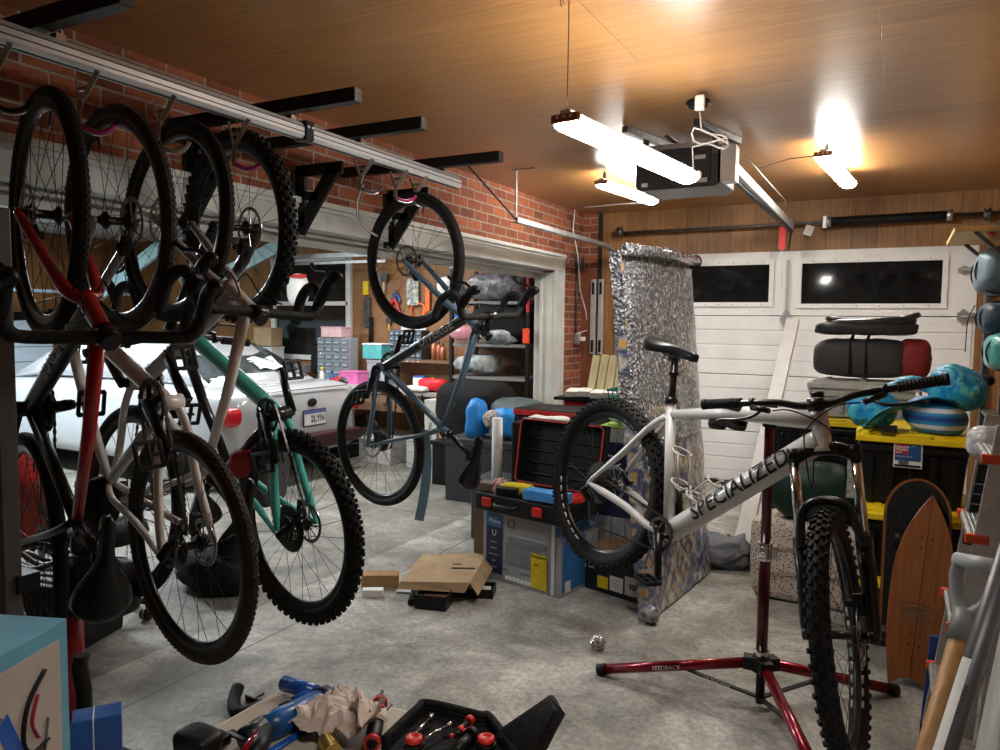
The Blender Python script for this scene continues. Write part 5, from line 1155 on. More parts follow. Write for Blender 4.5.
# under-bench boxes
M_ws = [mat('box_white', (.66, .66, .64), .7), mat('box_grey', (.32, .33, .34), .7), mat('box_tan', (.45, .33, .2), .8), M_black, mat('clear_tub', (.62, .64, .64), .2, coat=.5)]
def crate(label, c, d, m, name='storage_box', cat='box', group=None, rz=0., lid=None, bev=.006):
    t = thing(name, label, cat, c, rz, group); MB().box((0, 0, d[2] * .45), (d[0] * .96, d[1] * .96, d[2] * .9)).build('body', m, t, bev=bev)
    l = MB(); l.box((0, 0, d[2] * .95), (d[0], d[1], d[2] * .1)); l.build('lid', lid or m, t, bev=bev * .6); return t
crate('white plastic tub on the floor under the workbench, behind the blue bicycle rear wheel', (-4.15, 6.35, 0.0), (.42, .3, .30), M_ws[4], 'plastic_tub', 'tub')
crate('second white tub under the workbench, left of the first', (-4.75, 6.35, 0.0), (.42, .3, .26), M_ws[0], 'plastic_tub', 'tub')
crate('dark bin under the workbench beside the car', (-5.35, 6.4, 0.0), (.4, .3, .45), M_black, 'bin', 'bin')
crate('tan cardboard box under the right end of the workbench', (-3.80, 6.3, 0.0), (.3, .3, .34), M_card, 'cardboard_box', 'box')
# parts organisers on the bench
def organiser(label, c, w, h, nx, nz, body, dr):
    t = thing('parts_organiser', label, 'organiser', c); MB().box((0, 0, h / 2), (w, .15, h)).build('cabinet', body, t, bev=.004)
    cw, chh = w / nx, h / nz
    for i in range(nx):
        for k in range(nz):
            d_ = MB(); d_.box((-w / 2 + cw * (i + .5), -.08, chh * (k + .5)), (cw * .86, .02, chh * .8)); d_.box((-w / 2 + cw * (i + .5), -.095, chh * (k + .35)), (cw * .4, .012, .006), m=1); d_.build('drawer', [dr, M_paperw], t)
M_cl = mat('clear_drawer', (.20, .24, .28), .2, coat=.5)
P6 = lambda px, py, y=6.45: ony(px, py, y)
bp = lambda px, y=6.5: (ony(px, 380, y).x, y, bt)
c = P6(330, 360); organiser('grey parts organiser with many clear drawers on the left end of the workbench', (c.x - .1, 6.70, bt + .02), .46, .50, 4, 6, mat('organiser_grey', (.35, .37, .40), .5), M_cl)
c = P6(388, 340); organiser('dark blue parts organiser of small bins on the pegboard wall', (c.x, 6.85, 1.02), .42, .36, 6, 6, mat('organiser_navy', (.06, .07, .10), .5), mat('drawer_slate', (.10, .14, .18), .4))
crate('pink plastic box with a lid on the workbench below the pegboard', (P6(352, 370).x, 6.48, bt), (.26, .2, .17), mat('pink_box', (.72, .16, .42), .4), 'pink_box')
crate('teal clear storage case with a white lid on top of the grey organisers', (P6(363, 340).x, 6.70, bt + .30), (.27, .2, .17), mat('teal_clear', (.10, .45, .45), .25, coat=.5), 'storage_case', 'case', lid=M_paperw)
crate('grey drawer cabinet under the teal case', (P6(366, 360).x, 6.72, bt), (.26, .2, .29), mat('organiser_grey', (.3, .3, .3), .5), 'drawer_cabinet', 'cabinet')
crate('pink and white striped box on top of the grey parts organiser', (P6(327, 335).x - .08, 6.70, bt + .525), (.30, .2, .12), mat('pink_stripe', (.70, .45, .47), .5), 'striped_box')
crate('small open brown carton behind the car near the window', (P6(268, 340, 6.8).x, 6.8, 1.16), (.3, .2, .22), M_card, 'carton')
crate('small white and dark box under the brown carton by the window', (P6(268, 350, 6.8).x, 6.8, .95), (.34, .22, .2), M_ws[0], 'carton')
crate('low dark cabinet holding the cartons by the window', (P6(268, 380, 6.8).x - .55, 6.8, 0), (2.2, .3, .94), M_ws[1], 'cabinet', 'cabinet')
lump('green_bag', 'lime green bag behind the mountain bicycle, left of the cartons', 'bag', V((ony(245, 350, 6.78).x, 6.78, 1.08)), (.5, .3, .3), mat('lime_green', (.30, .62, .05), .6), 4, .7, .03)
# bottles and small things on the bench
def bottle(label, px, py, h, m, capm, y=6.42, r=.028):
    t = thing('bottle', label, 'bottle', (ony(px, py, y).x, y, bt)); MB().lathe([(r * .9, 0), (r, .01), (r, h * .62), (r * .45, h * .78), (r * .4, h * .84)], seg=14).build('body', m, t); MB().lathe([(r * .5, h * .82), (r * .5, h)], seg=12).build('cap', capm, t)
bottle('white squeeze bottle with yellow cap at the left end of the workbench', 322, 380, .20, M_paperw, M_yel)
bottle('blue spray bottle beside the white squeeze bottle', 332, 378, .17, M_blue, M_blue)
bottle('yellow topped white bottle right of the pink box', 456, 360, .16, M_paperw, M_yel)
bottle('small black bottle with gold cap behind the red pouch', 433, 360, .14, M_black, M_yel)
for i, (px, m_, lb) in enumerate(((337, M_red, 'red hand clamp lying at the left front of the workbench'), (345, M_dsteel, 'dark lump of tools lying on the bench near the red clamp'), (303, mat('brown_pot', (.16, .06, .04), .5), 'brown round pot behind the car boot'), (304, M_fab, 'heap of dark wire and tools behind the car boot near the window'))):
    z_ = bt + (.05 if i < 2 else (.04 if i == 2 else .22)); lump('bench_clutter', lb, 'tool', (ony(px, 380, 6.4).x, 6.42 if i < 2 else 6.75, z_), (.2, .14, .10) if i < 3 else (.36, .2, .34), m_, 20 + i, .8, .03)
crate('clear plastic sheetings and papers on the middle of the workbench', (P6(372, 390).x, 6.45, bt), (.55, .25, .035), M_ws[4], 'paper_stack', 'papers')
crate('white and blue tin right of the blue bicycle frame on the bench', (P6(418, 370).x, 6.5, bt), (.14, .1, .15), M_paperw, 'tin', 'tin', lid=M_blue)
lump('red_pouch', 'bright red pouch lying on the right end of the workbench', 'pouch', (P6(435, 378).x, 6.42, bt + .075), (.34, .16, .13), mat('red_nylon', (.70, .01, .02), .5), 31, .6, .012)
lump('open_book', 'white papers piled beside the red pouch on the workbench', 'papers', (P6(424, 388).x, 6.36, bt + .03), (.25, .2, .05), M_paperw, 33, .4, .01)
# hand tools on the pegboard
def tool(name, label, px, py, w, h, m, kind='bar', y=YF - .07):
    c = ony(px, py, y); t = thing(name, label, 'tool', c); b = MB()
    if kind == 'bar': b.box((0, 0, 0), (w, .03, h)); b.build('blade', m, t, bev=.004); MB().cyl((0, .0, h / 2), (0, .05, h / 2), .006, 6).build('hook', M_dsteel, t)
    elif kind == 'pliers':
        for q in (-1, 1): b.tube(smooth([(0, 0, h * .15), (q * w * .25, 0, -h * .1), (q * w * .4, 0, -h * .5)], 4), w * .12, 8)
        b.build('handles', m, t); MB().prism([(-w * .25, 0), (w * .25, 0), (w * .08, h * .4), (-w * .08, h * .4)], (0, .01, h * .1), (1, 0, 0), (0, 0, 1), .02).build('jaws', M_dsteel, t)
    elif kind == 'saw':
        b.tube(smooth([(-w / 2, 0, -h / 2), (-w / 2, 0, h / 2), (w / 2, 0, h / 2), (w / 2, 0, -h / 2)], 3), .014, 8); b.build('frame', m, t); MB().box((0, 0, -h / 2), (w, .004, .02)).build('blade', M_steel, t)
    elif kind == 'brush':
        b.tube([(0, 0, -h / 2), (0, 0, h * .1)], [w * .2, w * .14], 8); b.build('handle', m, t); MB().box((0, 0, h * .3), (w, .03, h * .4), None, 0, 1.2).build('bristles', M_dsteel, t)
M_or = mat('orange_tool', (.85, .17, .02), .4)
for a in (('spirit_level', 'yellow spirit level hanging at the left end of the pegboard', 366, 288, .07, .16, M_yel, 'bar'), ('hand_saw', 'dark narrow saw hanging below the yellow level', 367, 312, .10, .34, M_dsteel, 'bar'),
          ('pry_bar', 'long dark pry bar hanging low at the left of the pegboard', 371, 335, .05, .42, M_black, 'bar'), ('pliers', 'red and blue handled pliers hanging inside the blue bicycle wheel view', 394, 302, .16, .20, M_red, 'pliers'),
          ('pliers', 'navy pliers hanging above the red ones', 396, 296, .14, .14, M_blue, 'pliers'), ('parts_packet', 'white packet of small parts hanging in the middle of the pegboard', 413, 292, .16, .30, mat('grey_packet', (.45, .48, .44), .4, var=.4, scale=30), 'bar'),
          ('clamp_tool', 'orange clamp hanging in the middle of the pegboard', 418, 312, .16, .15, M_or, 'saw'), ('clamp_tool', 'second orange clamp, just right of the other', 425, 310, .10, .22, M_or, 'pliers'),
          ('pipe_wrench', 'long orange wrench hanging right of the packet', 428, 298, .055, .30, M_or, 'bar'), ('hacksaw', 'hacksaw hanging at the right end of the pegboard', 434, 304, .14, .26, M_dsteel, 'saw'),
          ('paint_brush', 'pale brush hanging at the upper left of the pegboard', 384, 284, .10, .24, mat('pale_wood', (.6, .5, .35), .6), 'brush'), ('scissors', 'magenta handled scissors hanging left of the orange clamp', 398, 312, .14, .16, M_mag, 'pliers'),
          ('putty_knife', 'yellow putty knife hanging above the dark parts organiser', 389, 325, .06, .16, M_yel, 'brush'), ('cloth', 'white cloth bag hanging below the orange clamps', 414, 338, .34, .26, M_paperw, 'bar'),
          ('blue_square', 'tall blue and white square hanging beside the black shelf', 452, 285, .05, .46, mat('pale_blue_tool', (.35, .6, .72), .4), 'bar'), ('blue_tube', 'dark blue tube standing near the shelf', 457, 300, .06, .42, M_blue, 'bar')):
    tool(*a)
for i, px in enumerate((434, 439, 443)):
    t = thing('caulk_tube', ['left', 'middle', 'right'][i] + ' one of three copper coloured tubes standing on the ledge above the red pouch', 'tube', (ony(px, 360, 6.85).x, 6.85, 1.06), 0, 'copper coloured tubes')
    MB().lathe([(.03, 0), (.03, .17 - .02 * i), (.01, .19 - .02 * i)], seg=14).build('body', mat('copper_tube', (.55, .22, .12), .35, .4), t); MB().lathe([(.01, .19 - .02 * i), (.004, .24 - .02 * i)], seg=8).build('nozzle', M_dsteel, t)
tag(MB().box((ony(432, 360, 6.85).x, 6.9, 1.045), (.8, .3, .03)).build('ledge_shelf', M_bw), 'short wooden ledge shelf holding the copper coloured tubes', 'shelf')
# ------------------------------------------------ black storage shelving beside the opening jamb
sx0, sx1 = -3.93, -3.09; scx = (sx0 + sx1) / 2; lv = [.22, .97, 1.26, 1.52 + .14, 1.79 - .0]; lv = [.18, .93, 1.25, 1.66]
t = thing('shelving_unit', 'black steel shelving unit just behind the right jamb of the opening', 'shelving', (scx, 6.62, 0))
for x in (sx0 - scx, sx1 - scx):
    for y in (-.24, .24): MB().box((x, y, 1.0), (.035, .035, 2.0)).build('upright', M_black, t)
for z in lv: MB().box((0, 0, z), (sx1 - sx0, .5, .03)).build('shelf_board', mat('shelf_grey', (.22, .22, .21), .5) if z != lv[0] else M_black, t)
MB().box((0, .25, 1.1), (sx1 - sx0, .01, 1.2)).build('back_panel', M_bw, t)
lump('rolled_tarpaulin', 'black and silver bundled tarpaulin on the top of the black shelving', 'tarpaulin', (scx + .05, 6.55, 1.82), (.72, .40, .28), mat('silver_black_tarp', (.16, .16, .18), .3, var=.7, scale=14, bump=1, bscale=20), 41, .55, .03)
lump('white_bundle', 'white crumpled bundle at the left end of the top shelf', 'bundle', (sx0 - .08, 6.5, 1.80), (.26, .3, .24), mat('white_sheet', (.6, .6, .6), .5, bump=.6), 43, .7, .03)
lump('black_bag', 'black bag with red mark on the second shelf behind the handlebar', 'bag', (scx + .1, 6.5, 1.46), (.66, .38, .34), M_fab, 44, .6, .03)
lump('plastic_bundle', 'clear crumpled plastic bundle on the third shelf behind the blue bicycle', 'bundle', (scx - .18, 6.5, 1.06), (.44, .36, .20), mat('crumpled_plastic2', (.38, .42, .44), .25, var=.4, scale=12, bump=1, bscale=18), 45, .7, .03)
lump('pink_bundle', 'pink and clear folded plastic at the left end of the third shelf', 'bundle', (sx0 + .12, 6.45, 1.36), (.3, .3, .16), mat('pink_clear', (.55, .25, .28), .3), 46, .7, .02)
lump('plastic_bundle', 'grey plastic tubs of odds and ends on the shelf beside the red tool', 'bundle', (sx1 - .32, 6.45, 1.345), (.4, .3, .15), mat('crumpled_plastic2', (.4, .4, .4), .3), 47, .6, .02)
tool('red_grabber', 'red handled long tool hanging at the right post of the shelving', 528, 290, .02, .42, M_red, 'bar', 6.32)
tool('orange_grip', 'orange oval grip hanging at the right post of the shelving', 526, 336, .06, .14, mat('orange_red', (.85, .06, .02), .4), 'bar', 6.32)
# big bags at the foot of the shelving
lump('duffel_bag', 'large black duffel bag standing at the foot of the shelving', 'duffel bag', (ony(475, 400, 5.95).x, 5.95, .66), (.66, .5, .56), M_fab, 51, .45, .03)
lump('duffel_bag', 'teal grey duffel bag right of the black duffel by the jamb', 'duffel bag', (ony(518, 410, 5.9).x, 5.9, .60), (.46, .44, .42), mat('teal_grey_nylon', (.07, .10, .105), .6, bump=.4), 52, .5, .025)
crate('black lidded trunk under the duffel bags', (ony(498, 440, 5.95).x - .12, 5.92, 0), (.86, .5, .40), M_black, 'trunk', 'trunk')
lump('dry_bag', 'bright blue dry bag lying before the black duffel bag', 'dry bag', (ony(477, 418, 5.4).x, 5.4, .67), (.16, .2, .32), mat('bright_blue_nylon', (.01, .22, .62), .45, bump=.4), 53, .6, .02)
lump('dry_bag', 'bright blue dry bag right of the other, by the toolbox', 'dry bag', (ony(508, 418, 5.4).x, 5.4, .65), (.32, .24, .24), mat('bright_blue_nylon', (.01, .22, .62), .45), 54, .65, .03)
lump('rope_coil', 'pale rope and strap tangle between the two blue dry bags', 'rope', (ony(493, 416, 5.35).x, 5.33, .68), (.16, .14, .14), mat('pale_rope', (.5, .45, .4), .8, var=.5, scale=50), 55, .9, .03)
crate('dark fabric crate carrying the blue dry bags', (ony(492, 460, 5.4).x, 5.42, 0), (.72, .4, .52), mat('dark_crate', (.03, .03, .035), .7), 'crate', 'crate')
# boards leaning by the end of the bench
for px, w_, h_, m_, lb, dx in ((436, .14, .72, mat('pale_board', (.55, .55, .50), .7), 'tall pale box standing left of the leaning planks', 0), (449, .11, .60, M_ws[2], 'tan box with printed side standing right of the pale one', 0), (455, .05, .82, mat('pine2', (.55, .38, .18), .6), 'narrow pine plank leaning by the black duffel bag', .06), (463, .07, .75, M_ws[0], 'white printed board leaning by the black duffel bag', .08)):
    o = MB().box((0, 0, h_ / 2), (w_, .05 if w_ < .1 else .2, h_)).build('leaning_board' if w_ < .1 else 'tall_box', m_, bev=.003); o.location = (ony(px, 440, 6.15).x, 6.15, .0); o.rotation_euler = (0, -dx, 0); tag(o, lb, 'board' if w_ < .1 else 'box')
o = MB().box((0, 0, .36), (.07, .06, .72)).build('black_post_box', M_black); o.location = (ony(430, 430, 6.25).x, 6.25, 0); tag(o, 'narrow black box standing at the right end of the workbench', 'box')
text('DIMENSIONS', .05, M_ink, bpy.data.objects['tall_box'], (0, -.102, .36), (0, 0, 1), (-1, 0, 0))
# things hanging on the wooden wall beyond the left-hand bicycles
lump('white_lamp', 'white rounded lamp with red trim hanging behind the handlebar of the silver and white bicycle', 'lamp', ony(298, 290, 6.3), (.24, .2, .36), M_paperw, 61, .8, .0)
lump('red_trim', 'red ribbon on top of the white hanging lamp', 'ribbon', ony(298, 276, 6.25), (.22, .1, .05), M_red, 62, .8, .01)
# ================================================================= centre: cartons, tool cases, wrapped panel
def face_M(p0, p1):
    """frame with x along the front bottom edge p0 -> p1, y going back, z up"""
    x = (V(p1) - V(p0)); L = V((x.x, x.y, 0)).length; a = math.atan2(x.y, x.x); return Matrix.Translation(V((p0[0], p0[1], 0))) @ Matrix.Rotation(a, 4, 'Z'), L
p0, p1 = onz(483, 576, 0), onz(560, 599, 0); p0.z = 0
MX, L = face_M(p0, p1); D, H = .36, .40
M_mb = mat('carton_grey_print', (.34, .35, .38), .5, var=.1, scale=4); M_mblue = mat('carton_blue_print', (.03, .15, .38), .45, var=.25, scale=6); M_navy = mat('carton_navy', (.008, .014, .06), .5)
t = thing('appliance_carton', 'grey and blue printed carton with a yellow energy label under the open tool case', 'carton', M=MX)
b = MB(); b.box((L / 2, D / 2, H / 2), (L, D, H)); b.build('carton_box', [M_mb], t, bev=.003)
b = MB(); b.box((.085, -.0015, H / 2 + .0), (.12, .002, H * .8)); b.build('dark_panel', M_navy, t)
b = MB(); b.box((.085, -.003, H * .86), (.12, .002, H * .18)); b.build('logo_panel', M_mblue, t)
b = MB(); b.box((L + .0015, D * .35, H * .42), (.002, D * .6, H * .7)); b.box((L + .0015, D / 2, H * .9), (.002, D * .98, H * .16)); b.box((L - .035, -.0015, H * .9), (.06, .002, H * .16)); b.build('blue_side_panel', M_mblue, t)
b = MB(); b.box((L - .05, -.002, H * .5), (.022, .002, H * .96)); b.box((L + .003, D * .18, .05), (.002, .05, .06)); b.build('white_band', M_paperw, t)
# printed picture of the unit: box outlines
b = MB(); b.box((.32, -.002, H * .70), (.30, .002, .012), m=0); b.box((.32, -.002, H * .62), (.26, .002, .035), m=1); b.box((.29, -.002, H * .44), (.24, .002, .12), m=2); b.box((.30, -.002, H * .20), (.30, .002, .01), m=1); b.build('printed_picture', [mat('print_light', (.45, .46, .48), .5), mat('print_mid', (.22, .23, .25), .5), mat('print_soft', (.20, .21, .24), .5)], t)
b = MB(); b.box((L * .74, -.004, .115), (.105, .002, .19)); b.build('energy_label', M_yel, t)
text('EnergyGuide', .019, M_ink, t, (L * .74, -.0055, .198), (1, 0, 0), (0, 0, 1), bold=.02); text('$0', .022, M_ink, t, (L * .71, -.0055, .15), (1, 0, 0), (0, 0, 1), bold=.01); text('9.1', .014, M_ink, t, (L * .74, -.0055, .095), (1, 0, 0), (0, 0, 1))
for k in range(3): text('.............', .016, M_ink, t, (L * .74, -.0055, .08 - .012 * k), (1, 0, 0), (0, 0, 1)) if 0 else None
text('Midea', .036, M_inkw, t, (.09, -.0045, H * .855), (1, 0, 0), (0, 0, 1))
text('U', .05, M_inkw, t, (.085, -.003, H * .68), (1, 0, 0), (0, 0, 1))
for k in range(5): text(['8,000 BTU', 'INVERTER', 'WINDOW UNIT', 'QUIET', 'EFFICIENT'][k], .010, M_inkw, t, (.085, -.003, H * (.55 - .09 * k)), (1, 0, 0), (0, 0, 1))
text('8000 BTU', .02, M_inkw, t, (.24, -.003, .075), (1, 0, 0), (0, 0, 1)); text('ooo oo oo o', .03, M_inkw, t, (.28, -.003, .035), (1, 0, 0), (0, 0, 1)) if 0 else None
for k in range(8): pass
b = MB(); [b.box((.18 + .027 * k, -.002, .032), (.022, .002, .022)) for k in range(8)]; b.build('icon_row', M_inkw, t)
b = MB(); b.tube([(.205 + .022 * math.cos(a), -.002, H * .86 + .022 * math.sin(a)) for a in [k * PI / 12 for k in range(24)]], .002, 4, closed=True); b.build('round_mark', M_ink, t)
# low black carton marked 3 on its right
p0b, p1b = onz(577, 585, 0), onz(641, 605, 0); MX2, L2 = face_M(p0b, p1b); H2 = .215
t = thing('bulb_carton', 'low black carton with a white 3, right of the grey and blue carton', 'carton', M=MX2)
b = MB(); b.box((L2 / 2, .16, H2 / 2), (L2, .32, H2)); b.build('carton_box', mat('carton_black_print', (.014, .016, .026), .45), t, bev=.003)
b = MB(); b.box((L2 / 2, .16, H2 + .002), (L2 * .98, .31, .003)); b.build('carton_top', mat('brown_top', (.22, .12, .055), .7), t)
b = MB(); b.box((.175, -.001, .06), (.07, .002, .065)); b.build('small_label', M_yel, t)
b = MB(); b.box((.265, -.001, .07), (.085, .002, .08), m=0); b.box((.37, -.001, .08), (.10, .002, .10), m=1); b.build('white_label', [M_paperw, mat('label_grey', (.5, .5, .5), .5)], t)
text('3', .065, M_inkw, t, (.05, -.002, .135), (1, 0, 0), (0, 0, 1), bold=.03); text('YEAR', .02, M_inkw, t, (.10, -.002, .13), (1, 0, 0), (0, 0, 1), bold=.01)
for k in range(3): text('LIMITED', .012, M_ink, t, (.265, -.003, .09 - .018 * k), (1, 0, 0), (0, 0, 1))
for k in range(12): pass
b = MB(); [b.box((.35 + .006 * k, -.003, .08), (.003, .001, .03)) for k in range(8)]; b.build('bar_marks', M_ink, t)
# large navy carton behind
q0, q1 = ony(572, 590, 4.25), ony(640, 590, 4.15)
t = thing('navy_carton', 'tall navy carton with a white curved logo behind the white bicycle rear wheel', 'carton', (-1.45, 4.50, 0), -.05)
b = MB(); b.box((0, 0, .37), (.50, .34, .74)); b.build('carton_box', M_navy, t, bev=.003)
b = MB(); b.box((.04, -.172, .16), (.36, .002, .26)); [b.box((-.10 + .045 * k, -.1735, .16), (.003, .001, .25), m=1) for k in range(8)]; b.build('printed_panel', [mat('panel_grey', (.42, .42, .43), .5, var=.2, scale=6), mat('panel_line', (.12, .12, .12), .5)], t)
text('SUNNY', .07, M_inkw, t, (-.02, -.173, .63), (1, 0, 0), (0, 0, 1), shear=.2) if 0 else None
b = MB(); b.tube([(-.10 + .10 * math.cos(a), -.172, .63 + .035 * math.sin(a)) for a in [k * PI / 14 for k in range(2, 28)]], .005, 4); b.build('logo_swirl', M_inkw, t)
for z, lb, m_, dx, d_ in ((.77, 'clear tub with lime green rim on top of the navy carton', mat('clear_tub2', (.45, .47, .45), .2, coat=.5), 0, (.30, .22, .10)),):
    crate(lb, (-1.46 + dx, 4.44, .745), d_, m_, 'clear_tub', 'tub', lid=mat('lime_rim', (.38, .62, .08), .4))
lump('bag_of_hardware', 'clear bag of white fixings lying on the lime rimmed tub', 'bag', (-1.46, 4.44, .90), (.26, .2, .12), mat('milky_plastic', (.55, .56, .55), .3, bump=.6), 71, .8, .015)
# teal basket
t = thing('teal_basket', 'teal plastic basket of odds and ends seen through the rear wheel of the white bicycle', 'basket', (-1.44, 4.42, .965)); M_tb = mat('teal_plastic', (.01, .26, .22), .4)
b = MB(); n = 16
for z, s_ in ((.0, .85), (.05, .93), (.10, 1.0)): b.bar((-.12 * s_, -.08 * s_, z), (.12 * s_, -.08 * s_, z), .012, .014); b.bar((-.12 * s_, .08 * s_, z), (.12 * s_, .08 * s_, z), .012, .014); b.bar((-.12 * s_, -.08 * s_, z), (-.12 * s_, .08 * s_, z), .012, .014); b.bar((.12 * s_, -.08 * s_, z), (.12 * s_, .08 * s_, z), .012, .014)
for k in range(9): x = -.1 + .025 * k; b.bar((x, -.07, 0), (x * 1.15, -.08, .10), .008, .006); b.bar((x, .07, 0), (x * 1.15, .08, .10), .008, .006)
b.box((0, 0, .0), (.22, .15, .01)); b.build('basket_walls', M_tb, t)
# open tool case on the carton
M_case = mat('case_black', (.007, .007, .008), .5, var=.2, scale=60, bump=.2)
ca = MX @ Matrix.Translation((-.02, -.05, H + .003))
t = thing('tool_case', 'open black tool case with two red latches on the grey and blue carton', 'tool case', M=ca)
W_, D_ = L + .06, .34
b = MB(); b.box((W_ / 2, D_ / 2, .008), (W_, D_, .016))
for a_, c_ in (((W_ / 2, .01, .05), (W_, .022, .10)), ((W_ / 2, D_ - .01, .05), (W_, .022, .10)), ((.01, D_ / 2, .05), (.022, D_, .10)), ((W_ - .01, D_ / 2, .05), (.022, D_, .10))): b.box(a_, c_)
b.build('tray', M_case, t, bev=.008)
b = MB(); b.tube(smooth([(W_ * .28, -.008, .06), (W_ * .30, -.045, .055), (W_ * .5, -.05, .055), (W_ * .52, -.008, .06)], 3), .011, 8); b.build('handle', M_case, t)
for x in (.09, W_ - .16): b = MB(); b.box((x, -.008, .055), (.06, .018, .05)); b.build('latch', M_red, t, bev=.005)
LM = Matrix.Translation((0, D_ + .01, .10)) @ Matrix.Rotation(-.16, 4, 'X'); lh = .40
b = MB(); b.box((W_ / 2, .05, lh / 2), (W_, .012, lh))
for a_, c_ in (((W_ / 2, .025, .01), (W_, .06, .02)), ((W_ / 2, .025, lh - .01), (W_, .06, .02)), ((.01, .025, lh / 2), (.02, .06, lh)), ((W_ - .01, .025, lh / 2), (.02, .06, lh))): b.box(a_, c_)
for k in range(5): b.box((W_ / 2, .04, .07 + .07 * k), (W_ * .86, .012, .012))
ld = b.build('lid', M_case, t, bev=.006, local=LM)
r_ = .03; cor = [(r_, .01), (W_ - r_, .01), (W_ - .01, r_), (W_ - .01, lh - r_), (W_ - r_, lh - .01), (r_, lh - .01), (.01, lh - r_), (.01, r_)]
b = MB(); b.tube([(x, -.007, z) for x, z in cor], .0045, 6, closed=True); b.build('red_seal', M_red, ld)
# contents
def in_case(name, label, cat, c, d, m, rz=0., seed=0, e=.5, amp=.0, bev=.004, solidbox=False):
    if solidbox: b = MB().box((0, 0, 0), d)
    else: b = MB().blob((0, 0, 0), d, e, amp, 9, seed)
    o = b.build(name, m, bev=bev if solidbox else 0); o.matrix_world = ca @ Matrix.Translation(c) @ Matrix.Rotation(rz, 4, 'Z'); return tag(o, label, cat)
in_case('tool_bit_box', 'bright blue slim box lying on the right side of the open tool case', 'box', (W_ - .14, .06, .135), (.26, .09, .055), mat('light_blue_box', (.06, .28, .66), .4), .1, solidbox=True)
in_case('pouch', 'pink flat pouch under the blue slim box in the tool case', 'pouch', (W_ - .17, .14, .10), (.26, .14, .07), mat('pale_pink', (.65, .3, .32), .6), .2, 3, .5, .008)
in_case('pouch', 'red pouch at the far right corner of the open tool case', 'pouch', (W_ - .05, .18, .11), (.10, .14, .06), M_red, 0, 4, .6, .008)
in_case('hand_drill', 'yellow and black power tool lying in the left of the open tool case', 'power tool', (.20, .13, .12), (.20, .09, .075), [mat('drill_yellow', (.62, .50, .02), .4)], .35, 5, .5, .008)
in_case('drill_battery', 'black battery block in front of the yellow power tool', 'battery', (.19, .06, .115), (.12, .07, .05), M_black, .35, solidbox=True)
in_case('tangle', 'pinkish tangle of cord left of the yellow power tool', 'cord', (.08, .12, .11), (.13, .13, .12), mat('pink_cord', (.55, .28, .25), .8, var=.5, scale=60, bump=1, bscale=80), 0, 6, .9, .02)
in_case('tape_measure', 'olive green pouch right of the yellow power tool', 'pouch', (.31, .1, .11), (.12, .09, .07), mat('olive', (.10, .10, .04), .7), -.5, 7, .7, .008)
in_case('dark_tool', 'brown grey block at the far left of the tool case', 'tool', (.02, .09, .12), (.11, .09, .05), mat('taupe', (.12, .09, .08), .6), .2, solidbox=True)
# stool the case hangs over: brown box side at the left
o = MB().box((-.055, .18, .2), (.09, .30, .40)).build('wooden_crate', mat('dark_plywood', (.13, .07, .035), .6, var=.15, scale=5, stretch=(1, 1, 6))); o.matrix_world = MX; tag(o, 'narrow dark wooden crate squeezed at the left side of the grey and blue carton', 'crate')
o = MB().cyl((0, 0, 0), (0, 0, .42), .035, 16).build('white_tube', M_paperw); o.location = ony(497, 455, 4.35); o.location.z = .42; tag(o, 'upright white tube at the left edge of the open case lid', 'tube')
o = MB().box((0, 0, 0), (.35, .28, .42)).build('grey_crate', mat('grey_crate_plastic', (.05, .055, .06), .5), bev=.01); o.location = (ony(500, 470, 4.45).x, 4.50, .21); tag(o, 'dark grey crate on the floor behind the left side of the open tool case', 'crate')
# black and red lidded toolboxes behind the case
bx_ = ony(552, 430, 4.55)
t = thing('toolbox', 'black toolbox with a red lid edge and white label behind the open case lid', 'toolbox', (bx_.x, 4.72, 0), -.06)
b = MB(); b.box((0, 0, .42), (.56, .36, .84)); b.build('body', M_case, t, bev=.01)
b = MB(); b.box((0, -.0, .865), (.57, .37, .05)); b.build('lid', M_case, t, bev=.01); b = MB(); b.box((0, -.19, .865), (.55, .012, .035)); b.build('red_edge', M_red, t, bev=.003); b = MB(); b.box((-.13, -.184, .80), (.12, .004, .022)); b.build('label', M_paperw, t)
o = MB().blob((0, 0, 0), (.26, .16, .05), .5, .01, 8, 3).build('folded_cloth', M_paperw); o.location = ony(548, 420, 4.35); BZ_ = o.location.z; tag(o, 'white folded sheet lying on dark goods behind the open case lid', 'cloth')
o = MB().box((0, 0, 0), (.40, .2, BZ_ - .02)).build('dark_bin', M_case, bev=.01); o.location = (ony(546, 440, 4.38).x, 4.38, (BZ_ - .02) / 2); tag(o, 'black bin behind the open case lid carrying the white folded sheet', 'bin')
# red box with timber offcuts
bx_ = ony(598, 395, 5.0)
t = thing('red_cabinet', 'red cabinet carrying the timber offcuts beside the brown corner panel', 'cabinet', (bx_.x - .02, 5.15, 0), 0)
MB().box((0, 0, .46), (.46, .34, .92)).build('body', mat('red_cabinet_paint', (.42, .015, .02), .4), t, bev=.006); MB().box((0, 0, .93), (.60, .40, .022)).build('top', M_case, t, bev=.003)
for k in range(5):
    o = MB().box((0, 0, .15), (.055, .022, .30 - .012 * abs(k - 1))).build('timber_offcut', mat('pale_pine', (.66, .58, .33), .6, var=.12, scale=14, stretch=(3, 3, .5)), bev=.002)
    o.matrix_world = Matrix.Translation((bx_.x - .15 + .068 * k, 5.24, .945)) @ Matrix.Rotation(.10, 4, 'Y') @ Matrix.Rotation(-.15, 4, 'X'); tag(o, ['leftmost', 'second from left', 'middle', 'second from right', 'rightmost'][k] + ' of the five upright pale timber offcuts on the red cabinet', 'timber', 'upright timber offcuts')
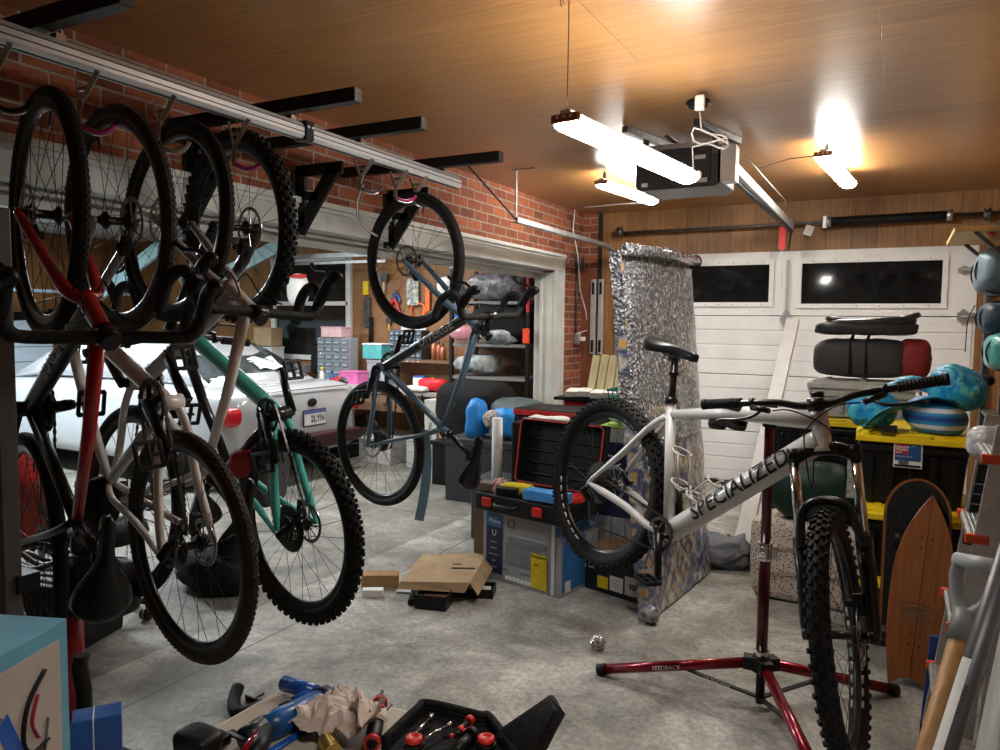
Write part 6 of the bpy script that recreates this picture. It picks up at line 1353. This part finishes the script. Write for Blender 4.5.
for k in range(6):
    o = MB().box((0, 0, 0), (.085, .32, .04)).build('white_moulding', M_white, bev=.003); o.location = (bx_.x - .23 + .095 * k, 5.10, .965 + .006 * (k % 2)); o.rotation_euler = (0, 0, .3); tag(o, ['leftmost', 'second', 'third', 'fourth', 'fifth', 'rightmost'][k] + ' of the six short white mouldings lying in front of the timber offcuts', 'moulding', 'white mouldings')
# bubble-wrapped patterned panel
c0, c1 = onz(648, 623, .0), onz(711, 571, .0); t0, t1 = ony(620, 250, c0.y), ony(691, 262, c1.y)
t = thing('wrapped_panel', 'tall patterned upholstered panel wrapped in shiny bubble wrap standing behind the white bicycle', 'panel', (0, 0, 0))
nrm = (c1 - c0).cross(t0 - c0).normalized()
if nrm.dot(CC - c0) < 0: nrm = -nrm
def pan(z0f, z1f, off, amp, nu=34, nv=26, seed=0):
    def f(u, v):
        h = z0f + (z1f - z0f) * v; a = c0.lerp(t0, h); b = c1.lerp(t1, h); p = a.lerp(b, u)
        n = noise.noise(V((u * 6 + seed, h * 12, seed))) + .5 * noise.noise(V((u * 15, h * 30, seed)))
        ed = (1 - abs(2 * u - 1) ** 6)
        return p + nrm * (off * ed + amp * n) + (b - a) * (.018 * noise.noise(V((h * 9, seed, 0))) * (abs(2 * u - 1)))
    return f
b = MB(); b.sheet(pan(.005, .985, .012, .004), 12, 30); b.sheet(lambda u, v: pan(.005, .985, .012, .004)(1 - u, v) - nrm * .05, 12, 30)
for u0 in (0, 1): b.sheet(lambda u, v, u0=u0: pan(.005, .985, .012, .004)(u0, v) - nrm * .05 * (u if u0 else 1 - u), 2, 30)
b.sheet(lambda u, v: pan(.005, .985, .012, .004)(u, 1) - nrm * .05 * v, 12, 2)
b.build('upholstered_panel', pattern_mat('ikat_cloth', 'ikat'), t)
b = MB(); b.sheet(pan(.46, 1.0, .022, .005, seed=3), 40, 60); b.sheet(lambda u, v: pan(.46, 1.0, .022, .005, seed=3)(0, v) - nrm * .06 * u, 3, 60); b.sheet(lambda u, v: pan(.46, 1.0, .022, .005, seed=3)(1, v) - nrm * .06 * u, 3, 60); b.sheet(lambda u, v: pan(.46, 1.0, .022, .005, seed=3)(u, 1) - nrm * .06 * v, 40, 3)
b.build('bubble_wrap', pattern_mat('bubble_wrap', 'bubble'), t)
b = MB(); b.tube([t0 + nrm * .03, t0.lerp(t1, .5) + nrm * .045 + V((0, 0, .01)), t1 + nrm * .03], .03, 12); b.build('rolled_top_edge', pattern_mat('bubble_wrap2', 'bubble') if 0 else MATS['bubble_wrap'], t)
b = MB(); b.tube([t1 + nrm * .03, t1 + nrm * .0 + (t1 - t0).normalized() * .03], .04, 12); b.build('black_roll_end', M_fab, t)
b = MB(); b.blob((0, 0, 0), (.11, .10, .09), .8, .012, 12, 5); o = b.build('wrapped_corner', [MATS['ikat_cloth']], t); o.location = c0 + V((0, 0, .05))
# floor bits
o = MB().blob((0, 0, 0), (.07, .07, .065), .9, .012, 22, 5, nu=20, nv=14, sm=False).build('foil_ball', mat('crumpled_foil', (.68, .62, .60), .25, .8, var=.3, scale=60)); o.location = onz(597, 642, .03); tag(o, 'crumpled silver foil ball lying alone on the concrete floor', 'foil')
t = thing('screwdriver', 'short black and yellow screwdriver lying on the floor by the patterned panel', 'screwdriver', onz(638, 609, .017), -.15)
b = MB(); b.tube([(0, 0, 0), (.03, 0, 0), (.05, 0, 0), (.09, 0, 0)], [.014, .017, .013, .016], 12); b.build('handle', M_black, t); b = MB(); b.tube([(.03, 0, 0), (.05, 0, 0)], .0172, 12); b.build('yellow_band', M_yel, t); b = MB(); b.tube([(0, 0, 0), (-.06, 0, -.006)], .004, 8); b.build('shaft', M_dsteel, t)
b = MB(); b.blob((0, 0, .10), (.34, .26, .20), .8, .05, 8, 8, nu=36, nv=20); o = b.build('grey_clothes', mat('grey_cloth', (.13, .135, .15), .9, bump=.6, bscale=14)); o.location = onz(722, 566, 0); tag(o, 'crumpled grey cloth heap on the floor behind the patterned panel', 'cloth')
# flattened carton with black packaging
t = thing('flattened_carton', 'flattened open brown carton lying on top of black packaging on the floor', 'carton', (0, 0, 0))
zc = .11; P4 = [onz(400, 582, zc), onz(422, 555, zc), onz(487, 553, zc), onz(470, 583, zc)]
b = MB(); b.add([*P4], [(0, 1, 2, 3)]); b.add([P4[0], P4[3], P4[3] + V((-.02, -.02, -.05)), P4[0] + V((0, -.02, -.03))], [(0, 1, 2, 3)]); b.add([P4[3], P4[2], P4[2] + V((.06, .0, -.05)), P4[3] + V((.06, -.02, -.05))], [(0, 1, 2, 3)]); b.add([P4[2], P4[1], P4[1] + V((.02, .08, -.06)), P4[2] + V((.02, .08, -.06))], [(0, 1, 2, 3)])
b.build('carton_board', M_card, t, solid=.004)
cc = (P4[0] + P4[1] + P4[2] + P4[3]) / 4; x_ = (P4[3] - P4[0]).normalized(); y_ = (P4[1] - P4[0]); y_ = (y_ - x_ * y_.dot(x_)).normalized()
text('TREK', .03, M_ink, t, cc + V((.02, .02, .004)), x_, y_) if 0 else None
b = MB(); b.box(cc + x_ * .10 - y_ * .02 + V((0, 0, .004)), (.13, .022, .001), Matrix((x_, y_, V((0, 0, 1)))).transposed()); b.box(cc + x_ * .06 + y_ * .05 + V((0, 0, .004)), (.05, .012, .001), Matrix((x_, y_, V((0, 0, 1)))).transposed()); b.build('printed_mark', M_ink, t)
def obox(name, label, cat, px, py, d, m, rz, inner=None):
    t = thing(name, label, cat, onz(px, py, 0), rz); x, y, z = d; b = MB(); b.box((0, 0, .004), (x, y, .006))
    for a_, c_ in (((0, -y / 2, z / 2), (x, .005, z)), ((0, y / 2, z / 2), (x, .005, z)), ((-x / 2, 0, z / 2), (.005, y, z)), ((x / 2, 0, z / 2), (.005, y, z))): b.box(a_, c_)
    b.build('box_walls', m, t); 
    if inner: MB().box((0, 0, z * .5), (x * .8, y * .7, z * .35)).build('insert', inner, t)
obox('black_box', 'open black packaging box with brown lining in front of the flattened carton', 'box', 434, 606, (.16, .12, .075), [M_black], .25, mat('brown_lining', (.18, .07, .04), .6))
obox('black_box', 'open black packaging box holding a white card, right of the other', 'box', 474, 594, (.22, .12, .05), [M_black], .35, M_paperw)
for i, (px, py, d_, rz, m_, lb) in enumerate(((414, 600, (.05, .16, .03), .5, M_black, 'slim black plastic part lying left of the open packaging'), (424, 596, (.04, .14, .05), -.2, M_dsteel, 'grey metal part beside the open black packaging'), (406, 592, (.10, .05, .01), .3, M_paperw, 'white paper slip by the flattened carton'), (447, 582, (.14, .05, .05), .2, M_blacks, 'black tube part lying under the flattened carton edge'))):
    o = MB().box((0, 0, d_[2] / 2), d_).build('packaging_part', m_, bev=.006 if i != 2 else 0); o.location = onz(px, py, 0); o.rotation_euler = (0, 0, rz); tag(o, lb, 'packaging')
o = MB().box((0, 0, .035), (.20, .09, .07)).build('long_carton', mat('cardboard2', (.34, .20, .08), .8), bev=.003); o.location = onz(379, 588, 0) + V((-.02, .04, 0)); o.rotation_euler = (0, 0, .55); tag(o, 'small closed brown carton on the floor right of the knobby rear wheel', 'carton')
o = MB().box((0, 0, .02), (.11, .05, .04)).build('white_carton', M_paperw, bev=.002); o.location = onz(373, 596, 0); o.rotation_euler = (0, 0, .55); tag(o, 'small white carton on the floor in front of the brown one', 'carton')
# ================================================================= lower left: clutter behind the bicycles
M_post = mat('grey_post_paint', (.10, .095, .09), .5, .2, var=.15, scale=6)
a = ony(26, 560, .95); t = thing('rack_post', 'dark grey steel post at the left edge of the picture', 'post', (ony(9, 600, .95).x, .95, 0))
b = MB(); b.box((0, 0, .85), (.040, .04, 1.70)); b.build('post', M_post, t, bev=.003); b = MB(); b.box((0, 0, .005), (.12, .1, .01)); b.build('foot_plate', M_post, t)
for z_ in (.70, .86): tag(MB().box((-2.2, .98, z_), (.95, .05, .04)).build('rack_bar', M_black), ['upper', 'lower'][z_ < .8] + ' black rack bar fixed to the grey post at the left edge', 'bar')
t = thing('wheeled_stool', 'black wheeled base with a white rimmed caster under the left-hand bicycles', 'stool', onz(105, 633, 0) + V((-.12, .10, 0)))
b = MB(); b.lathe([(.0, .40), (.17, .40), (.19, .43), (.18, .47), (0, .48)], seg=28); b.build('seat', M_fab, t); b = MB(); b.cyl((0, 0, .12), (0, 0, .40), .025, 14); b.build('column', M_dsteel, t)
for k in range(5):
    a_ = -.69 + k * 2 * PI / 5; b = MB(); b.tube([(0, 0, .13), (.18 * math.cos(a_), .18 * math.sin(a_), .09)], [.02, .014], 10); lo = b.build('leg', M_black, t)
    b = MB(); cx, cy = .18 * math.cos(a_), .18 * math.sin(a_); b.lathe([(.0, -.022), (.028, -.022), (.032, -.012), (.032, .012), (.028, .022), (0, .022)], (cx, cy, .032), (1, .3, 0), 18); b.lathe([(.0325, -.002), (.0325, .002)], (cx, cy, .032), (1, .3, 0), 18, m=1); b.cyl((cx, cy, .04), (cx, cy, .09), .006, 8); b.build('caster', [M_black, M_paperw], lo)
lump('red_crate_bag', 'dull red bag beside the grey post behind the red bicycle', 'bag', ony(26, 515, 1.75), (.16, .2, .28), mat('rust_red', (.28, .03, .015), .7), 81, .5, .012)
lump('red_mesh_bag', 'bright red mesh bag above the dull red one beside the post', 'bag', ony(24, 478, 1.75), (.08, .12, .22), mat('red_mesh', (.65, .02, .02), .6, var=.4, scale=60), 82, .7, .01)
tag(MB().cyl((-2.62, 1.62, .0), (-2.62, 1.62, .40), .05, 20).build('red_cylinder', mat('red_pump', (.45, .02, .02), .4)), 'red cylinder standing behind the light blue carton', 'cylinder')
lump('saddle_bag', 'crumpled red cloth saddle bag hanging behind the seat of the teal mountain bicycle', 'saddle bag', onx(243, 462, -2.3), (.11, .12, .12), mat('crimson_cloth', (.42, .03, .035), .8, bump=.8, bscale=30), 83, .8, .02)
lump('saddle_bag', 'black saddle bag hanging under the saddle of the white brown-tyred bicycle', 'saddle bag', onx(103, 500, -2.35), (.10, .10, .17), M_fab, 84, .6, .01)
lump('grey_bag', 'dark grey bag hanging behind the rear wheel of the teal mountain bicycle', 'bag', onx(268, 470, -2.75), (.2, .2, .36), mat('dusk_grey', (.07, .07, .072), .8, bump=.6), 85, .6, .03)
lump('black_heap', 'black shoes and bags heap on the floor behind the brown-tyred rear wheel', 'heap', onz(215, 570, .1), (.5, .3, .25), M_fab, 86, .7, .04)
t = thing('blue_mudguard', 'slate blue mudguard blade hanging below the far blue bicycle rear wheel', 'mudguard', (0, 0, 0)); P5 = [onx(424, 430, -2.2), onx(427, 462, -2.2), onx(424, 495, -2.22), onx(419, 520, -2.25)]
b = MB(); P5s = smooth(P5, 4)
for i in range(len(P5s) - 1): b.bar(P5s[i], P5s[i + 1] + (P5s[i + 1] - P5s[i]) * .1, .05, .004, up=(.6, -.8, .0))
b.build('blade', M_blu, t); b = MB(); b.bar(onx(424, 432, -2.2), onx(422, 395, -2.3), .01, .01); b.build('stay', M_blacks, t)
# ================================================================= foreground table and cartons
zt = .66; tp = [onz(195, 738, zt), onz(287, 683, zt), onz(305, 681, zt), onz(415, 708, zt), onz(470, 722, zt)]
A, B_, Cc = onz(192, 740, zt), onz(295, 681, zt), onz(560, 752, zt)
ex = (Cc - B_).normalized(); ey = (A - B_).normalized()
t = thing('folding_table', 'beige topped work table at the bottom edge strewn with bicycle tools', 'table', (0, 0, 0))
r_ = .02; far = 1.05; dep = .62; ang = [B_ + ex * r_, B_ + ex * far, B_ + ex * far + ey * dep, B_ + ey * dep, B_ + ey * r_]
poly = [(p.x, p.y) for p in ang]
b = MB(); b.prism(poly[::-1], (0, 0, zt - .03), (1, 0, 0), (0, 1, 0), -.028 if False else .029) if 0 else b.prism(poly, (0, 0, zt - .032), (1, 0, 0), (0, 1, 0), .032)
b.build('table_top', mat('beige_laminate', (.50, .43, .34), .45, var=.06, scale=5), t, bev=.004)
b = MB(); b.tube([p + V((0, 0, -.008)) for p in ang], .007, 8, closed=True); b.build('edge_band', M_paperw, t)
for f_, g_ in ((.08, .08), (.08, dep - .06), (far - .06, .08), (far - .06, dep - .06)):
    p = B_ + ex * f_ + ey * g_; MB().cyl((p.x, p.y, 0), (p.x, p.y, zt - .03), .015, 12).build('leg', M_dsteel, t)
TZ = zt
def tp_(px, py, dz=0.): return onz(px, py, TZ + dz)
def tbl(name, label, cat, a, b_, parts):
    """long thing lying from a to b_ (picture points on the table): parts = (name, [(along, radius)...], material)"""
    pa, pb = a, b_; t = thing(name, label, cat, (0, 0, 0)); d = pb - pa
    for nm, pr, m in parts:
        MB().tube([pa + d * u for u, r in pr], [r for u, r in pr], 14).build(nm, m, t)
    return t
M_toolblue = mat('tool_blue', (.01, .10, .46), .3, coat=.3)
t = tbl('hex_driver', 'blue T-handled hex driver lying at the far corner of the table', 'hex key', tp_(318, 692, .02), tp_(272, 714, .016), [('handle', [(0, .014), (.2, .015), (.55, .0145)], M_toolblue), ('collar', [(.5, .0125), (.8, .011)], M_black), ('tip', [(.8, .006), (1.15, .005)], M_chrome)])
MB().tube([tp_(284, 683, .022), tp_(316, 693, .024)], .0165, 14).build('cross_handle', M_toolblue, t)
t = tbl('glue_tube', 'blue and black tube of grease with a pale nozzle lying on the table', 'tube', tp_(262, 731, .022), tp_(330, 697, .022), [('body', [(.0, .024), (.22, .028), (.85, .026)], mat('tube_blue_print', (.015, .11, .33), .3, var=.35, scale=30)), ('tail', [(-.25, .022), (.02, .027)], mat('tube_black_print', (.02, .02, .03), .35, var=.5, scale=60)), ('cap', [(.84, .028), (.98, .027)], M_navy), ('nozzle', [(.98, .012), (1.15, .006)], mat('cream_nozzle', (.7, .62, .45), .4))])
t = tbl('screwdriver', 'black and red handled screwdriver lying across the middle of the table', 'screwdriver', tp_(381, 698, .02), tp_(371, 748, .02), [('handle', [(0, .010), (.06, .014), (.2, .015), (.3, .0125), (.45, .0155), (.8, .0155), (.95, .010)], M_black), ('shaft', [(.95, .005), (1.8, .005)], M_chrome), ('end_cap', [(-.14, .004), (0, .004)], M_chrome)])
for u, w_ in ((.10, .06), (.27, .05), (.88, .05)): pa, pb = tp_(381, 698, .02), tp_(371, 748, .02); MB().cyl(pa.lerp(pb, u), pa.lerp(pb, u + w_), .0162, 14).build('red_band', M_red, t)
# crumpled paper
pc = tp_(340, 716, .03)
def paper(u, v):
    x, y = (u - .5) * .15, (v - .5) * .13; a_ = u * 3.1 + v * 2
    z = .012 + .045 * abs(noise.noise(V((u * 3.3, v * 3.1, 2)))) + .022 * abs(noise.noise(V((u * 8, v * 7, 5)))) + .035 * math.sin(PI * u) * math.sin(PI * v)
    return pc + ex * (x + .03 * noise.noise(V((v * 5, 1, u)))) - ey * (y + .03 * noise.noise(V((u * 5, 3, v)))) + V((0, 0, z - .02))
b = MB(); b.sheet(paper, 30, 24, sm=False); o = b.build('crumpled_paper', mat('cream_paper', (.70, .58, .50), .7, var=.06), solid=.0012); tag(o, 'crumpled cream wrapping paper heaped in the middle of the table', 'paper')
f0, f1, f2, f3 = tp_(340, 716, .03), tp_(374, 722, .03), tp_(354, 708, .10), tp_(380, 712, .09)
b = MB(); b.sheet(lambda u, v: f0.lerp(f1, u).lerp(f2.lerp(f3, u), v) + V((0, 0, (.020 * math.cos(2 * PI * u) * v) + .014 * noise.noise(V((u * 5, v * 5, 1))))) - ey * (.016 * math.sin(6 * u + 2 * v)), 12, 12, sm=False); o = b.build('crumpled_paper', mat('cream_paper', (.7, .58, .5), .7), solid=.0012); tag(o, 'upright torn flap of cream paper behind the crumpled heap', 'paper')
b = MB(); b.bar(tp_(318, 722, .004), tp_(270, 752, .004), .016, .006); o = b.build('blue_lever', M_toolblue, bev=.002); tag(o, 'flat blue tyre lever lying under the crumpled paper', 'tyre lever')
text('PARK', .010, M_inkw, o, tp_(296, 736, .008), (tp_(318, 722) - tp_(270, 752)), (0, 0, 1)) if 0 else None
b = MB(); 
for k in range(9): b.lathe([(.016, -.0015), (.0175, 0), (.016, .0015)], tp_(333, 752, .018) + V((-.0, -.0, .0)) + (tp_(327, 740, .018) - tp_(333, 752, .018)) * (k / 8), (tp_(327, 740) - tp_(333, 752)), 14)
tag(b.build('brass_spool', mat('brass', (.6, .42, .14), .3, .9)), 'ribbed brass cylinder at the bottom edge under the crumpled paper', 'spool')
t = thing('rear_light', 'red bicycle rear light with a black rubber strap at the left of the table', 'bicycle light', (0, 0, 0)); pa, pb = tp_(262, 728, .03), tp_(246, 758, .03)
MB().tube([pa, pb], [.012, .016], 14, flat=.8).build('lens', mat('dark_red_lens', (.30, .005, .01), .12, coat=1), t); MB().tube([pa + ex * .012, pb + ex * .016], [.014, .018], 12).build('housing', M_black, t)
MB().tube(smooth([pa + (pb - pa) * .5 - ex * .01, tp_(243, 738, .03), tp_(230, 732, .02)], 4), .010, 8, flat=.4).build('rubber_strap', M_black, t)
lump('helmet_pad', 'black rounded light mount at the bottom left corner of the table', 'mount', tp_(198, 744, .025), (.08, .06, .05), M_black, 91, .5, .008); lump('helmet_pad', 'small black angular clip right of the rounded mount', 'clip', tp_(218, 740, .012), (.05, .035, .025), M_blacks, 92, .5, .006)
# black zip case with tools
t = thing('zip_tool_case', 'open black zip case full of red and black small tools on the table', 'tool case', (0, 0, 0)); c_ = tp_(450, 740, 0)
cx_ = [tp_(384, 752, 0), tp_(424, 713, 0), tp_(490, 729, 0), tp_(520, 770, 0)]
b = MB(); rim = smooth([cx_[0] - ey * .0, cx_[0].lerp(cx_[1], .8), cx_[1] + ex * .01, cx_[1].lerp(cx_[2], .85), cx_[2], cx_[3]], 5)
for k in range(3): b.tube([p + V((0, 0, .006 + .009 * k)) for p in rim], .008, 8)
mid = cx_[0].lerp(cx_[2], .5)
b.add([p + V((0, 0, .004)) for p in rim] + [cx_[0].lerp(cx_[3], .5) + V((0, 0, .004))], [tuple(range(len(rim) + 1))]); b.build('shell', M_fab, t)
l0, l1 = tp_(496, 737, .02), tp_(536, 760, .02); u0, u1 = atd(552, 700, 1.36), atd(560, 712, 1.26)
q0 = tp_(498, 736, .012); q1 = tp_(532, 768, .012); vv = (u0 - q0)
b = MB(); th = V((.02, -.03, -.012))
b.sheet(lambda u, v: (q0.lerp(q1, u)).lerp(u0.lerp(u1, u), v), 6, 6, sm=False); lid_ = b.build('lid', M_fab, t, solid=.02)
b = MB(); b.tube([q0, u0, u1, q1], .009, 8); b.build('piping', M_fab, lid_)
k_ = 0
for (a, b2, col, nm, lb, r_) in (((413, 736), (430, 718), M_chrome, 'spanner', 'short bright spanner in the far left corner of the zip case', .0035), ((424, 738), (447, 726), M_chrome, 'hex_key', 'thin bright hex key beside the red dial in the zip case', .003), ((455, 735), (468, 722), M_red, 'multi_tool', 'black and red multi tool in the middle of the zip case', .006), ((444, 738), (462, 733), M_red, 'multi_tool', 'short red-edged tool left of the centre of the zip case', .004), ((455, 752), (470, 737), M_black, 'ratchet', 'black ratchet handle at the bottom middle of the zip case', .010), ((500, 738), (520, 726), M_chrome, 'bit_driver', 'bright bit driver lying against the lid of the zip case', .0035)):
    t = thing(nm, lb, 'tool', (0, 0, 0)); pa, pb = tp_(*a, .022), tp_(*b2, .022)
    MB().tube([pa, pb], r_, 10).build('shaft', M_chrome if col is M_chrome else M_black, t); MB().cyl(pb, pb + (pb - pa).normalized() * .012, r_ * 1.6, 12).build('head', col, t); 
    if col is M_red: MB().cyl(pa.lerp(pb, .3), pa.lerp(pb, .5), r_ * 1.15, 12).build('red_ring', M_red, t)
for px, py, lb in ((414, 742, 'round red dial tool at the left of the zip case'), (486, 742, 'oval red grip tool at the right of the zip case')):
    t = thing('dial_tool', lb, 'tool', tp_(px, py, .02)); MB().lathe([(0, 0), (.014, 0), (.017, .004), (.016, .010), (.010, .012), (.008, .009), (0, .009)], seg=22).build('dial', M_red, t); MB().cyl((0, 0, -.008), (0, 0, 0), .019, 18).build('base', M_black, t)
# black hooked tool on the floor-side edge of the table
t = thing('handlebar_grip', 'black curved rubber grip with a silver clamp lying left of the table corner', 'grip', (0, 0, 0)); P6_ = [atd(238, 688, 1.75), atd(236, 700, 1.73), atd(236, 711, 1.72), atd(248, 711, 1.72), atd(262, 703, 1.74)]
zz = .0; P6_ = [onz(238, 687, .05), onz(234, 700, .03), onz(236, 712, .02), onz(248, 712, .02), onz(262, 705, .02)]
MB().tube(smooth(P6_, 4), .024, 12).build('grip', M_tape, t); b = MB(); b.box(onz(255, 698, .03), (.06, .05, .04)); b.build('clamp', M_chrome, t, bev=.006)
# light blue printed carton at the lower left
E0 = atd(67, 618, 1.15)   # near top corner of the printed front
Xd = (atd(67, 618, 1.15) - atd(0, 653, 1.02)); Xd.z = 0; Xd.normalize()
Yd = V((-Xd.y, Xd.x, 0))
if Yd.dot(atd(27, 605, 1.3) - E0) < 0: Yd = -Yd
O = V((E0.x, E0.y, 0)) - Xd * .60
Mc = Matrix((Xd, Yd, V((0, 0, 1)))).transposed().to_4x4(); Mc.translation = O; hh = E0.z
t = thing('printed_carton', 'light blue carton with a picture of a blue work stand at the lower left corner', 'carton', M=Mc)
M_lb = mat('light_blue_card', (.13, .38, .52), .6, var=.08)
b = MB(); b.box((.30, .10, hh / 2), (.60, .20, hh)); b.build('carton_box', M_lb, t, bev=.002)
b = MB(); b.box((.292, -.0012, hh - .235), (.576, .002, .42)); pic = b.build('picture_panel', mat('beige_print', (.46, .40, .36), .6, var=.05), t)
b = MB(); b.tube([(.43, -.0, hh - .10), (.41, -.0, hh - .17), (.38, 0, hh - .29)], .009, 6, flat=.2); b.tube([(.55, 0, hh - .13), (.52, 0, hh - .28)], .006, 6, flat=.2); b.tube([(.40, 0, hh - .10), (.46, 0, hh - .085)], .011, 8, flat=.2); b.build('printed_stand', mat('print_dark', (.05, .05, .06), .5), pic)
b = MB(); b.prism([(.455, hh - .10), (.475, hh - .085), (.51, hh - .17), (.49, hh - .185)], (0, -.0022, 0), (1, 0, 0), (0, 0, 1), .001); b.build('printed_clamp', M_toolblue, pic)
b = MB(); b.tube(smooth([(.545, -.002, hh - .055), (.51, -.002, hh - .09), (.50, -.002, hh - .14), (.52, -.002, hh - .165), (.548, -.002, hh - .16)], 4), .007, 6, flat=.3, m=0); b.build('printed_tyre', M_ink, pic)
b = MB(); b.tube(smooth([(.53, -.004, hh - .085), (.517, -.004, hh - .12), (.53, -.004, hh - .15)], 4), .004, 6, flat=.3); b.build('printed_red_trim', mat('print_crimson', (.4, .02, .08), .5), pic)
b = MB(); b.box((.52, .13, hh + .0008), (.045, .04, .001)); b.build('white_print', mat('pale_print', (.55, .68, .75), .6), t)
text('TOOL', .04, mat('dark_blue_print', (.04, .2, .32), .6), t, (.40, .07, hh + .001), (1, 0, 0), (0, 1, 0))
# dark blue carton beside it, with black strap piece behind
pA = atd(97, 712, 1.28)
t = thing('blue_carton', 'small dark blue carton with a white seam beside the light blue printed carton', 'carton', (pA.x, pA.y, pA.z - .13), .95)
b = MB(); b.box((0, 0, .03), (.075, .05, .20)); b.build('carton_box', mat('royal_blue_card', (.015, .09, .33), .4, var=.08), t, bev=.002); b = MB(); b.bar((-.005, -.0255, -.06), (-.005, -.0255, .13), .002, .001, up=(0, 1, 0)); b.bar((-.005, -.0255, .1303), (-.005, .0255, .1303), .002, .001, up=(0, 0, 1)); b.build('white_seam', M_paperw, t)
o = MB().box((0, 0, 0), (.26, .26, pA.z - .14)).build('side_table', mat('dark_bench', (.04, .04, .04), .6), bev=.004); o.location = (pA.x - .12, pA.y - .02, (pA.z - .14) / 2); tag(o, 'low dark cabinet carrying the small dark blue carton at the lower left', 'cabinet')
_q = atd(84, 690, 1.5); b = MB(); b.tube(smooth([atd(82, 655, 1.5), atd(80, 668, 1.5), _q], 4) + [V((_q.x, _q.y, 0))], .017, 10, flat=.6); tag(b.build('black_tube', M_black), 'black curved tube standing behind the dark blue carton', 'tube')
# black bags and kit among the left-hand rear wheels
lump('pannier_bag', 'black pannier bag hanging left of the lowest black saddle behind the red bicycle', 'bag', onx(88, 585, -2.45), (.16, .2, .2), M_fab, 101, .6, .015)
lump('pannier_bag', 'rounded black pannier bag between the red bicycle saddle and the brown-tyred wheel', 'bag', onx(119, 588, -2.45), (.12, .16, .20), M_black, 102, .7, .015)
t = thing('tool_crate', 'dark crate of cables and kit on the floor behind the grey post', 'crate', (onz(45, 640, 0).x, onz(45, 640, 0).y, 0), .3)
MB().box((0, 0, .17), (.5, .4, .34), None, 0, 1.08).build('body', M_case, t, bev=.01)
b = MB(); 
for k in range(5): b.tube(smooth([(-.2, -.15 + .07 * k, .34), (-.1, -.1 + .05 * k, .40 + .02 * (k % 2)), (.05, -.12 + .06 * k, .37), (.2, -.1 + .06 * k, .41), (.22, -.05 + .04 * k, .30)], 4), .012, 8)
b.build('cables', M_dsteel, t)
